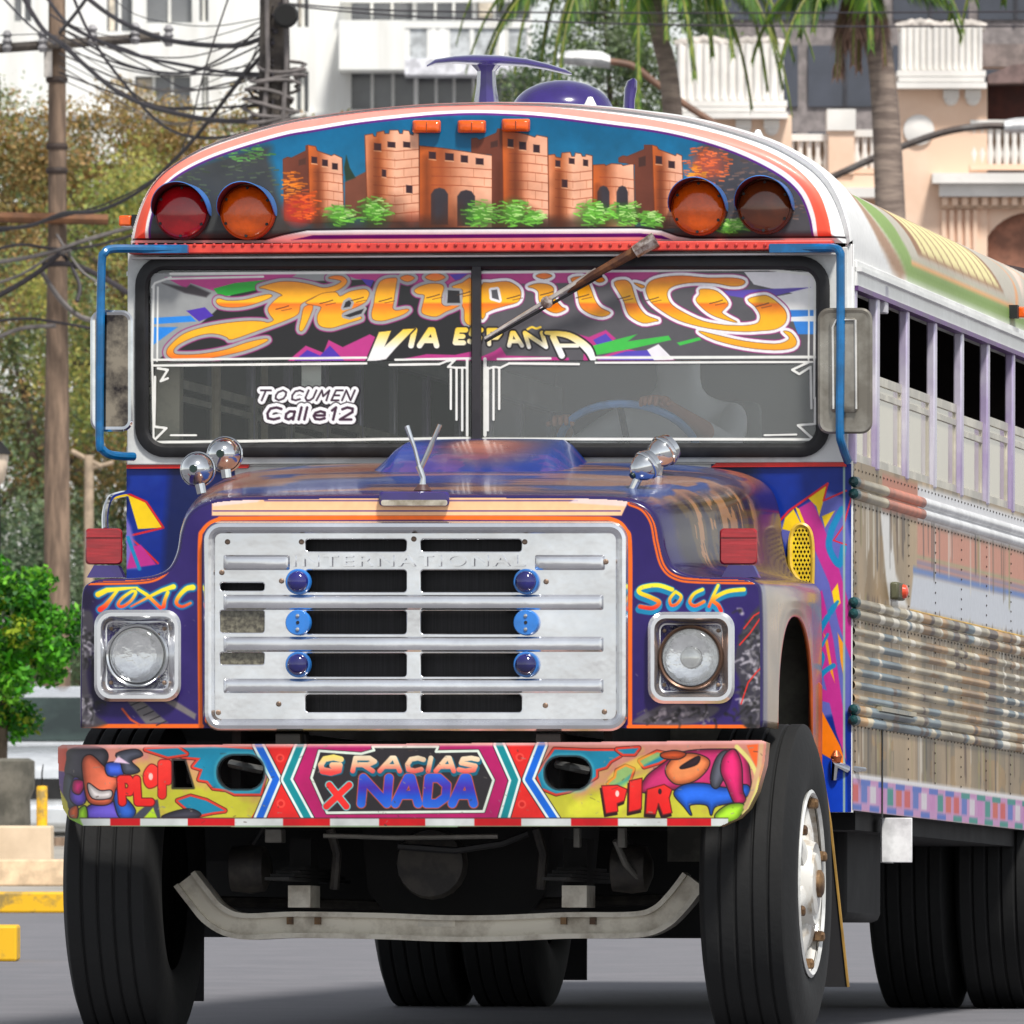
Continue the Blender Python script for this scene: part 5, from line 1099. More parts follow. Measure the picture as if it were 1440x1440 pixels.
        if s_ < 0: MB().box((s_*(HW-.023), a0, zm_), (s_*(HW-.019), a1, Zwt)).build('window_or_dimming_pane', PANE, wo, smooth=False)  # far side shut with an added tinted pane to dim the cabin
        MB().box((s_*(HW-.023), a0+.02, Zsill+.03), (s_*(HW-.019), a1-.02, zm_-.03)).build('window_or_dimming_pane', PANE, wo, smooth=False)
# small things on the right side
q = PS(1258, 832, XS); ml = MB().box(q+Vector((0, -.12, -.03)), q+Vector((.03, .06, .03))).build('side_marker_lamp', mat('olive_lamp_base', (84, 84, 60), 0.5), bus, bevel=.008)
MB().lathe([(.026, 0), (.022, .012), (.008, .018)], q+Vector((.03, .0, 0)), 'x', 14, cap1=True).build('marker_lens', mat('orange_red_lens', (224, 72, 36), 0.2, coat=.5), ml)
q = PS(1424, 440, HW); mk = MB().box(q+Vector((-.02, -.05, -.02)), q+Vector((.05, .05, .02))).build('roof_marker_lamp', AMBER, bus, bevel=.006); MB().box(q+Vector((-.03, -.1, -.024)), q+Vector((.03, -.05, .024))).build('lamp_base', RUBBER, mk)
q = P(1240, 421, 2.32); MB().box(q+Vector((-.018, -.04, -.048)), q+Vector((.018, .04, .048))).build('pillar_box', mat('pale_grey_box', (196, 194, 200), 0.4), bus, bevel=.004)
hk = MB().tube([P(1173,1096,1.56), P(1174,1074,1.545), P(1190,1081,1.56), P(1216,1082,1.75)], [.012, .02, .014, .007], 8).build('door_latch', CHROME, bus)
MB().lathe([(.014, -.01), (.02, 0.01), (.008, .03)], P(1176,1068,1.55), 'z', 10, cap1=True).build('latch_knob', mat('copper_knob', (190, 100, 60), 0.35, 0.5), hk)
a_, b_ = P(1240, 1213, 2.45), P(1283, 1150, 2.45)
wp = MB().box((a_.x, 2.44, a_.z), (b_.x, 2.455, b_.z)).build('step_plate', mat('white_step_plate', (222, 222, 222), 0.45), bus, bevel=.003)
MB().box((a_.x-.005, 2.455, a_.z+.0), (a_.x+.02, 2.6, b_.z)).build('plate_bracket', GREYP, wp)
q = PS(1240, 1030, XS); MB().box(q+Vector((0, -.15, .07)), q+Vector((.02, .75, .085))).build('hatch_hinge', STEEL, bus); MB().box(q+Vector((-.0, -.01, -.29)), q+Vector((.004, .01, .07))).build('hatch_seam', RUBBER, bus)

for sx in (-1, 1): MB().box((sx*(HW-.028), 1.552, Zwt-.25), (sx*(HW+.004), YS0+.012, roofz(HW)-.01)).build('corner_post', WHITE, bus, bevel=.008)
# ---------------------------------------------------------------- floor, back wall, seats, steering
ZF = Zsk+.14
MB().box((-HW+.05, 1.75, ZF-.06), (HW-.05, YS1-.02, ZF)).build('cabin_floor', BLACKIN, bus)
rw = [(x, z) for x, z in prof]+[(-HW, Zsk), (HW, Zsk)]
MB().prism([(x, YS1-.03, z) for x, z in rw], (0, .05, 0)).build('rear_wall', mat('rear_wall_paint', (56, 44, 44), 0.5), bus)
MB().box((-HW+.05, 1.60, ZF-.06), (HW-.05, 1.75, zpx(655, 1.6))).build('dashboard', BLACKIN, bus)
SEAT = mat('green_seat_vinyl', (52, 62, 54), 0.5)
st0 = empty('bench_seat', parent=bus)
for k in range(9):
    for sx in (-1, 1):
        y = 3.3+.74*k; x0, x1 = (.22, 1.12) if sx > 0 else (-1.12, -.22)
        so = MB().loft([[(xx, y+dy, ZF+.42+dz) for xx, dz in ((x0, 0), (x1, 0), (x1, .13), (x0, .13))] for dy in (0, .42)], cap0=True, cap1=True).build('seat_cushion', SEAT, st0 if False else bus, bevel=.02)
        MB().loft([[(xx, y+.40+dz*.12, ZF+.5+dz) for xx in (x0, x1)]+[(xx, y+.48+dz*.12, ZF+.5+dz) for xx in (x1, x0)] for dz in (0, .62)], cap0=True, cap1=True).build('seat_back', SEAT, so, bevel=.02)
        MB().box((x0+.05, y+.05, ZF), (x0+.1, y+.4, ZF+.42)).box((x1-.1, y+.05, ZF), (x1-.05, y+.4, ZF+.42)).build('seat_leg', DARK, so)
bpy.data.objects.remove(st0)
SWC = P(884, 632, 1.90); nrm = Vector((0.0, 0.62, 0.78)).normalized(); ex = Vector((1, 0, 0)); ey = nrm.cross(ex)
stw = MB().tube([SWC+(ex*math.cos(a)+ey*math.sin(a))*.235 for a in np.linspace(0, 2*math.pi, 40, endpoint=False)], .014, 8, closed=True).build('steering_wheel', mat('pale_blue_wheel_rim', (110, 166, 232), 0.3), bus)
for a in (0.5, 2.6, 4.7): MB().tube([SWC, SWC+(ex*math.cos(a)+ey*math.sin(a))*.235], .012, 6).build('wheel_spoke', DARK, stw)
MB().tube([SWC, SWC+Vector((0, -.28, -.36))], .03, 8).build('steering_column', DARK, stw)

MB().box(P(218,618,1.75), P(258,505,1.82)).build('door_post', mat('beige_door_post', (190, 182, 160), .5), bus)
MB().tube([P(304,640,1.9), P(304,480,1.9)], .016, 8).build('grab_pole', mat('tan_grab_pole', (170, 156, 130), .4), bus)
MB().tube([P(372,640,2.1), P(372,480,2.1)], .012, 8).build('grab_pole', MATS['tan_grab_pole'], bus)
MB().box(P(424,546,1.62), P(452,500,1.625)).build('hanging_card', mat('pale_card', (214, 214, 204), .6), bus)
# ---------------------------------------------------------------- wheels
TYRE = mat('dusty_tyre', (22, 23, 24), 0.85, rgb2=(12, 13, 14), scale=2.5, bump=.1, bscale=30)
WPNT = mat('white_wheel_paint', (214, 212, 206), 0.35, coat=.2, rgb2=(166, 150, 128), scale=9, lo=.35, hi=.5)
BRZ = mat('rusty_tan_steel', (134, 104, 70), 0.55, 0.3, rgb2=(84, 62, 44), scale=18)
SIDEW = TYRE
TR = 0.525
def axz(y): return TR+y*math.tan(AL)
def wheel(xo, sgn, Y, full=True):
    """xo: outer face x, sgn: +1 when the outer face looks to +x"""
    cz = axz(Y); c = Vector((xo, Y, cz)); tw = .315
    w_ = MB().lathe([(.30, -.02), (.292, -.05), (.285, -.09), (.26, -.11)], c, Vector((sgn, 0, 0)), 40).build('wheel', WPNT if full else DARK, bus)
    p = [(.298, -.035), (.31, -.012), (.36, .0), (.43, .002), (.475, -.01), (.505, -.022)]
    x = -.026
    for g in range(5):
        p += [(TR-.003, x-.002), (TR, x-.006), (TR, x-.043), (TR-.003, x-.047)]
        if g < 4: p += [(TR-.009, x-.049), (TR-.009, x-.0525)]
        x -= .0535
    p += [(.505, -tw+.02), (.475, -tw+.01), (.43, -tw), (.36, -tw), (.31, -tw+.015), (.29, -tw+.035)]
    MB().lathe([(r, h) for r, h in p], c, Vector((sgn, 0, 0)), 72).build('tyre', TYRE, w_)
    MB().lathe([(.20, -.20), (.22, -.18), (.22, -.12), (.0, -.12)], c, Vector((sgn, 0, 0)), 24).build('brake_drum', DARK, w_)
    if full:
        MB().lathe([(.302, -.018), (.310, -.006), (.300, .0), (.288, -.010)], c, Vector((sgn, 0, 0)), 40).build('rim_edge', mat('bright_rim_edge', (226, 226, 222), .3, .3), w_)
        MB().lathe([(.15, -.14), (.15, -.02), (.135, .01), (.105, .0), (.10, .012), (.07, .016)], c, Vector((sgn, 0, 0)), 28, cap1=True).build('hub', WPNT, w_)
        MB().lathe([(.046, .005), (.046, .026), (.034, .034), (.015, .036)], c, Vector((sgn, 0, 0)), 20, cap1=True).build('hub_cap', BRZ, w_)
        for k in range(6):
            a = math.pi*2*k/6+.35; u = Vector((0, math.cos(a), math.sin(a))); t = Vector((0, -math.sin(a), math.cos(a))); X_ = Vector((sgn, 0, 0)); lo = []
            for rad, wd, h0, h1 in ((.10, .062, -.11, .0), (.17, .046, -.10, -.005), (.235, .042, -.10, -.02), (.275, .05, -.10, -.03), (.288, .052, -.09, -.045)):
                b = c+u*rad; lo.append([b+t*wd+X_*h0, b+t*wd*.8+X_*(h1-.01), b+t*wd*.3+X_*h1, b-t*wd*.3+X_*h1, b-t*wd*.8+X_*(h1-.01), b-t*wd+X_*h0])
            MB().loft(lo, cap0=True, cap1=True).build('wheel_spoke', WPNT, w_)
            b = c+u*.268
            MB().lathe([(.017, -.03), (.017, .006), (.011, .010)], b, X_, 6, cap1=True).build('rim_clamp', BRZ, w_)
            MB().box(b+Vector((-.02, -.02, -.012)), b+Vector((.0, .02, .018))).build('clamp_lug', BRZ, w_)
    return w_
wheel(1.213, 1, YF); wheel(-1.213, -1, YF)
YRA = 6.84
wheel(1.26, 1, YRA); wheel(.935, 1, YRA, False); wheel(-1.26, -1, YRA); wheel(-.935, -1, YRA, False)

# ---------------------------------------------------------------- axle and underbody
AXP = mat('grey_axle_paint', (232, 226, 210), 0.5, rgb2=(176, 166, 148), scale=10, lo=.3, hi=.55)
ax_ = cr([(262,1236,0),(282,1262,0),(305,1288,0),(342,1303,0),(420,1301,0),(540,1303,0),(620,1306,0),(700,1306,0),(800,1302,0),(895,1301,0),(930,1291,0),(955,1268,0),(978,1238,0)], 5)
def axle_part(name, t0, t1, y0, y1, m, par):
    lo = []
    for i, (u, v, _) in enumerate(ax_):
        a = np.array(ax_[min(i+1, len(ax_)-1)])-np.array(ax_[max(i-1, 0)]); n = np.array((-a[1], a[0]))/np.hypot(a[0], a[1]) * (1 if a[0] > 0 else -1)
        A_ = P(u+n[0]*t0, v+n[1]*t0, YF); B_ = P(u+n[0]*t1, v+n[1]*t1, YF)
        lo.append([(A_.x, YF+y0, A_.z), (B_.x, YF+y0, B_.z), (B_.x, YF+y1, B_.z), (A_.x, YF+y1, A_.z)])
    return MB().loft(lo, cap0=True, cap1=True).build(name, m, par)
axle = axle_part('front_axle', -13, 12, -.015, .03, AXP, bus)
axle_part('axle_flange', -19, -12, -.045, .06, AXP, axle); axle_part('axle_flange', 11, 18, -.045, .06, AXP, axle)
for x0, x1 in ((405,450),(790,837)):
    MB().box(P(x0, 1276, YF-.06), P(x1, 1246, YF+.12)).build('spring_pad', AXP, axle)
    MB().box(P(x0+2, 1246, YF-.04), P(x1-2, 1180, YF+.1)).build('spring_bracket', DARK, axle)
    for b_ in (x0+2, x1-4): MB().box(P(b_-4, 1300, YF-.05), P(b_+6, 1290, YF-.02)).build('u_bolt', BRZ, axle)
    q0 = P((x0+x1)/2, 1240, YF)
    for k in range(4): MB().box((q0.x-.04, .25+.1*k, q0.z+.012*k), (q0.x+.04, 1.4-.1*k, q0.z+.010+.012*k)).build('leaf_spring', DARK, axle)
MB().box(P(588,1303,YF-.017), P(640,1293,YF-.012)).build('axle_tag', mat('pale_tag', (206, 200, 186), .5), axle)
# chassis rails, engine pan, tanks, cross members
for sx in (-1, 1): MB().box((sx*.43-.04, .12, .80), (sx*.43+.04, 10.0, 1.02)).build('frame_rail', DARK, bus)
zlo = P(430, 1322, 1.4).z
MB().loft([[(x, y, z) for x, z in ((-.34, .95), (.34, .95), (.30, zlo+.16), (.2, zlo+.04), (-.2, zlo+.04), (-.30, zlo+.16))] for y in (.9, 1.9)], cap0=True, cap1=True).build('oil_pan', DARK, bus)
MB().loft([[(x, y, z) for x, z in ((-.8, 1.0), (.8, 1.0), (.8, .86), (-.8, .86))] for y in (.3, .36)], cap0=True, cap1=True).build('radiator_support', DARK, bus)
MB().box((-1.12, 2.2, P(430, 1318, 2.2).z), (1.0, 2.3, 1.0)).build('cross_member', DARK, bus)
MB().box((-1.1, 2.3, P(430, 1316, 3).z+.02), (-.5, 3.6, .98)).build('fuel_tank', DARK, bus, bevel=.05)
MB().box((.5, 2.5, P(1000, 1296, 3).z), (1.08, 3.4, .98)).build('battery_box', DARK, bus, bevel=.03)
MB().box((-1.18, 2.0, ZF-.2), (1.18, 10.2, ZF-.09)).build('floor_frame', DARK, bus)
MB().tube([(-1.15, YRA, axz(YRA)), (1.15, YRA, axz(YRA))], .1, 12).build('rear_axle', DARK, bus)
MB().lathe([(.05, -.25), (.2, -.12), (.23, 0), (.2, .12), (.05, .25)], (0, YRA, axz(YRA)), 'y', 16).build('differential', DARK, bus)
MB().tube([(0, 1.9, .8), (0, YRA, axz(YRA))], .06, 10).build('drive_shaft', DARK, bus)
MB().box((-.8, 8.0, .55), (.8, 8.4, 1.0)).build('spare_carrier', DARK, bus)
for xx, y0, y1, p0, p1 in ((-.60, .5, .62, 1180, 1250), (.5, .45, .6, 1180, 1230)):
    pass
MB().tube([P(865,1182,.5), P(880,1215,.55), P(897,1235,.6)], [.010, .012, .009], 8).build('steering_link', mat('grey_link', (120, 118, 112), .5, .4), bus)
MB().tube([P(455,1175,.4), P(560,1178,.4), P(700,1176,.4)], .008, 6).build('brake_line', MATS['grey_link'], bus)
MB().box(P(372,1185,.42), P(402,1166,.5)).build('shackle_bracket', MATS['grey_link'], bus, bevel=.004)
for x0, x1 in ((806,818),(868,882)): MB().box(P(x0,1192,.42), P(x1,1164,.46)).build('shackle_bracket', MATS['grey_link'], bus, bevel=.004)
CH = mat('dusty_chassis_steel', (62, 58, 53), .6, .2, rgb2=(34, 31, 29), scale=12)
MB().tube([P(300,1268,.98), P(620,1276,.98), P(945,1264,.98)], .02, 8).build('tie_rod', CH, bus)
for px in (352, 888):
    q = P(px, 1222, .66); bch = MB().lathe([(.03, -.07), (.075, -.06), (.082, 0), (.075, .05), (.03, .07)], q, 'x', 18, cap0=True, cap1=True).build('brake_chamber', CH, bus)
    MB().tube([q+Vector((0, 0, .07)), q+Vector((.05 if px < 600 else -.05, .03, .16)), q+Vector((.14 if px < 600 else -.14, .08, .24))], .011, 6).build('brake_hose', RUBBER, bch)
for px in (470, 760): MB().tube([P(px,1250,.62), P(px+4,1200,.6), P(px-6,1165,.58)], .016, 8).build('shock_absorber', CH, bus)
MB().lathe([(.02, -.03), (.11, -.02), (.12, .03), (.05, .05)], P(606,1214,.62), 'y', 20, cap0=True).build('crank_pulley', CH, bus)
MB().tube([P(560,1190,.55), P(640,1196,.55), P(706,1186,.56), P(742,1172,.58)], .012, 6).build('radiator_hose', RUBBER, bus)
# grey wheel-well liners and mud flaps
LIN = mat('grey_wheel_well', (104, 102, 92), 0.7, rgb2=(70, 68, 62), scale=6)
for sx in (-1, 1):
    MB().loft([[(sx*xx, y, z) for y, z in ((.20, ZB+.02), (.21, ZTOP-.06), (.28, ZTOP+.015), (1.36, ZTOP+.015), (1.44, ZTOP-.06), (1.46, .62))] for xx in (.62, 1.126)], closed=False).build('wheel_well', LIN if sx > 0 else DARK, bus)
    MB().box((sx*.60, .2, .75), (sx*.63, 1.45, 1.3)).build('wheel_well_side', DARK, bus)
    MB().prism([(sx*x, 1.42, z) for x, z in ((1.10, .62), (1.10, ZARCH+.5), (1.145, ZARCH+.45), (1.145, .62))], (0, .02, 0)).build('fender_tail', mat('orange_brown_edge', (176, 78, 44), .5), bus)
q0 = P(1193,1388,1.50); q1 = P(1150,1388,1.50)
fr_ = MB().prism([(q1.x-.15, 1.50, q0.z+.0), (q0.x, 1.50, q0.z), (q0.x-.06, 1.49, .75), (q0.x-.10, 1.48, 1.0), (q1.x-.15, 1.48, 1.0)], (0, .012, 0)).build('mud_flap', mat('black_flap', (22, 21, 24), .7), bus)
MB().tube([(q0.x, 1.495, q0.z), (q0.x-.06, 1.485, .75), (q0.x-.10, 1.475, 1.0)], .005, 5).build('flap_edge', mat('ochre_edge', (150, 116, 50), .5), fr_)
q0 = P(286,1408,1.50); MB().box((-1.2, 1.5, q0.z), (q0.x, 1.512, 1.0)).build('mud_flap', MATS['black_flap'], bus)
a_, b_ = P(700,1378,7.75), P(825,1300,7.75); MB().box((a_.x, 7.75, a_.z), (b_.x, 7.765, .95)).build('mud_flap', MATS['black_flap'], bus)
MB().box((.62, 7.75, a_.z), (1.2, 7.765, .95)).build('mud_flap', MATS['black_flap'], bus)

# ---------------------------------------------------------------- people in the bus
def skin_person(name, J, E, mats, label, root, cat='person'):
    """J: joint -> (bus-local point, radius); E: edges"""
    ks = list(J); me = bpy.data.meshes.new(name); O = BUS_M @ Vector(J[root][0])
    me.from_pydata([tuple((BUS_M @ Vector(J[k][0]))-O) for k in ks], [(ks.index(a), ks.index(b)) for a, b in E], []); me.update()
    o = link(name, me, mats, None, label=label, cat=cat); o.location = O
    md = o.modifiers.new('skin', 'SKIN'); md.use_smooth_shade = True
    if not me.skin_vertices:
        bm = bmesh.new(); bm.from_mesh(me); bm.verts.layers.skin.verify(); bm.to_mesh(me); bm.free()
    for i, k in enumerate(ks):
        sv = me.skin_vertices[0].data[i]; sv.radius = (J[k][1], J[k][1]); sv.use_root = (k == root)
    s2 = o.modifiers.new('sub', 'SUBSURF'); s2.levels = 2; s2.render_levels = 2
    return o
def cloth_mat(name, shirt, trousers, skin, zs_):
    """clothes split by height and reach along the figure (object coordinates)"""
    m = bpy.data.materials.new(name); m.use_nodes = True; n = m.node_tree.nodes; L = m.node_tree.links; b = n['Principled BSDF']
    tc = n.new('ShaderNodeTexCoord'); sp = n.new('ShaderNodeSeparateXYZ'); L.new(tc.outputs['Object'], sp.inputs[0])
    rp = n.new('ShaderNodeValToRGB'); cr_ = rp.color_ramp; cr_.interpolation = 'CONSTANT'
    mr = n.new('ShaderNodeMapRange'); mr.inputs['From Min'].default_value = -.6; mr.inputs['From Max'].default_value = 1.0; L.new(sp.outputs['Z'], mr.inputs['Value'])
    cr_.elements[0].color = l4(trousers); cr_.elements[1].color = l4(shirt); cr_.elements[1].position = (zs_[0]+.6)/1.6
    e = cr_.elements.new((zs_[1]+.6)/1.6); e.color = l4(skin)
    L.new(mr.outputs[0], rp.inputs[0])
    # hands reach far forward of the chest
    lt = n.new('ShaderNodeMath'); lt.operation = 'LESS_THAN'; lt.inputs[1].default_value = zs_[2]; L.new(sp.outputs['Y'], lt.inputs[0])
    gt = n.new('ShaderNodeMath'); gt.operation = 'GREATER_THAN'; gt.inputs[1].default_value = 0.1; L.new(sp.outputs['Z'], gt.inputs[0])
    mu = n.new('ShaderNodeMath'); mu.operation = 'MULTIPLY'; L.new(lt.outputs[0], mu.inputs[0]); L.new(gt.outputs[0], mu.inputs[1])
    mx = n.new('ShaderNodeMix'); mx.data_type = 'RGBA'; mx.inputs[7].default_value = l4(skin)
    L.new(mu.outputs[0], mx.inputs[0]); L.new(rp.outputs[0], mx.inputs[6]); L.new(mx.outputs[2], b.inputs['Base Color']); b.inputs['Roughness'].default_value = .7
    return m
def seated(base, hands, name, label, mt):
    bx, by, bz = base; V = lambda x, y, z: (bx+x, by+y, bz+z)
    J = {'pelvis': (V(0, 0, .10), .14), 'belly': (V(0, -.02, .28), .14), 'chest': (V(0, -.03, .46), .15), 'neck': (V(0, -.04, .62), .058), 'head0': (V(0, -.06, .71), .075), 'head1': (V(0, -.06, .80), .092), 'crown': (V(0, -.04, .89), .07), 'nose': (V(0, -.155, .765), .018)}
    E = [('pelvis','belly'),('belly','chest'),('chest','neck'),('neck','head0'),('head0','head1'),('head1','crown'),('head0','nose')]
    for s_, S in ((-1, 'l'), (1, 'r')):
        J['sh'+S] = (V(s_*.19, -.03, .53), .062); J['hip'+S] = (V(s_*.10, -.06, .07), .10); J['kn'+S] = (V(s_*.15, -.48, .10), .068); J['an'+S] = (V(s_*.15, -.52, -.33), .045); J['to'+S] = (V(s_*.16, -.70, -.38), .038)
        E += [('chest','sh'+S),('pelvis','hip'+S),('hip'+S,'kn'+S),('kn'+S,'an'+S),('an'+S,'to'+S)]
        h = Vector(hands[S]); sh = Vector(J['sh'+S][0]); el = sh.lerp(h, .5)+Vector((s_*.10, .04, -.12)); J['el'+S] = (tuple(el), .046)
        d = (h-el).normalized(); J['wr'+S] = (tuple(h-d*.07), .028); J['pa'+S] = (tuple(h), .030)
        E += [('sh'+S,'el'+S),('el'+S,'wr'+S),('wr'+S,'pa'+S)]
        sidev = d.cross(Vector((0, 0, 1))).normalized()
        for f in range(4):
            k = (f-1.5)*.019; L_ = (.034, .042, .040, .030)[f]
            J['f%d0%s' % (f, S)] = (tuple(h+d*.045+sidev*k), .0095); J['f%d1%s' % (f, S)] = (tuple(h+d*(.045+L_*.8)+sidev*k*1.05+Vector((0, 0, -.010))), .0088); J['f%d2%s' % (f, S)] = (tuple(h+d*(.045+L_*1.0)+sidev*k*1.05+Vector((0, 0, -.040))), .008)
            E += [('pa'+S, 'f%d0%s' % (f, S)), ('f%d0%s' % (f, S), 'f%d1%s' % (f, S)), ('f%d1%s' % (f, S), 'f%d2%s' % (f, S))]
        J['t0'+S] = (tuple(h-d*.01-sidev*.04*s_), .0105); J['t1'+S] = (tuple(h+d*.035-sidev*.055*s_+Vector((0, 0, -.02))), .009); E += [('pa'+S,'t0'+S),('t0'+S,'t1'+S)]
    o = skin_person(name, J, E, mt, label, 'pelvis')
    hd = BUS_M @ Vector(V(0, -.045, .815)); ob = Vector(o.location)
    HAIR = mat('black_hair', (24, 20, 18), .6)
    lo = MB(); lo.lathe([(.102*math.cos(a), .10*math.sin(a)) for a in np.linspace(-.25, math.pi/2*.98, 9)], hd-ob+Vector((0, .02, .01)), 'z', 20, cap1=True).build('hair', HAIR, o)
    for s_ in (-1, 1):
        MB().lathe([(.004, -.006), (.009, 0), (.004, .006)], (BUS_M @ Vector(V(s_*.033, -.143, .80)))-ob, 'y', 10, cap0=True, cap1=True).build('eye', mat('dark_eye', (30, 24, 22), .2), o)
        MB().lathe([(.006, -.02), (.016, 0), (.006, .02)], (BUS_M @ Vector(V(s_*.094, -.05, .775)))-ob, 'z', 10, cap0=True, cap1=True).build('ear', mat('warm_skin', (150, 96, 70), .55), o)
    MB().tube([(BUS_M @ Vector(V(-.028, -.140, .725)))-ob, (BUS_M @ Vector(V(0, -.150, .722)))-ob, (BUS_M @ Vector(V(.028, -.140, .725)))-ob], .006, 6).build('mouth', mat('lip_skin', (120, 60, 54), .5), o)
    return o
SKIN = (186, 126, 96)
def rim_pt(a): return SWC+(ex*math.cos(a)+ey*math.sin(a))*.235+Vector((0, .02, .03))
sx_ = P(955, 600, 2.5).x
zseat = SWC.z-.40
drv = seated((sx_, 2.54, zseat), {'l': rim_pt(-math.pi*.86), 'r': rim_pt(-math.pi*.32)}, 'person', 'driver in a pale shirt with a hand on the blue steering wheel', cloth_mat('driver_clothes', (226, 228, 230), (50, 54, 70), SKIN, (.16, .62, -.53)))
dseat = MB().box((sx_-.25, 2.30, zseat-.12), (sx_+.25, 2.73, zseat)).build('driver_seat', SEAT, bus, bevel=.03)
MB().box((sx_-.25, 2.68, zseat), (sx_+.25, 2.78, zseat+.6)).build('seat_back', SEAT, dseat, bevel=.03); MB().box((sx_-.15, 2.5, ZF), (sx_+.15, 2.8, zseat-.12)).build('seat_base', DARK, dseat)
q = PS(1322, 540, 1.0); ksel = min(range(9), key=lambda k: abs(3.3+.74*k+.2-q.y)); yy = 3.3+.74*ksel
psg = seated((.74, yy+.27, ZF+.55), {'l': Vector((.60, yy-.10, ZF+.78)), 'r': Vector((.86, yy-.10, ZF+.78))}, 'person', 'passenger in a red shirt seated by a side window', cloth_mat('passenger_clothes', (150, 40, 40), (40, 44, 60), SKIN, (.16, .62, -.42)))

# ================================================================ THE PLACE
ASPH = mat('asphalt', (117, 116, 121), 0.85, rgb2=(108, 108, 113), scale=2.0, bump=.25, bscale=60, det=8)
MB().add([(-500, -150, 0), (500, -150, 0), (500, 900, 0), (-500, 900, 0)], [(0, 1, 2, 3)]).build('road', ASPH, smooth=False, kind='structure')
YKERB = mat('yellow_kerb_paint', (232, 180, 20), 0.6, rgb2=(150, 126, 70), scale=7, lo=.38, hi=.5)
CREAM = mat('cream_render', (226, 204, 176), 0.8, rgb2=(206, 184, 156), scale=2)
CONC = mat('pale_concrete', (176, 170, 160), 0.85, rgb2=(150, 146, 138), scale=1.5)
def slab(name, D0, D1, x0, x1, z0, z1, m, **k):
    a = W(x0, 0, D0).x; b = W(x1, 0, D0).x
    return MB().box((a, CAM.y+D0, z0), (b, CAM.y+D1, z1)).build(name, m, smooth=False, bevel=.012, **k)
slab('pavement', 78.2, 160, -900, 560, .004, .11, CONC, kind='structure')
slab('kerb', 77.9, 78.2, -900, 100, 0.0, .125, YKERB, kind='structure')
slab('traffic_island', 59.5, 59.9, -700, 24, 0.0, .165, YKERB, kind='structure')
wl_ = slab('low_wall', 84, 84.5, -800, 72, .11, .49, CREAM, label='low cream rendered wall behind the yellow kerb', cat='wall')
slab('low_wall', 83, 83.4, -800, 200, .11, .28, mat('cream_step_render', (222, 194, 160), .8), label='lower cream step in front of the rendered wall', cat='wall')
bo = empty('bollard', (W(59, 0, 84.25).x, CAM.y+84.25, .49), label='short yellow bollard standing on the cream wall', cat='bollard')
MB().lathe([(.036, 0), (.036, .25), (.030, .26)], (0, 0, 0), 'z', 14, cap0=True, cap1=True).build('post', YKERB, bo)
MB().tube([(0, 0, .25), (0, .0, .34), (.008, 0, .40)], [.008, .006, .004], 6).build('rod', DARK, bo)

# ---------------------------------------------------------------- foliage
LEAF = mat_paint('leaf_paint', 0.55, coat=0.0)
def _thin(m):
    n = m.node_tree.nodes; L = m.node_tree.links; b = n['Principled BSDF']; tl_ = n.new('ShaderNodeBsdfTranslucent'); mx = n.new('ShaderNodeMixShader'); mx.inputs[0].default_value = .42
    src = b.inputs['Base Color'].links[0].from_socket; L.new(src, tl_.inputs['Color']); out = n['Material Output']
    L.new(b.outputs[0], mx.inputs[1]); L.new(tl_.outputs[0], mx.inputs[2]); L.new(mx.outputs[0], out.inputs['Surface'])
_thin(LEAF)
def leaf_mesh(name, cents, n, size, cols, spread, seed, up=.3, asp=.5):
    """n leaf-sized quads scattered round clump centres (k,3); spread (k,) ; cols list of rgb"""
    r = np.random.default_rng(seed); cents = np.asarray(cents, float); k = len(cents)
    ci = r.integers(0, k, n); d = r.normal(size=(n, 3)); d /= np.linalg.norm(d, axis=1)[:, None]+1e-9
    rad = np.asarray(spread)[ci]*(r.random(n)**.45); p = cents[ci]+d*rad[:, None]
    a = r.normal(size=(n, 3)); a /= np.linalg.norm(a, axis=1)[:, None]; nn = d*.6+np.array((0, -.2, up))+r.normal(size=(n, 3))*.45
    b = np.cross(nn, a); b /= np.linalg.norm(b, axis=1)[:, None]+1e-9
    s = size*r.uniform(.6, 1.35, n)[:, None]
    q = np.stack([p-a*s*.5, p+b*s*asp*.5, p+a*s*.5, p-b*s*asp*.5], 1).reshape(-1, 3)
    me = bpy.data.meshes.new(name); me.vertices.add(len(q)); me.vertices.foreach_set('co', q.astype(np.float32).ravel())
    me.loops.add(4*n); me.loops.foreach_set('vertex_index', np.arange(4*n, dtype=np.int32)); me.polygons.add(n); me.polygons.foreach_set('loop_start', np.arange(0, 4*n, 4, dtype=np.int32)); me.update(calc_edges=True)
    cc = np.array(cols, float); clump = r.random(k); pick = (clump[ci]*len(cc)*.75+r.random(n)*len(cc)*.25).astype(int) % len(cc)
    c = lin(np.clip(cc[pick]*r.uniform(.8, 1.2, n)[:, None], 0, 255)); c = np.concatenate([c, np.ones((n, 1))], 1)
    at = me.color_attributes.new('Col', 'FLOAT_COLOR', 'POINT'); at.data.foreach_set('color', np.repeat(c, 4, 0).astype(np.float32).ravel())
    return me
BARK = mat('grey_brown_bark', (112, 98, 84), 0.9, rgb2=(74, 62, 52), scale=6, bump=.4, bscale=20)
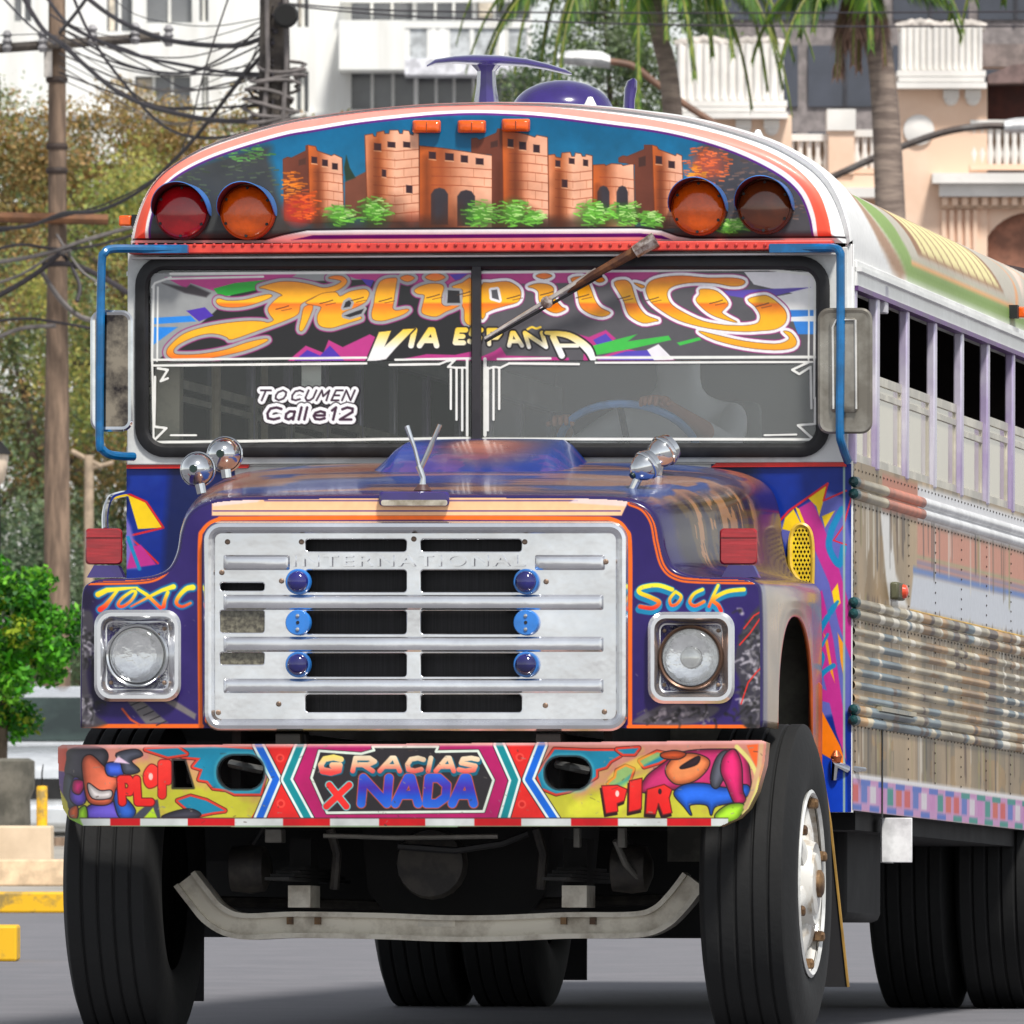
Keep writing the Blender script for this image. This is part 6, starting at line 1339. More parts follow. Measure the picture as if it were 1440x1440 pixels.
def tree(px, py, D, rx, rz, n, size, cols, seed, label, nclump=110, group='trees behind the bus', cat='tree', spread=.30):
    """crown centred on the photo pixel; rx, rz in metres; trunk down to the ground"""
    r = np.random.default_rng(seed); c = W(px, py, D); o = empty('broadleaf_tree', (c.x, c.y, 0.0), label=label, cat=cat, group=group)
    cents = []
    while len(cents) < nclump:
        q = r.uniform(-1, 1, 3)
        if .05 < (q*q).sum() < 1: cents.append((q[0]*rx, q[1]*rx*.7, c.z+q[2]*rz))
    sp = r.uniform(.6, 1.2, nclump)*spread*min(rx, rz)
    link('crown', leaf_mesh('crown', cents, n, size, cols, sp, seed), LEAF, o)
    tb = MB(); th = max(.12, rx*.07)
    tb.tube([(0, 0, 0), (.05*rx, 0, c.z*.4), (0, 0, c.z-rz*.3)], [th*1.3, th, th*.7], 10)
    for i in range(7):
        q = cents[int(r.integers(0, nclump))]; tb.tube([(0, 0, c.z-rz*.55), ((q[0])*.5, q[1]*.5, (q[2]+c.z-rz*.4)/2), q], [th*.5, th*.3, th*.08], 6)
    tb.build('trunk', BARK, o)
    return o
OL = [(150, 138, 84), (160, 140, 88), (176, 146, 92), (128, 128, 82), (184, 148, 96), (148, 144, 78)]
GR = [(116, 136, 88), (128, 148, 92), (100, 122, 84), (146, 156, 98), (120, 140, 106)]
DK = [(98, 120, 86), (86, 108, 80), (116, 134, 96), (130, 142, 116)]
YG = [(164, 168, 82), (146, 158, 84), (180, 174, 92), (120, 138, 84)]
tree(330, 300, 175, 2.2, 1.5, 30000, .075, OL, 1, 'olive brown tree crown in front of the white apartment block')
tree(110, 290, 170, 2.2, 1.5, 30000, .075, OL+[(150, 112, 50)], 2, 'orange-tinged tree crown behind the wooden utility pole')
tree(260, 420, 160, 2.4, 1.9, 26000, .075, YG, 3, 'yellow green tree showing beside the bus roof corner')
tree(-40, 330, 178, 2.0, 2.0, 24000, .075, GR, 4, 'mid green tree at the far side of the wooden pole')
tree(60, 560, 165, 2.4, 1.9, 30000, .075, GR+OL, 5, 'green and ochre tree behind the tangled cables')
tree(150, 740, 168, 2.6, 2.0, 30000, .075, DK, 6, 'dark green tree low behind the bus mirror')
tree(10, 880, 158, 2.6, 1.5, 30000, .075, DK+[(84, 100, 78)], 7, 'shady low tree behind the clipped bush')
tree(862, 60, 190, 1.6, 2.8, 30000, .08, DK+GR, 8, 'deep green tree between white apartment block and fluted pilaster')
# clipped bush in its planter
bc_ = W(5, 892, 86); bush = empty('bush', (bc_.x, bc_.y, .108), label='bright green clipped bush above a grey planter', cat='bush')
r_ = np.random.default_rng(31); cents = []
for cx, cz, rx, rz, k in ((0, bc_.z, .52, .46, 40), (-.35, bc_.z+.1, .5, .42, 26), (-.22, bc_.z-.60, .40, .24, 14)):
    for i in range(k):
        q = r_.normal(size=3); q /= np.linalg.norm(q); q *= r_.random()**.33; cents.append((cx+q[0]*rx, q[1]*rx, cz+q[2]*rz-.108))
link('crown', leaf_mesh('crown', cents, 16000, .055, [(60, 140, 20), (90, 172, 30), (36, 98, 20), (120, 190, 50), (44, 112, 24), (150, 170, 40)], np.full(len(cents), .12), 33), LEAF, bush)
MB().tube([(-.05, 0, 0.0), (-.03, 0, .6), (0, 0, bc_.z-.3)], [.06, .05, .04], 8).build('trunk', BARK, bush)
pc = W(5, 0, 85.4).x
pot = MB().lathe([(.20, 0), (.24, .05), (.23, .55), (.26, .62), (.26, .80), (.22, .82)], (0, 0, 0), 'z', 24, cap0=True, cap1=True).build('planter', mat('weathered_planter', (120, 116, 106), .85, rgb2=(84, 82, 74), scale=5), label='round grey concrete planter under the bush', cat='planter'); pot.location = (pc-.05, CAM.y+85.3, .11)

# ---------------------------------------------------------------- parked car facing the camera
def car():
    D = 100.0; cx = W(18, 0, D).x; o = empty('parked_car', (cx, CAM.y+D, .11), label='silver car parked behind the bush and the low wall', cat='car'); o.rotation_euler = (0, 0, R(-8))
    SIL = mat('silver_car_paint', (206, 210, 214), .25, .3, coat=.7, var=.04); GLZ = mat('dark_car_glass', (60, 76, 70), .05, .3, coat=1.0, rgb2=(36, 48, 44), scale=2)
    body = MB(); st = [(0, .62, .72, .38), (.06, .80, .78, .25), (.5, .85, .86, .22), (1.15, .87, .93, .20), (2.6, .87, .95, .20), (3.9, .86, .95, .22), (4.3, .78, .88, .30)]
    lo = []
    for y, hw, zt, zb in st: lo.append([(-hw, y, zb), (-hw*1.02, y, (zt+zb)/2), (-hw*.96, y, zt-.05), (-hw*.75, y, zt), (hw*.75, y, zt), (hw*.96, y, zt-.05), (hw*1.02, y, (zt+zb)/2), (hw, y, zb)])
    body.loft(lo, cap0=True, cap1=True).build('body', SIL, o, ang=50)
    cab = [(1.15, .74, .93, .93), (1.75, .66, .94, 1.30), (2.4, .62, .94, 1.385), (3.0, .62, .94, 1.36), (3.7, .72, .94, 1.0)]
    MB().loft([[(-w_*1.15, y, zb), (-w_, y, zt-.04), (-w_*.85, y, zt), (w_*.85, y, zt), (w_, y, zt-.04), (w_*1.15, y, zb)] for y, w_, zb, zt in cab], closed=False).build('roof', SIL, o, ang=60)
    MB().add([(-.74, 1.17, .955), (.74, 1.17, .955), (.56, 1.72, 1.295), (-.56, 1.72, 1.295)], [(0, 1, 2, 3)]).build('windscreen', GLZ, o)
    MB().add([(-.5, 3.66, 1.05), (.5, 3.66, 1.05), (.5, 3.05, 1.35), (-.5, 3.05, 1.35)], [(0, 1, 2, 3)]).build('rear_window', GLZ, o)
    for s_ in (-1, 1):
        MB().add([(s_*.80, 1.5, .97), (s_*.80, 3.5, .97), (s_*.68, 3.0, 1.29), (s_*.70, 1.8, 1.25)], [(0, 1, 2, 3)]).build('side_window', GLZ, o)
        MB().loft([[(s_*(.62+dx), y, .62+dz) for dx, dz in ((-.16, -.06), (.14, -.05), (.14, .06), (-.12, .07))] for y in (.0, .12)], cap0=True, cap1=True).build('headlight', LENS, o, bevel=.02)
        for y in (.75, 3.35):
            wh = MB().lathe([(.19, .02), (.20, .0), (.12, -.01), (.03, .0)], (s_*.86, y, .30), Vector((s_, 0, 0)), 20, cap1=True).build('wheel', CHROME, o)
            MB().lathe([(.19, .0), (.27, .01), (.30, -.02), (.30, -.16), (.27, -.19), (.19, -.18)], (s_*.86, y, .30), Vector((s_, 0, 0)), 24).build('tyre', RUBBER, wh)
        MB().loft([[(s_*(.86+dx), y, .98+dz) for dx, dz in ((0, -.05), (.16, -.05), (.16, .06), (0, .06))] for y in (1.3, 1.38)], cap0=True, cap1=True).build('door_mirror', SIL, o, bevel=.02)
    MB().box((-.45, -.01, .50), (.45, .06, .66)).build('grille', RUBBER, o); MB().box((-.8, -.03, .28), (.8, .1, .46)).build('bumper', SIL, o, bevel=.04)
car()

# ---------------------------------------------------------------- poles, wires
WOOD = mat('weathered_pole_wood', (152, 128, 108), .85, rgb2=(108, 90, 76), scale=3, stretch=(4, 4, .6), bump=.3)
GPOLE = mat('grey_pole_concrete', (104, 96, 88), .85, rgb2=(64, 58, 54), scale=5)
D1 = 120.0; c = W(80, 0, D1)
pole = empty('utility_pole', (c.x, c.y, 0), label='tall wooden utility pole with cross arms left of the bus', cat='pole')
zt = W(0, -60, D1).z
MB().tube([(0, 0, 0), (0, 0, W(0, 600, D1).z), (.005, 0, W(0, 300, D1).z), (0, 0, zt)], [.135, .118, .088, .078], 14).build('pole_shaft', WOOD, pole)
def bar(p, q, D, r, name, m, par): MB().tube([W(*p, D)-par.location, W(*q, D)-par.location], r, 8).build(name, m, par)
bar((-30,70),(225,52), D1-.15, .045, 'cross_arm', GPOLE, pole); bar((-30,305),(152,309), D1-.15, .05, 'cross_arm', mat('brown_arm', (122, 84, 58), .8), pole)
for py in (112, 206, 240): MB().lathe([(.095, -.03), (.105, 0), (.095, .03)], W(80, py, D1)-pole.location, 'z', 12).build('pole_band', mat('dull_band', (70, 58, 52), .7), pole)
MB().box(W(62, 108, D1-.1)-pole.location-Vector((0, .06, 0)), W(74, 68, D1)-pole.location).build('junction_box', mat('pale_box', (190, 184, 178), .6), pole)
for px, py in ((237, 32), (10, 66), (60, 66), (130, 58), (190, 55)):
    MB().lathe([(.03, -.1), (.05, -.06), (.03, -.03), (.05, .0), (.03, .03), (.05, .06), (.02, .1)], W(px, py+ (18 if px == 237 else -8), D1-.2)-pole.location, 'z', 12, cap0=True, cap1=True).build('insulator', mat('grey_insulator', (150, 148, 150), .3), pole)
D2 = 112.0; c = W(386, 0, D2)
p2 = empty('utility_pole', (c.x, c.y, 0), label='dark utility pole wrapped in coiled cables behind the bus roof', cat='pole')
MB().tube([(0, 0, 0), (0, 0, 5), (0, 0, W(0, -60, D2).z)], [.19, .16, .125], 14).build('pole_shaft', GPOLE, p2)
r_ = np.random.default_rng(8)
for k in range(9):
    py = 95+k*10+r_.uniform(-4, 4); cc = W(386+r_.uniform(-8, 8), py, D2)-p2.location
    MB().tube([cc+Vector((math.cos(a)*r_.uniform(.16, .26), math.sin(a)*.2, math.sin(a*1.0+k)*.06)) for a in np.linspace(0, 2*math.pi, 16, endpoint=False)], .016, 6, closed=True).build('cable_coil', mat('grey_cable', (112, 106, 104), .6), p2)
MB().lathe([(.09, -.12), (.11, 0), (.09, .12)], W(402, 22, D2-.25)-p2.location, 'y', 14, cap0=True, cap1=True).build('junction_can', DARK, p2)
for px in (374, 400): MB().tube([W(px, -60, D2-.15)-p2.location, W(px+3, 90, D2-.17)-p2.location, W(px-4, 190, D2-.16)-p2.location], .022, 6).build('riser_cable', MATS['grey_cable'], p2)
CABLE = mat('black_cable', (52, 47, 52), .6); CABG = MATS['grey_cable']
def wire(pts, D0, D1_, r, m=None, lab=None, grp='cables strung between the utility poles', name='overhead_cable'):
    c_ = cr(pts, 6); n = len(c_)
    adj = ('thick' if r >= .024 else 'medium' if r >= .012 else 'thin')+(' grey' if m is CABG else ' black')
    lab = adj+' '+(lab or 'cable sagging between the two utility poles')
    MB().tube([W(q[0], q[1], D0+(D1_-D0)*i/(n-1)) for i, q in enumerate(c_)], r*.78, 6).build(name, m or CABLE, None, label=lab, cat='cable', group=grp)
A, B = D1-.3, D2-.2
for pts, r in (([(112,-12),(150,18),(190,40),(240,57),(300,64),(345,62),(388,44)], .030), ([(28,-12),(58,38),(84,60),(120,92),(158,124),(200,146),(250,160),(310,170),(384,170)], .028), ([(100,-12),(120,36),(146,80),(180,124),(215,165),(252,188),(300,194),(350,186),(384,168)], .018),
               ([(60,-12),(96,34),(150,62),(200,80),(250,90),(320,102),(384,104)], .020), ([(90,42),(130,66),(170,88),(215,100),(262,102),(300,88),(340,62),(384,20)], .014), ([(90,60),(140,108),(180,126),(220,150),(280,152),(340,150),(384,142)], .012),
               ([(84,46),(110,14),(128,-12)], .022), ([(92,30),(150,64),(210,96),(260,124),(330,120),(384,92)], .010), ([(70,20),(120,50),(180,70),(230,92),(280,104),(384,108)], .012),
               ([(0,-8),(40,34),(78,62)], .014), ([(150,-10),(190,20),(250,34),(310,36),(384,22)], .006), ([(-6,50),(60,48),(84,52)], .006)):
    wire(pts, A, B, r)
for k in range(10):
    y0 = 30+k*9; y1 = 25+k*15; sag = 30+10*(k % 4)
    wire([(84, y0), (160+6*k, (y0+y1)/2+sag*.8), (270, (y0+y1)/2+sag), (384, y1)], A, B, .006+.003*(k % 3), CABG if k % 2 else CABLE)
for pts, r in (([(-20,322),(40,318),(90,300),(140,296),(200,266),(255,215),(292,172),(330,122),(384,60)], .024), ([(-20,330),(60,312),(150,286),(215,252),(262,210),(300,160),(345,98),(384,40)], .012), ([(255,214),(270,170),(282,120),(300,60),(325,-14)], .010), ([(268,200),(310,150),(350,92),(384,8)], .008)):
    wire(pts, A, B, r, None, 'cable running up to the coiled pole past the bus roof', 'cables rising to the coiled pole')
for k, pts in enumerate(([(-10,352),(30,344),(80,350),(130,346),(190,330)], [(-10,370),(40,362),(80,352),(120,338),(190,318)], [(-10,420),(30,398),(60,378),(84,356)], [(80,330),(96,356),(118,384),(150,404)], [(84,352),(100,374),(112,402),(108,424)], [(60,384),(84,420),(114,446),(150,452)], [(-10,452),(40,448),(84,454),(130,462)], [(-10,478),(30,462),(78,458)], [(60,372),(100,372),(140,388),(180,412)], [(-10,400),(30,386),(70,362),(100,352)])):
    wire(pts, D1-.3, D1-.5, .018+.008*(k % 3), CABG if k % 2 else CABLE, 'cable tangled round the wooden pole', 'tangled cables low on the wooden pole')
for p in ([(392,4),(560,15),(860,18),(1150,18),(1500,16)], [(392,6),(560,22),(860,33),(1150,37),(1500,37)]):
    wire(p, B, 118, .010, None, 'overhead wire strung from the coiled pole past the palms', 'overhead wires above the bus', 'overhead_wire')
c = W(125, 0, 150.0); p3 = empty('utility_pole', (c.x, c.y, 0), label='slim pale pole far behind the red fender reflector', cat='pole')
MB().tube([(0, 0, 0), (0, 0, W(0, 640, 150).z)], [.07, .055], 10).build('pole_shaft', mat('pale_pole', (170, 150, 128), .8), p3)
bar((100,634),(142,656), 150.0, .03, 'cross_arm', MATS['pale_pole'], p3); bar((122,660),(160,650), 150.0, .025, 'cross_arm', MATS['pale_pole'], p3)
# black lantern at the edge
c = W(-6, 0, 95.0); lt_ = empty('street_lantern', (c.x, c.y, .11), label='black capped lantern post near the wooden pole', cat='street lamp')
zc = W(0, 655, 95).z-.11
MB().tube([(0, 0, 0), (0, 0, zc-.15)], [.05, .035], 10).build('post', DARK, lt_)
MB().lathe([(.02, -.16), (.07, -.1), (.095, .06), (.09, .09)], (0, 0, zc), 'z', 16, cap0=True).build('lamp_glass', mat('frosted_lamp_glass', (214, 196, 176), .3), lt_)
MB().lathe([(.12, .085), (.10, .11), (.05, .17), (.015, .20)], (0, 0, zc), 'z', 16, cap0=True, cap1=True).build('lamp_cap', DARK, lt_)

# ---------------------------------------------------------------- street lamp with two arms
D5 = 165.0; c = W(1092, 0, D5); zj = W(0, 262, D5).z
sl_ = empty('street_lamp', (c.x, c.y, 0), label='two-armed street lamp rising behind the bus roof', cat='street lamp')
LP = mat('lamp_post_steel', (96, 92, 90), .5, .3, rgb2=(70, 60, 56), scale=3)
MB().tube([(0, 0, 0), (0, 0, zj+.1)], [.11, .06], 12).build('post', LP, sl_)
def arm(pts, m): MB().tube([W(u, v, D5)-sl_.location for u, v in cr(pts, 6)], [.05]*3+[.042]*99 if False else .045, 8).build('lamp_arm', m, sl_)
arm([(1092,262),(1058,214),(1020,184),(965,148),(920,115),(888,92),(850,86)], mat('rusty_arm', (116, 84, 66), .6)); arm([(1092,262),(1130,262),(1170,249),(1230,222),(1290,198),(1340,183),(1390,177),(1420,178)], LP)
for pts in ([(858,88,10),(845,84,12),(815,82,12),(790,82,9),(779,83,3)], [(1412,178,9),(1428,177,11),(1456,176,12),(1482,178,9),(1494,180,3)]):
    lo = []
    for u, v, h in pts: lo.append([W(u, v, D5)-sl_.location+Vector((0, math.cos(a)*.16, math.sin(a)*h*D5/F*(1.0 if math.sin(a) > 0 else .9))) for a in np.linspace(0, 2*math.pi, 12, endpoint=False)])
    MB().loft(lo, cap0=True, cap1=True).build('lamp_head', mat('pale_lamp_head', (214, 214, 214), .4), sl_)

# ---------------------------------------------------------------- white apartment block
DW = 235.0
WH = mat('white_facade', (240, 240, 236), .8, rgb2=(218, 216, 208), scale=.5, stretch=(3, 3, .25), lo=.3, hi=.5); WGL = mat('grey_window_glass', (118, 120, 122), .15, rgb2=(92, 94, 98), scale=.5, coat=.4); SHW = mat('beige_curtain', (206, 196, 180), .7)
def wx(px): return W(px, 0, DW).x
def wz(py, D=DW): return W(0, py, D).z
ap = empty('apartment_block', (wx(420), CAM.y+DW, 0), label='white apartment block with grey windows and balconies', cat='building')
OA = ap.location.copy()
def abox(name, x0, y0, x1, y1, d0, d1, m, par=ap, **k): return MB().box((wx(x0)-OA.x, d0, wz(y1)), (wx(x1)-OA.x, d1, wz(y0))).build(name, m, par, smooth=False, **k)
WINS = [(-40,-60,-4,40),(20,-60,44,30),(-40,107,0,156),(150,-60,186,44),(206,-60,270,32),(280,-60,293,30),(190,107,268,156),(284,107,293,156),(417,100,434,160),(418,-60,434,38),(494,-60,580,28),(586,-60,664,28),(670,-60,745,26),(494,103,582,154),(588,103,664,154),(668,108,746,154)]
WINS += [(150+i*70, 230+j*95, 200+i*70, 285+j*95) for j in range(5) for i in range(8)]
# wall as a plate with real openings
cu_l = [[(wx(-60)-OA.x, 0), (wx(748)-OA.x, 0), (wx(748)-OA.x, wz(-260)), (wx(-60)-OA.x, wz(-260))]]
for x0, y0, x1, y1 in WINS: cu_l.append([(wx(x0)-OA.x, wz(y1)), (wx(x1)-OA.x, wz(y1)), (wx(x1)-OA.x, wz(y0)), (wx(x0)-OA.x, wz(y0))])
plate('wall', cu_l, 0.0, .35, WH, ap)
MB().box((wx(-60)-OA.x, .6, 0), (wx(748)-OA.x, 9, wz(-260))).build('building_core', WH, ap, smooth=False)
for i, (x0, y0, x1, y1) in enumerate(WINS):
    w_ = abox('window', x0, y0, x1, y1, .22, .30, WGL)
    n = max(1, int((x1-x0)/34))
    for k in range(1, n+1):
        xx = x0+(x1-x0)*k/(n+1); abox('window_mullion', xx-2, y0, xx+2, y1, .16, .22, WH, w_)
    if i % 3 == 0: abox('curtain', x0+3, y0+3, x0+(x1-x0)*.3, y1-2, .20, .215, SHW, w_)
bal = abox('balcony', 478, 34, 570, 103, -1.3, .0, WH)
abox('balcony_slab', 570, 88, 748, 110, -1.3, -.004, mat('balcony_slab_paint', (226, 226, 232), .8), bal)
abox('balcony_rail', 570, 36, 748, 45, -1.3, -1.2, WH, bal)
for x in (574, 604, 616, 630, 664, 700, 712, 744): abox('rail_post', x-3, 45, x+3, 88, -1.28, -1.2, WH, bal)
for x0, x1 in ((577,601),(633,661),(667,697),(715,741)): abox('balcony_panel', x0, 45, x1, 88, -1.25, -1.22, mat('balcony_glass', (190, 194, 196), .2), bal)
abox('cornice', -62, 158, 480, 164, -.12, -.002, WH); abox('cornice', 480, -2, 750, 4, -.3, -.002, WH)

# ---------------------------------------------------------------- peach villa on the right
DV = 172.0
PEA = mat('peach_stucco', (240, 210, 186), .85, rgb2=(230, 196, 170), scale=.8); PWH = mat('white_plaster', (232, 228, 222), .7, var=.05, scale=1)
PSH = mat('tan_plaster', (206, 176, 150), .85)
vl_ = empty('villa', (W(1250, 0, DV).x, CAM.y+DV, 0), label='peach stucco villa with white fluted pilasters and balustrades', cat='building'); OV = vl_.location.copy()
def vbox(name, x0, y0, x1, y1, d0, d1, m, par=vl_, **k): return MB().box((W(x0, 0, DV).x-OV.x, d0, W(0, y1, DV).z), (W(x1, 0, DV).x-OV.x, d1, W(0, y0, DV).z)).build(name, m, par, smooth=False, **k)
MB().box((W(1105, 0, DV).x-OV.x, .4, 0), (W(1700, 0, DV).x-OV.x, 8, W(0, 240, DV).z)).build('wall', PEA, vl_, smooth=False)
vbox('wall_pier', 985, 165, 1112, 480, -.6, .395, PEA); vbox('wall_pier', 1258, 126, 1386, 480, -.6, .395, PEA)
def pilaster(x0, x1, y0, y1, corner):
    """white fluted block with scalloped crest and stepped base"""
    pb = vbox('pilaster', x0+2, y0+8, x1-2, y1, -.8, .2, PWH)
    n = 13
    for i in range(n):
        a = x0+(x1-x0)*i/n; MB().tube([Vector((W(a+(x1-x0)/n/2, 0, DV).x-OV.x, -.82, W(0, y1-2, DV).z)), Vector((W(a+(x1-x0)/n/2, 0, DV).x-OV.x, -.82, W(0, y0+8, DV).z))], (x1-x0)/n*.30*DV/F, 6).build('flute', PWH, pb)
    for j in range(2):
        for i in range(5):
            xx = x0+(x1-x0)*(j*.5+.05+.1*i); hh = math.sin((i+.5)/5*math.pi)*10
            MB().tube([Vector((W(xx+dx, 0, DV).x-OV.x, -.75, W(0, y0+8-hh*.6+abs(dx)*.4, DV).z)) for dx in (-9, 0, 9)], .06, 8).build('scallop', mat('dirty_scallop', (196, 188, 180), .8), pb)
    for k, (e, h0, h1) in enumerate(((3, 0, 8), (1, 9, 16), (4, 17, 25))): vbox('pilaster_step', x0-e, y1+h0, x1+e, y1+h1, -.9-.02*k, .2, PWH, pb)
    for cx in (x0+(x1-x0)*.62, x0+(x1-x0)*.88):
        MB().lathe([(.10, -.10), (.095, .02), (.06, .05)], Vector((W(cx, 0, DV).x-OV.x, -.62, W(0, y1+38, DV).z)), Vector((0, -1, 0)), 16, cap1=True).build('plaster_drop', PWH, pb)
        vbox('drop_strip', cx-11, y1+26, cx+11, y1+38, -.70, -.60, PWH, pb)
pilaster(950, 1102, 58, 146, 1034); pilaster(1262, 1380, 34, 104, 1310)
def balustrade(x0, x1, y0, y1, d):
    b = vbox('balustrade', x0, y0, x1, y0+10, d-.15, d+.15, PWH); vbox('balustrade_base', x0, y1-8, x1, y1, d-.15, d+.15, PEA, b); vbox('balustrade_panel', x0, y0+10, x1, y1-8, d+.02, d+.06, PSH, b)
    n = int((x1-x0)/11)
    for i in range(n):
        q = Vector((W(x0+(i+.5)*(x1-x0)/n, 0, DV).x-OV.x, d-.06, W(0, y1-8, DV).z)); h = (y1-y0-18)*DV/F
        MB().lathe([(.04, 0), (.055, h*.3), (.03, h*.6), (.045, h*.9), (.045, h)], q, 'z', 8).build('baluster', PWH, b)
balustrade(1106, 1168, 190, 250, -.2); balustrade(1198, 1232, 184, 246, -.2); balustrade(1362, 1520, 172, 242, -.5)
vbox('parapet_post', 1164, 158, 1200, 247, -.45, .2, PEA); vbox('post_cap', 1162, 156, 1202, 186, -.5, .25, PWH)
vbox('parapet_wall', 1104, 248, 1262, 272, -.4, .39, PEA); vbox('ledge', 1150, 266, 1236, 280, -.55, .38, PWH)
vbox('cornice', 1308, 248, 1560, 262, -1.0, .39, PWH); vbox('cornice', 1318, 262, 1560, 280, -.85, .385, PWH)
vbox('frieze', 1320, 280, 1560, 296, -.70, .38, PSH)
for i in range(9): vbox('dentil', 1322+i*14, 281, 1330+i*14, 292, -.76, -.70, PEA)
for i in range(5): vbox('jamb_flute', 1322+i*11, 298, 1328+i*11, 480, -.66, -.60, PEA)
# arched opening
ac = (1450, 372); al = [(W(ac[0]+74*math.cos(a), 0, DV).x-OV.x, W(0, ac[1]-72*math.sin(a), DV).z) for a in np.linspace(0, math.pi, 20)]
al = [(al[0][0], 4.0)]+al+[(al[-1][0], 4.0)]
MB().prism([(x, -.40, z) for x, z in al], (0, .1, 0)).build('arched_doorway', mat('shaded_brown_interior', (150, 104, 84), .8), vl_, smooth=False)
plate('arch_wall', [[(W(1376, 0, DV).x-OV.x, 3.9), (W(1560, 0, DV).x-OV.x, 3.9), (W(1560, 0, DV).x-OV.x, W(0, 296, DV).z), (W(1376, 0, DV).x-OV.x, W(0, 296, DV).z)], al[::-1]], -.55, .14, PEA, vl_)
MB().lathe([(.22, -.05), (.20, .05), (.1, .08)], Vector((W(1290, 0, DV).x-OV.x, -.6, W(0, 186, DV).z)), Vector((0, -1, 0)), 20, cap1=True).build('wall_medallion', PWH, vl_)
MB().box((W(1386, 0, DV).x-OV.x, -.1, W(0, 172, DV).z), (W(1560, 0, DV).x-OV.x, .2, W(0, 118, DV).z)).build('recessed_porch', mat('dark_brown_recess', (86, 52, 46), .8), vl_, smooth=False)
MB().prism([(W(u, 0, DV).x-OV.x, -.9, W(0, v, DV).z) for u, v in ((1386, 110), (1420, 96), (1560, 84), (1560, 118), (1386, 122))], (0, .8, 0)).build('porch_awning', mat('grey_brown_awning', (120, 100, 96), .8), vl_, smooth=False)
vbox('upper_wall', 1380, 60, 1700, 92, .3, 1, mat('taupe_wall', (134, 122, 118), .85))
# dark tower behind
DT = 215.0; tw = empty('office_tower', (W(1240, 0, DT).x, CAM.y+DT, 0), label='dark grey office tower behind the villa', cat='building'); OT = tw.location.copy()
def tbox(name, x0, y0, x1, y1, d0, d1, m, par=tw): return MB().box((W(x0, 0, DT).x-OT.x, d0, W(0, y1, DT).z), (W(x1, 0, DT).x-OT.x, d1, W(0, y0, DT).z)).build(name, m, par, smooth=False)
MB().box((W(1010, 0, DT).x-OT.x, 0, 0), (W(1560, 0, DT).x-OT.x, 10, W(0, -260, DT).z)).build('wall', mat('taupe_concrete', (136, 128, 126), .85), tw, smooth=False)
TG = mat('blue_grey_glass', (70, 74, 86), .2, rgb2=(52, 56, 66), scale=.4, coat=.4)
for j in range(5):
    y0 = -170+j*122
    for i in range(4):
        x0 = 1016+i*120; w_ = tbox('window', x0, y0-10, x0+106, y0+76, -.05, .2, TG); tbox('window_mullion', x0+50, y0-10, x0+55, y0+76, -.10, -.05, mat('dark_mullion', (58, 58, 64), .5), w_)

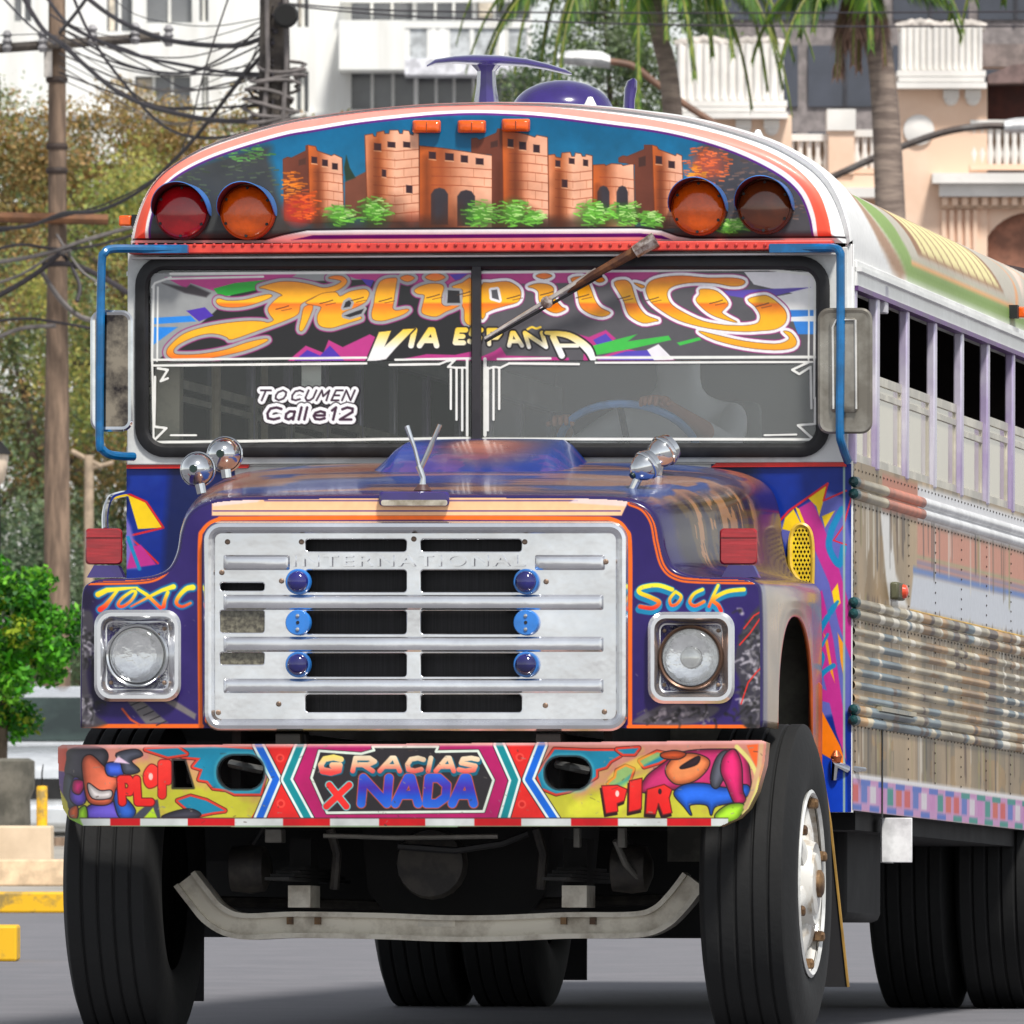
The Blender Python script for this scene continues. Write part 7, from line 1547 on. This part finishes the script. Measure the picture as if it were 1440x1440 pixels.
# ---------------------------------------------------------------- palms
def palm(base_px, D, trunk, crown_px, nf, Lf, seed, label, dead=0, tr_r=(.20, .15, .12)):
    r = np.random.default_rng(seed); c = W(base_px, 0, D); o = empty('palm_tree', (c.x, c.y, 0), label=label, cat='palm', group='palm trees behind the bus')
    tp = [W(u, v, D)-o.location for u, v in trunk]; tp[0].z = 0
    MB().tube(cr(tp, 6), list(np.interp(np.linspace(0, 1, 6*(len(tp)-1)+1), [0, .6, 1], tr_r)), 12).build('trunk', mat('palm_trunk_bark', (150, 134, 122), .9, rgb2=(112, 98, 90), scale=3, stretch=(1, 1, 6)), o)
    cr0 = W(*crown_px, D)-o.location
    def frond(az, el, L_, cols, droop, seed2):
        q = np.random.default_rng(seed2); pts = []; d = Vector((math.cos(az)*math.cos(el), math.sin(az)*math.cos(el), math.sin(el))); p = cr0.copy(); n = 18
        for i in range(n+1):
            pts.append(p.copy()); d = (d+Vector((0, 0, -droop/n*(1+i/n)))).normalized(); p = p+d*(L_/n)
        vs_, fs, cs = [], [], []
        for i in range(1, n*3):
            t = i/(n*3); k = min(int(t*n), n-1); b = pts[k].lerp(pts[k+1], t*n-k); dd = (pts[k+1]-pts[k]).normalized(); sd_ = dd.cross(Vector((0, 0, 1))); sd_ = sd_.normalized() if sd_.length > .05 else Vector((1, 0, 0))
            ll = .62*math.sin(min(1, t*1.2+.18)*math.pi)*.8+.12
            for s_ in (-1, 1):
                e = b+(sd_*s_*.55+dd*.7+Vector((0, 0, -.75))).normalized()*ll*q.uniform(.8, 1.1); w2 = dd*.022
                m_ = b.lerp(e, .5)+Vector((0, 0, .03)); j = len(vs_); vs_ += [b-w2, b+w2, m_+w2*1.2, e, m_-w2*1.2]; fs += [(j, j+1, j+2, j+4), (j+4, j+2, j+3)]
                cc = np.array(cols[int(q.integers(0, len(cols)))])*q.uniform(.8, 1.2); cs += [cc]*5
        me = bpy.data.meshes.new('frond'); me.from_pydata([tuple(v) for v in vs_], [], fs); me.update()
        at = me.color_attributes.new('Col', 'FLOAT_COLOR', 'POINT'); at.data.foreach_set('color', np.concatenate([lin(np.clip(np.array(cs), 0, 255)), np.ones((len(cs), 1))], 1).astype(np.float32).ravel())
        f = link('frond', me, LEAF, o); MB().tube(pts, list(np.linspace(.03, .006, n+1)), 5).build('frond_stem', mat('frond_stem_green', (126, 130, 60), .6), f)
    for k in range(nf):
        frond(2*math.pi*k/nf+r.uniform(-.2, .2), r.uniform(-.1, .9), Lf*r.uniform(.8, 1.1), [(90, 128, 40), (70, 106, 40), (120, 146, 50), (50, 84, 40)], r.uniform(1.4, 2.4), seed*50+k)
    for k in range(dead):
        frond(2*math.pi*k/max(dead, 1)+r.uniform(-.3, .3), r.uniform(-1.2, -.6), Lf*r.uniform(.5, .8), [(150, 116, 100), (120, 92, 80), (176, 146, 130)], 2.0, seed*90+k)
palm(960, 140.0, [(972,1063),(960,500),(945,150),(925,40),(905,-70)], (900,-80), 30, 2.7, 3, 'palm with leaning trunk and green fronds beside the fluted pilaster', 0, (.14, .10, .08))
palm(1262, 138.0, [(1262,1063),(1256,500),(1250,250),(1240,100),(1222,0),(1205,-40)], (1208,-50), 12, 1.7, 5, 'palm with a skirt of dead brown fronds in front of the villa', 11, (.19, .14, .11))
palm(1430, 150.0, [(1470,1063),(1468,400),(1466,0),(1462,-90)], (1458,-100), 13, 2.0, 9, 'palm with green fronds hanging above the villa balustrade')
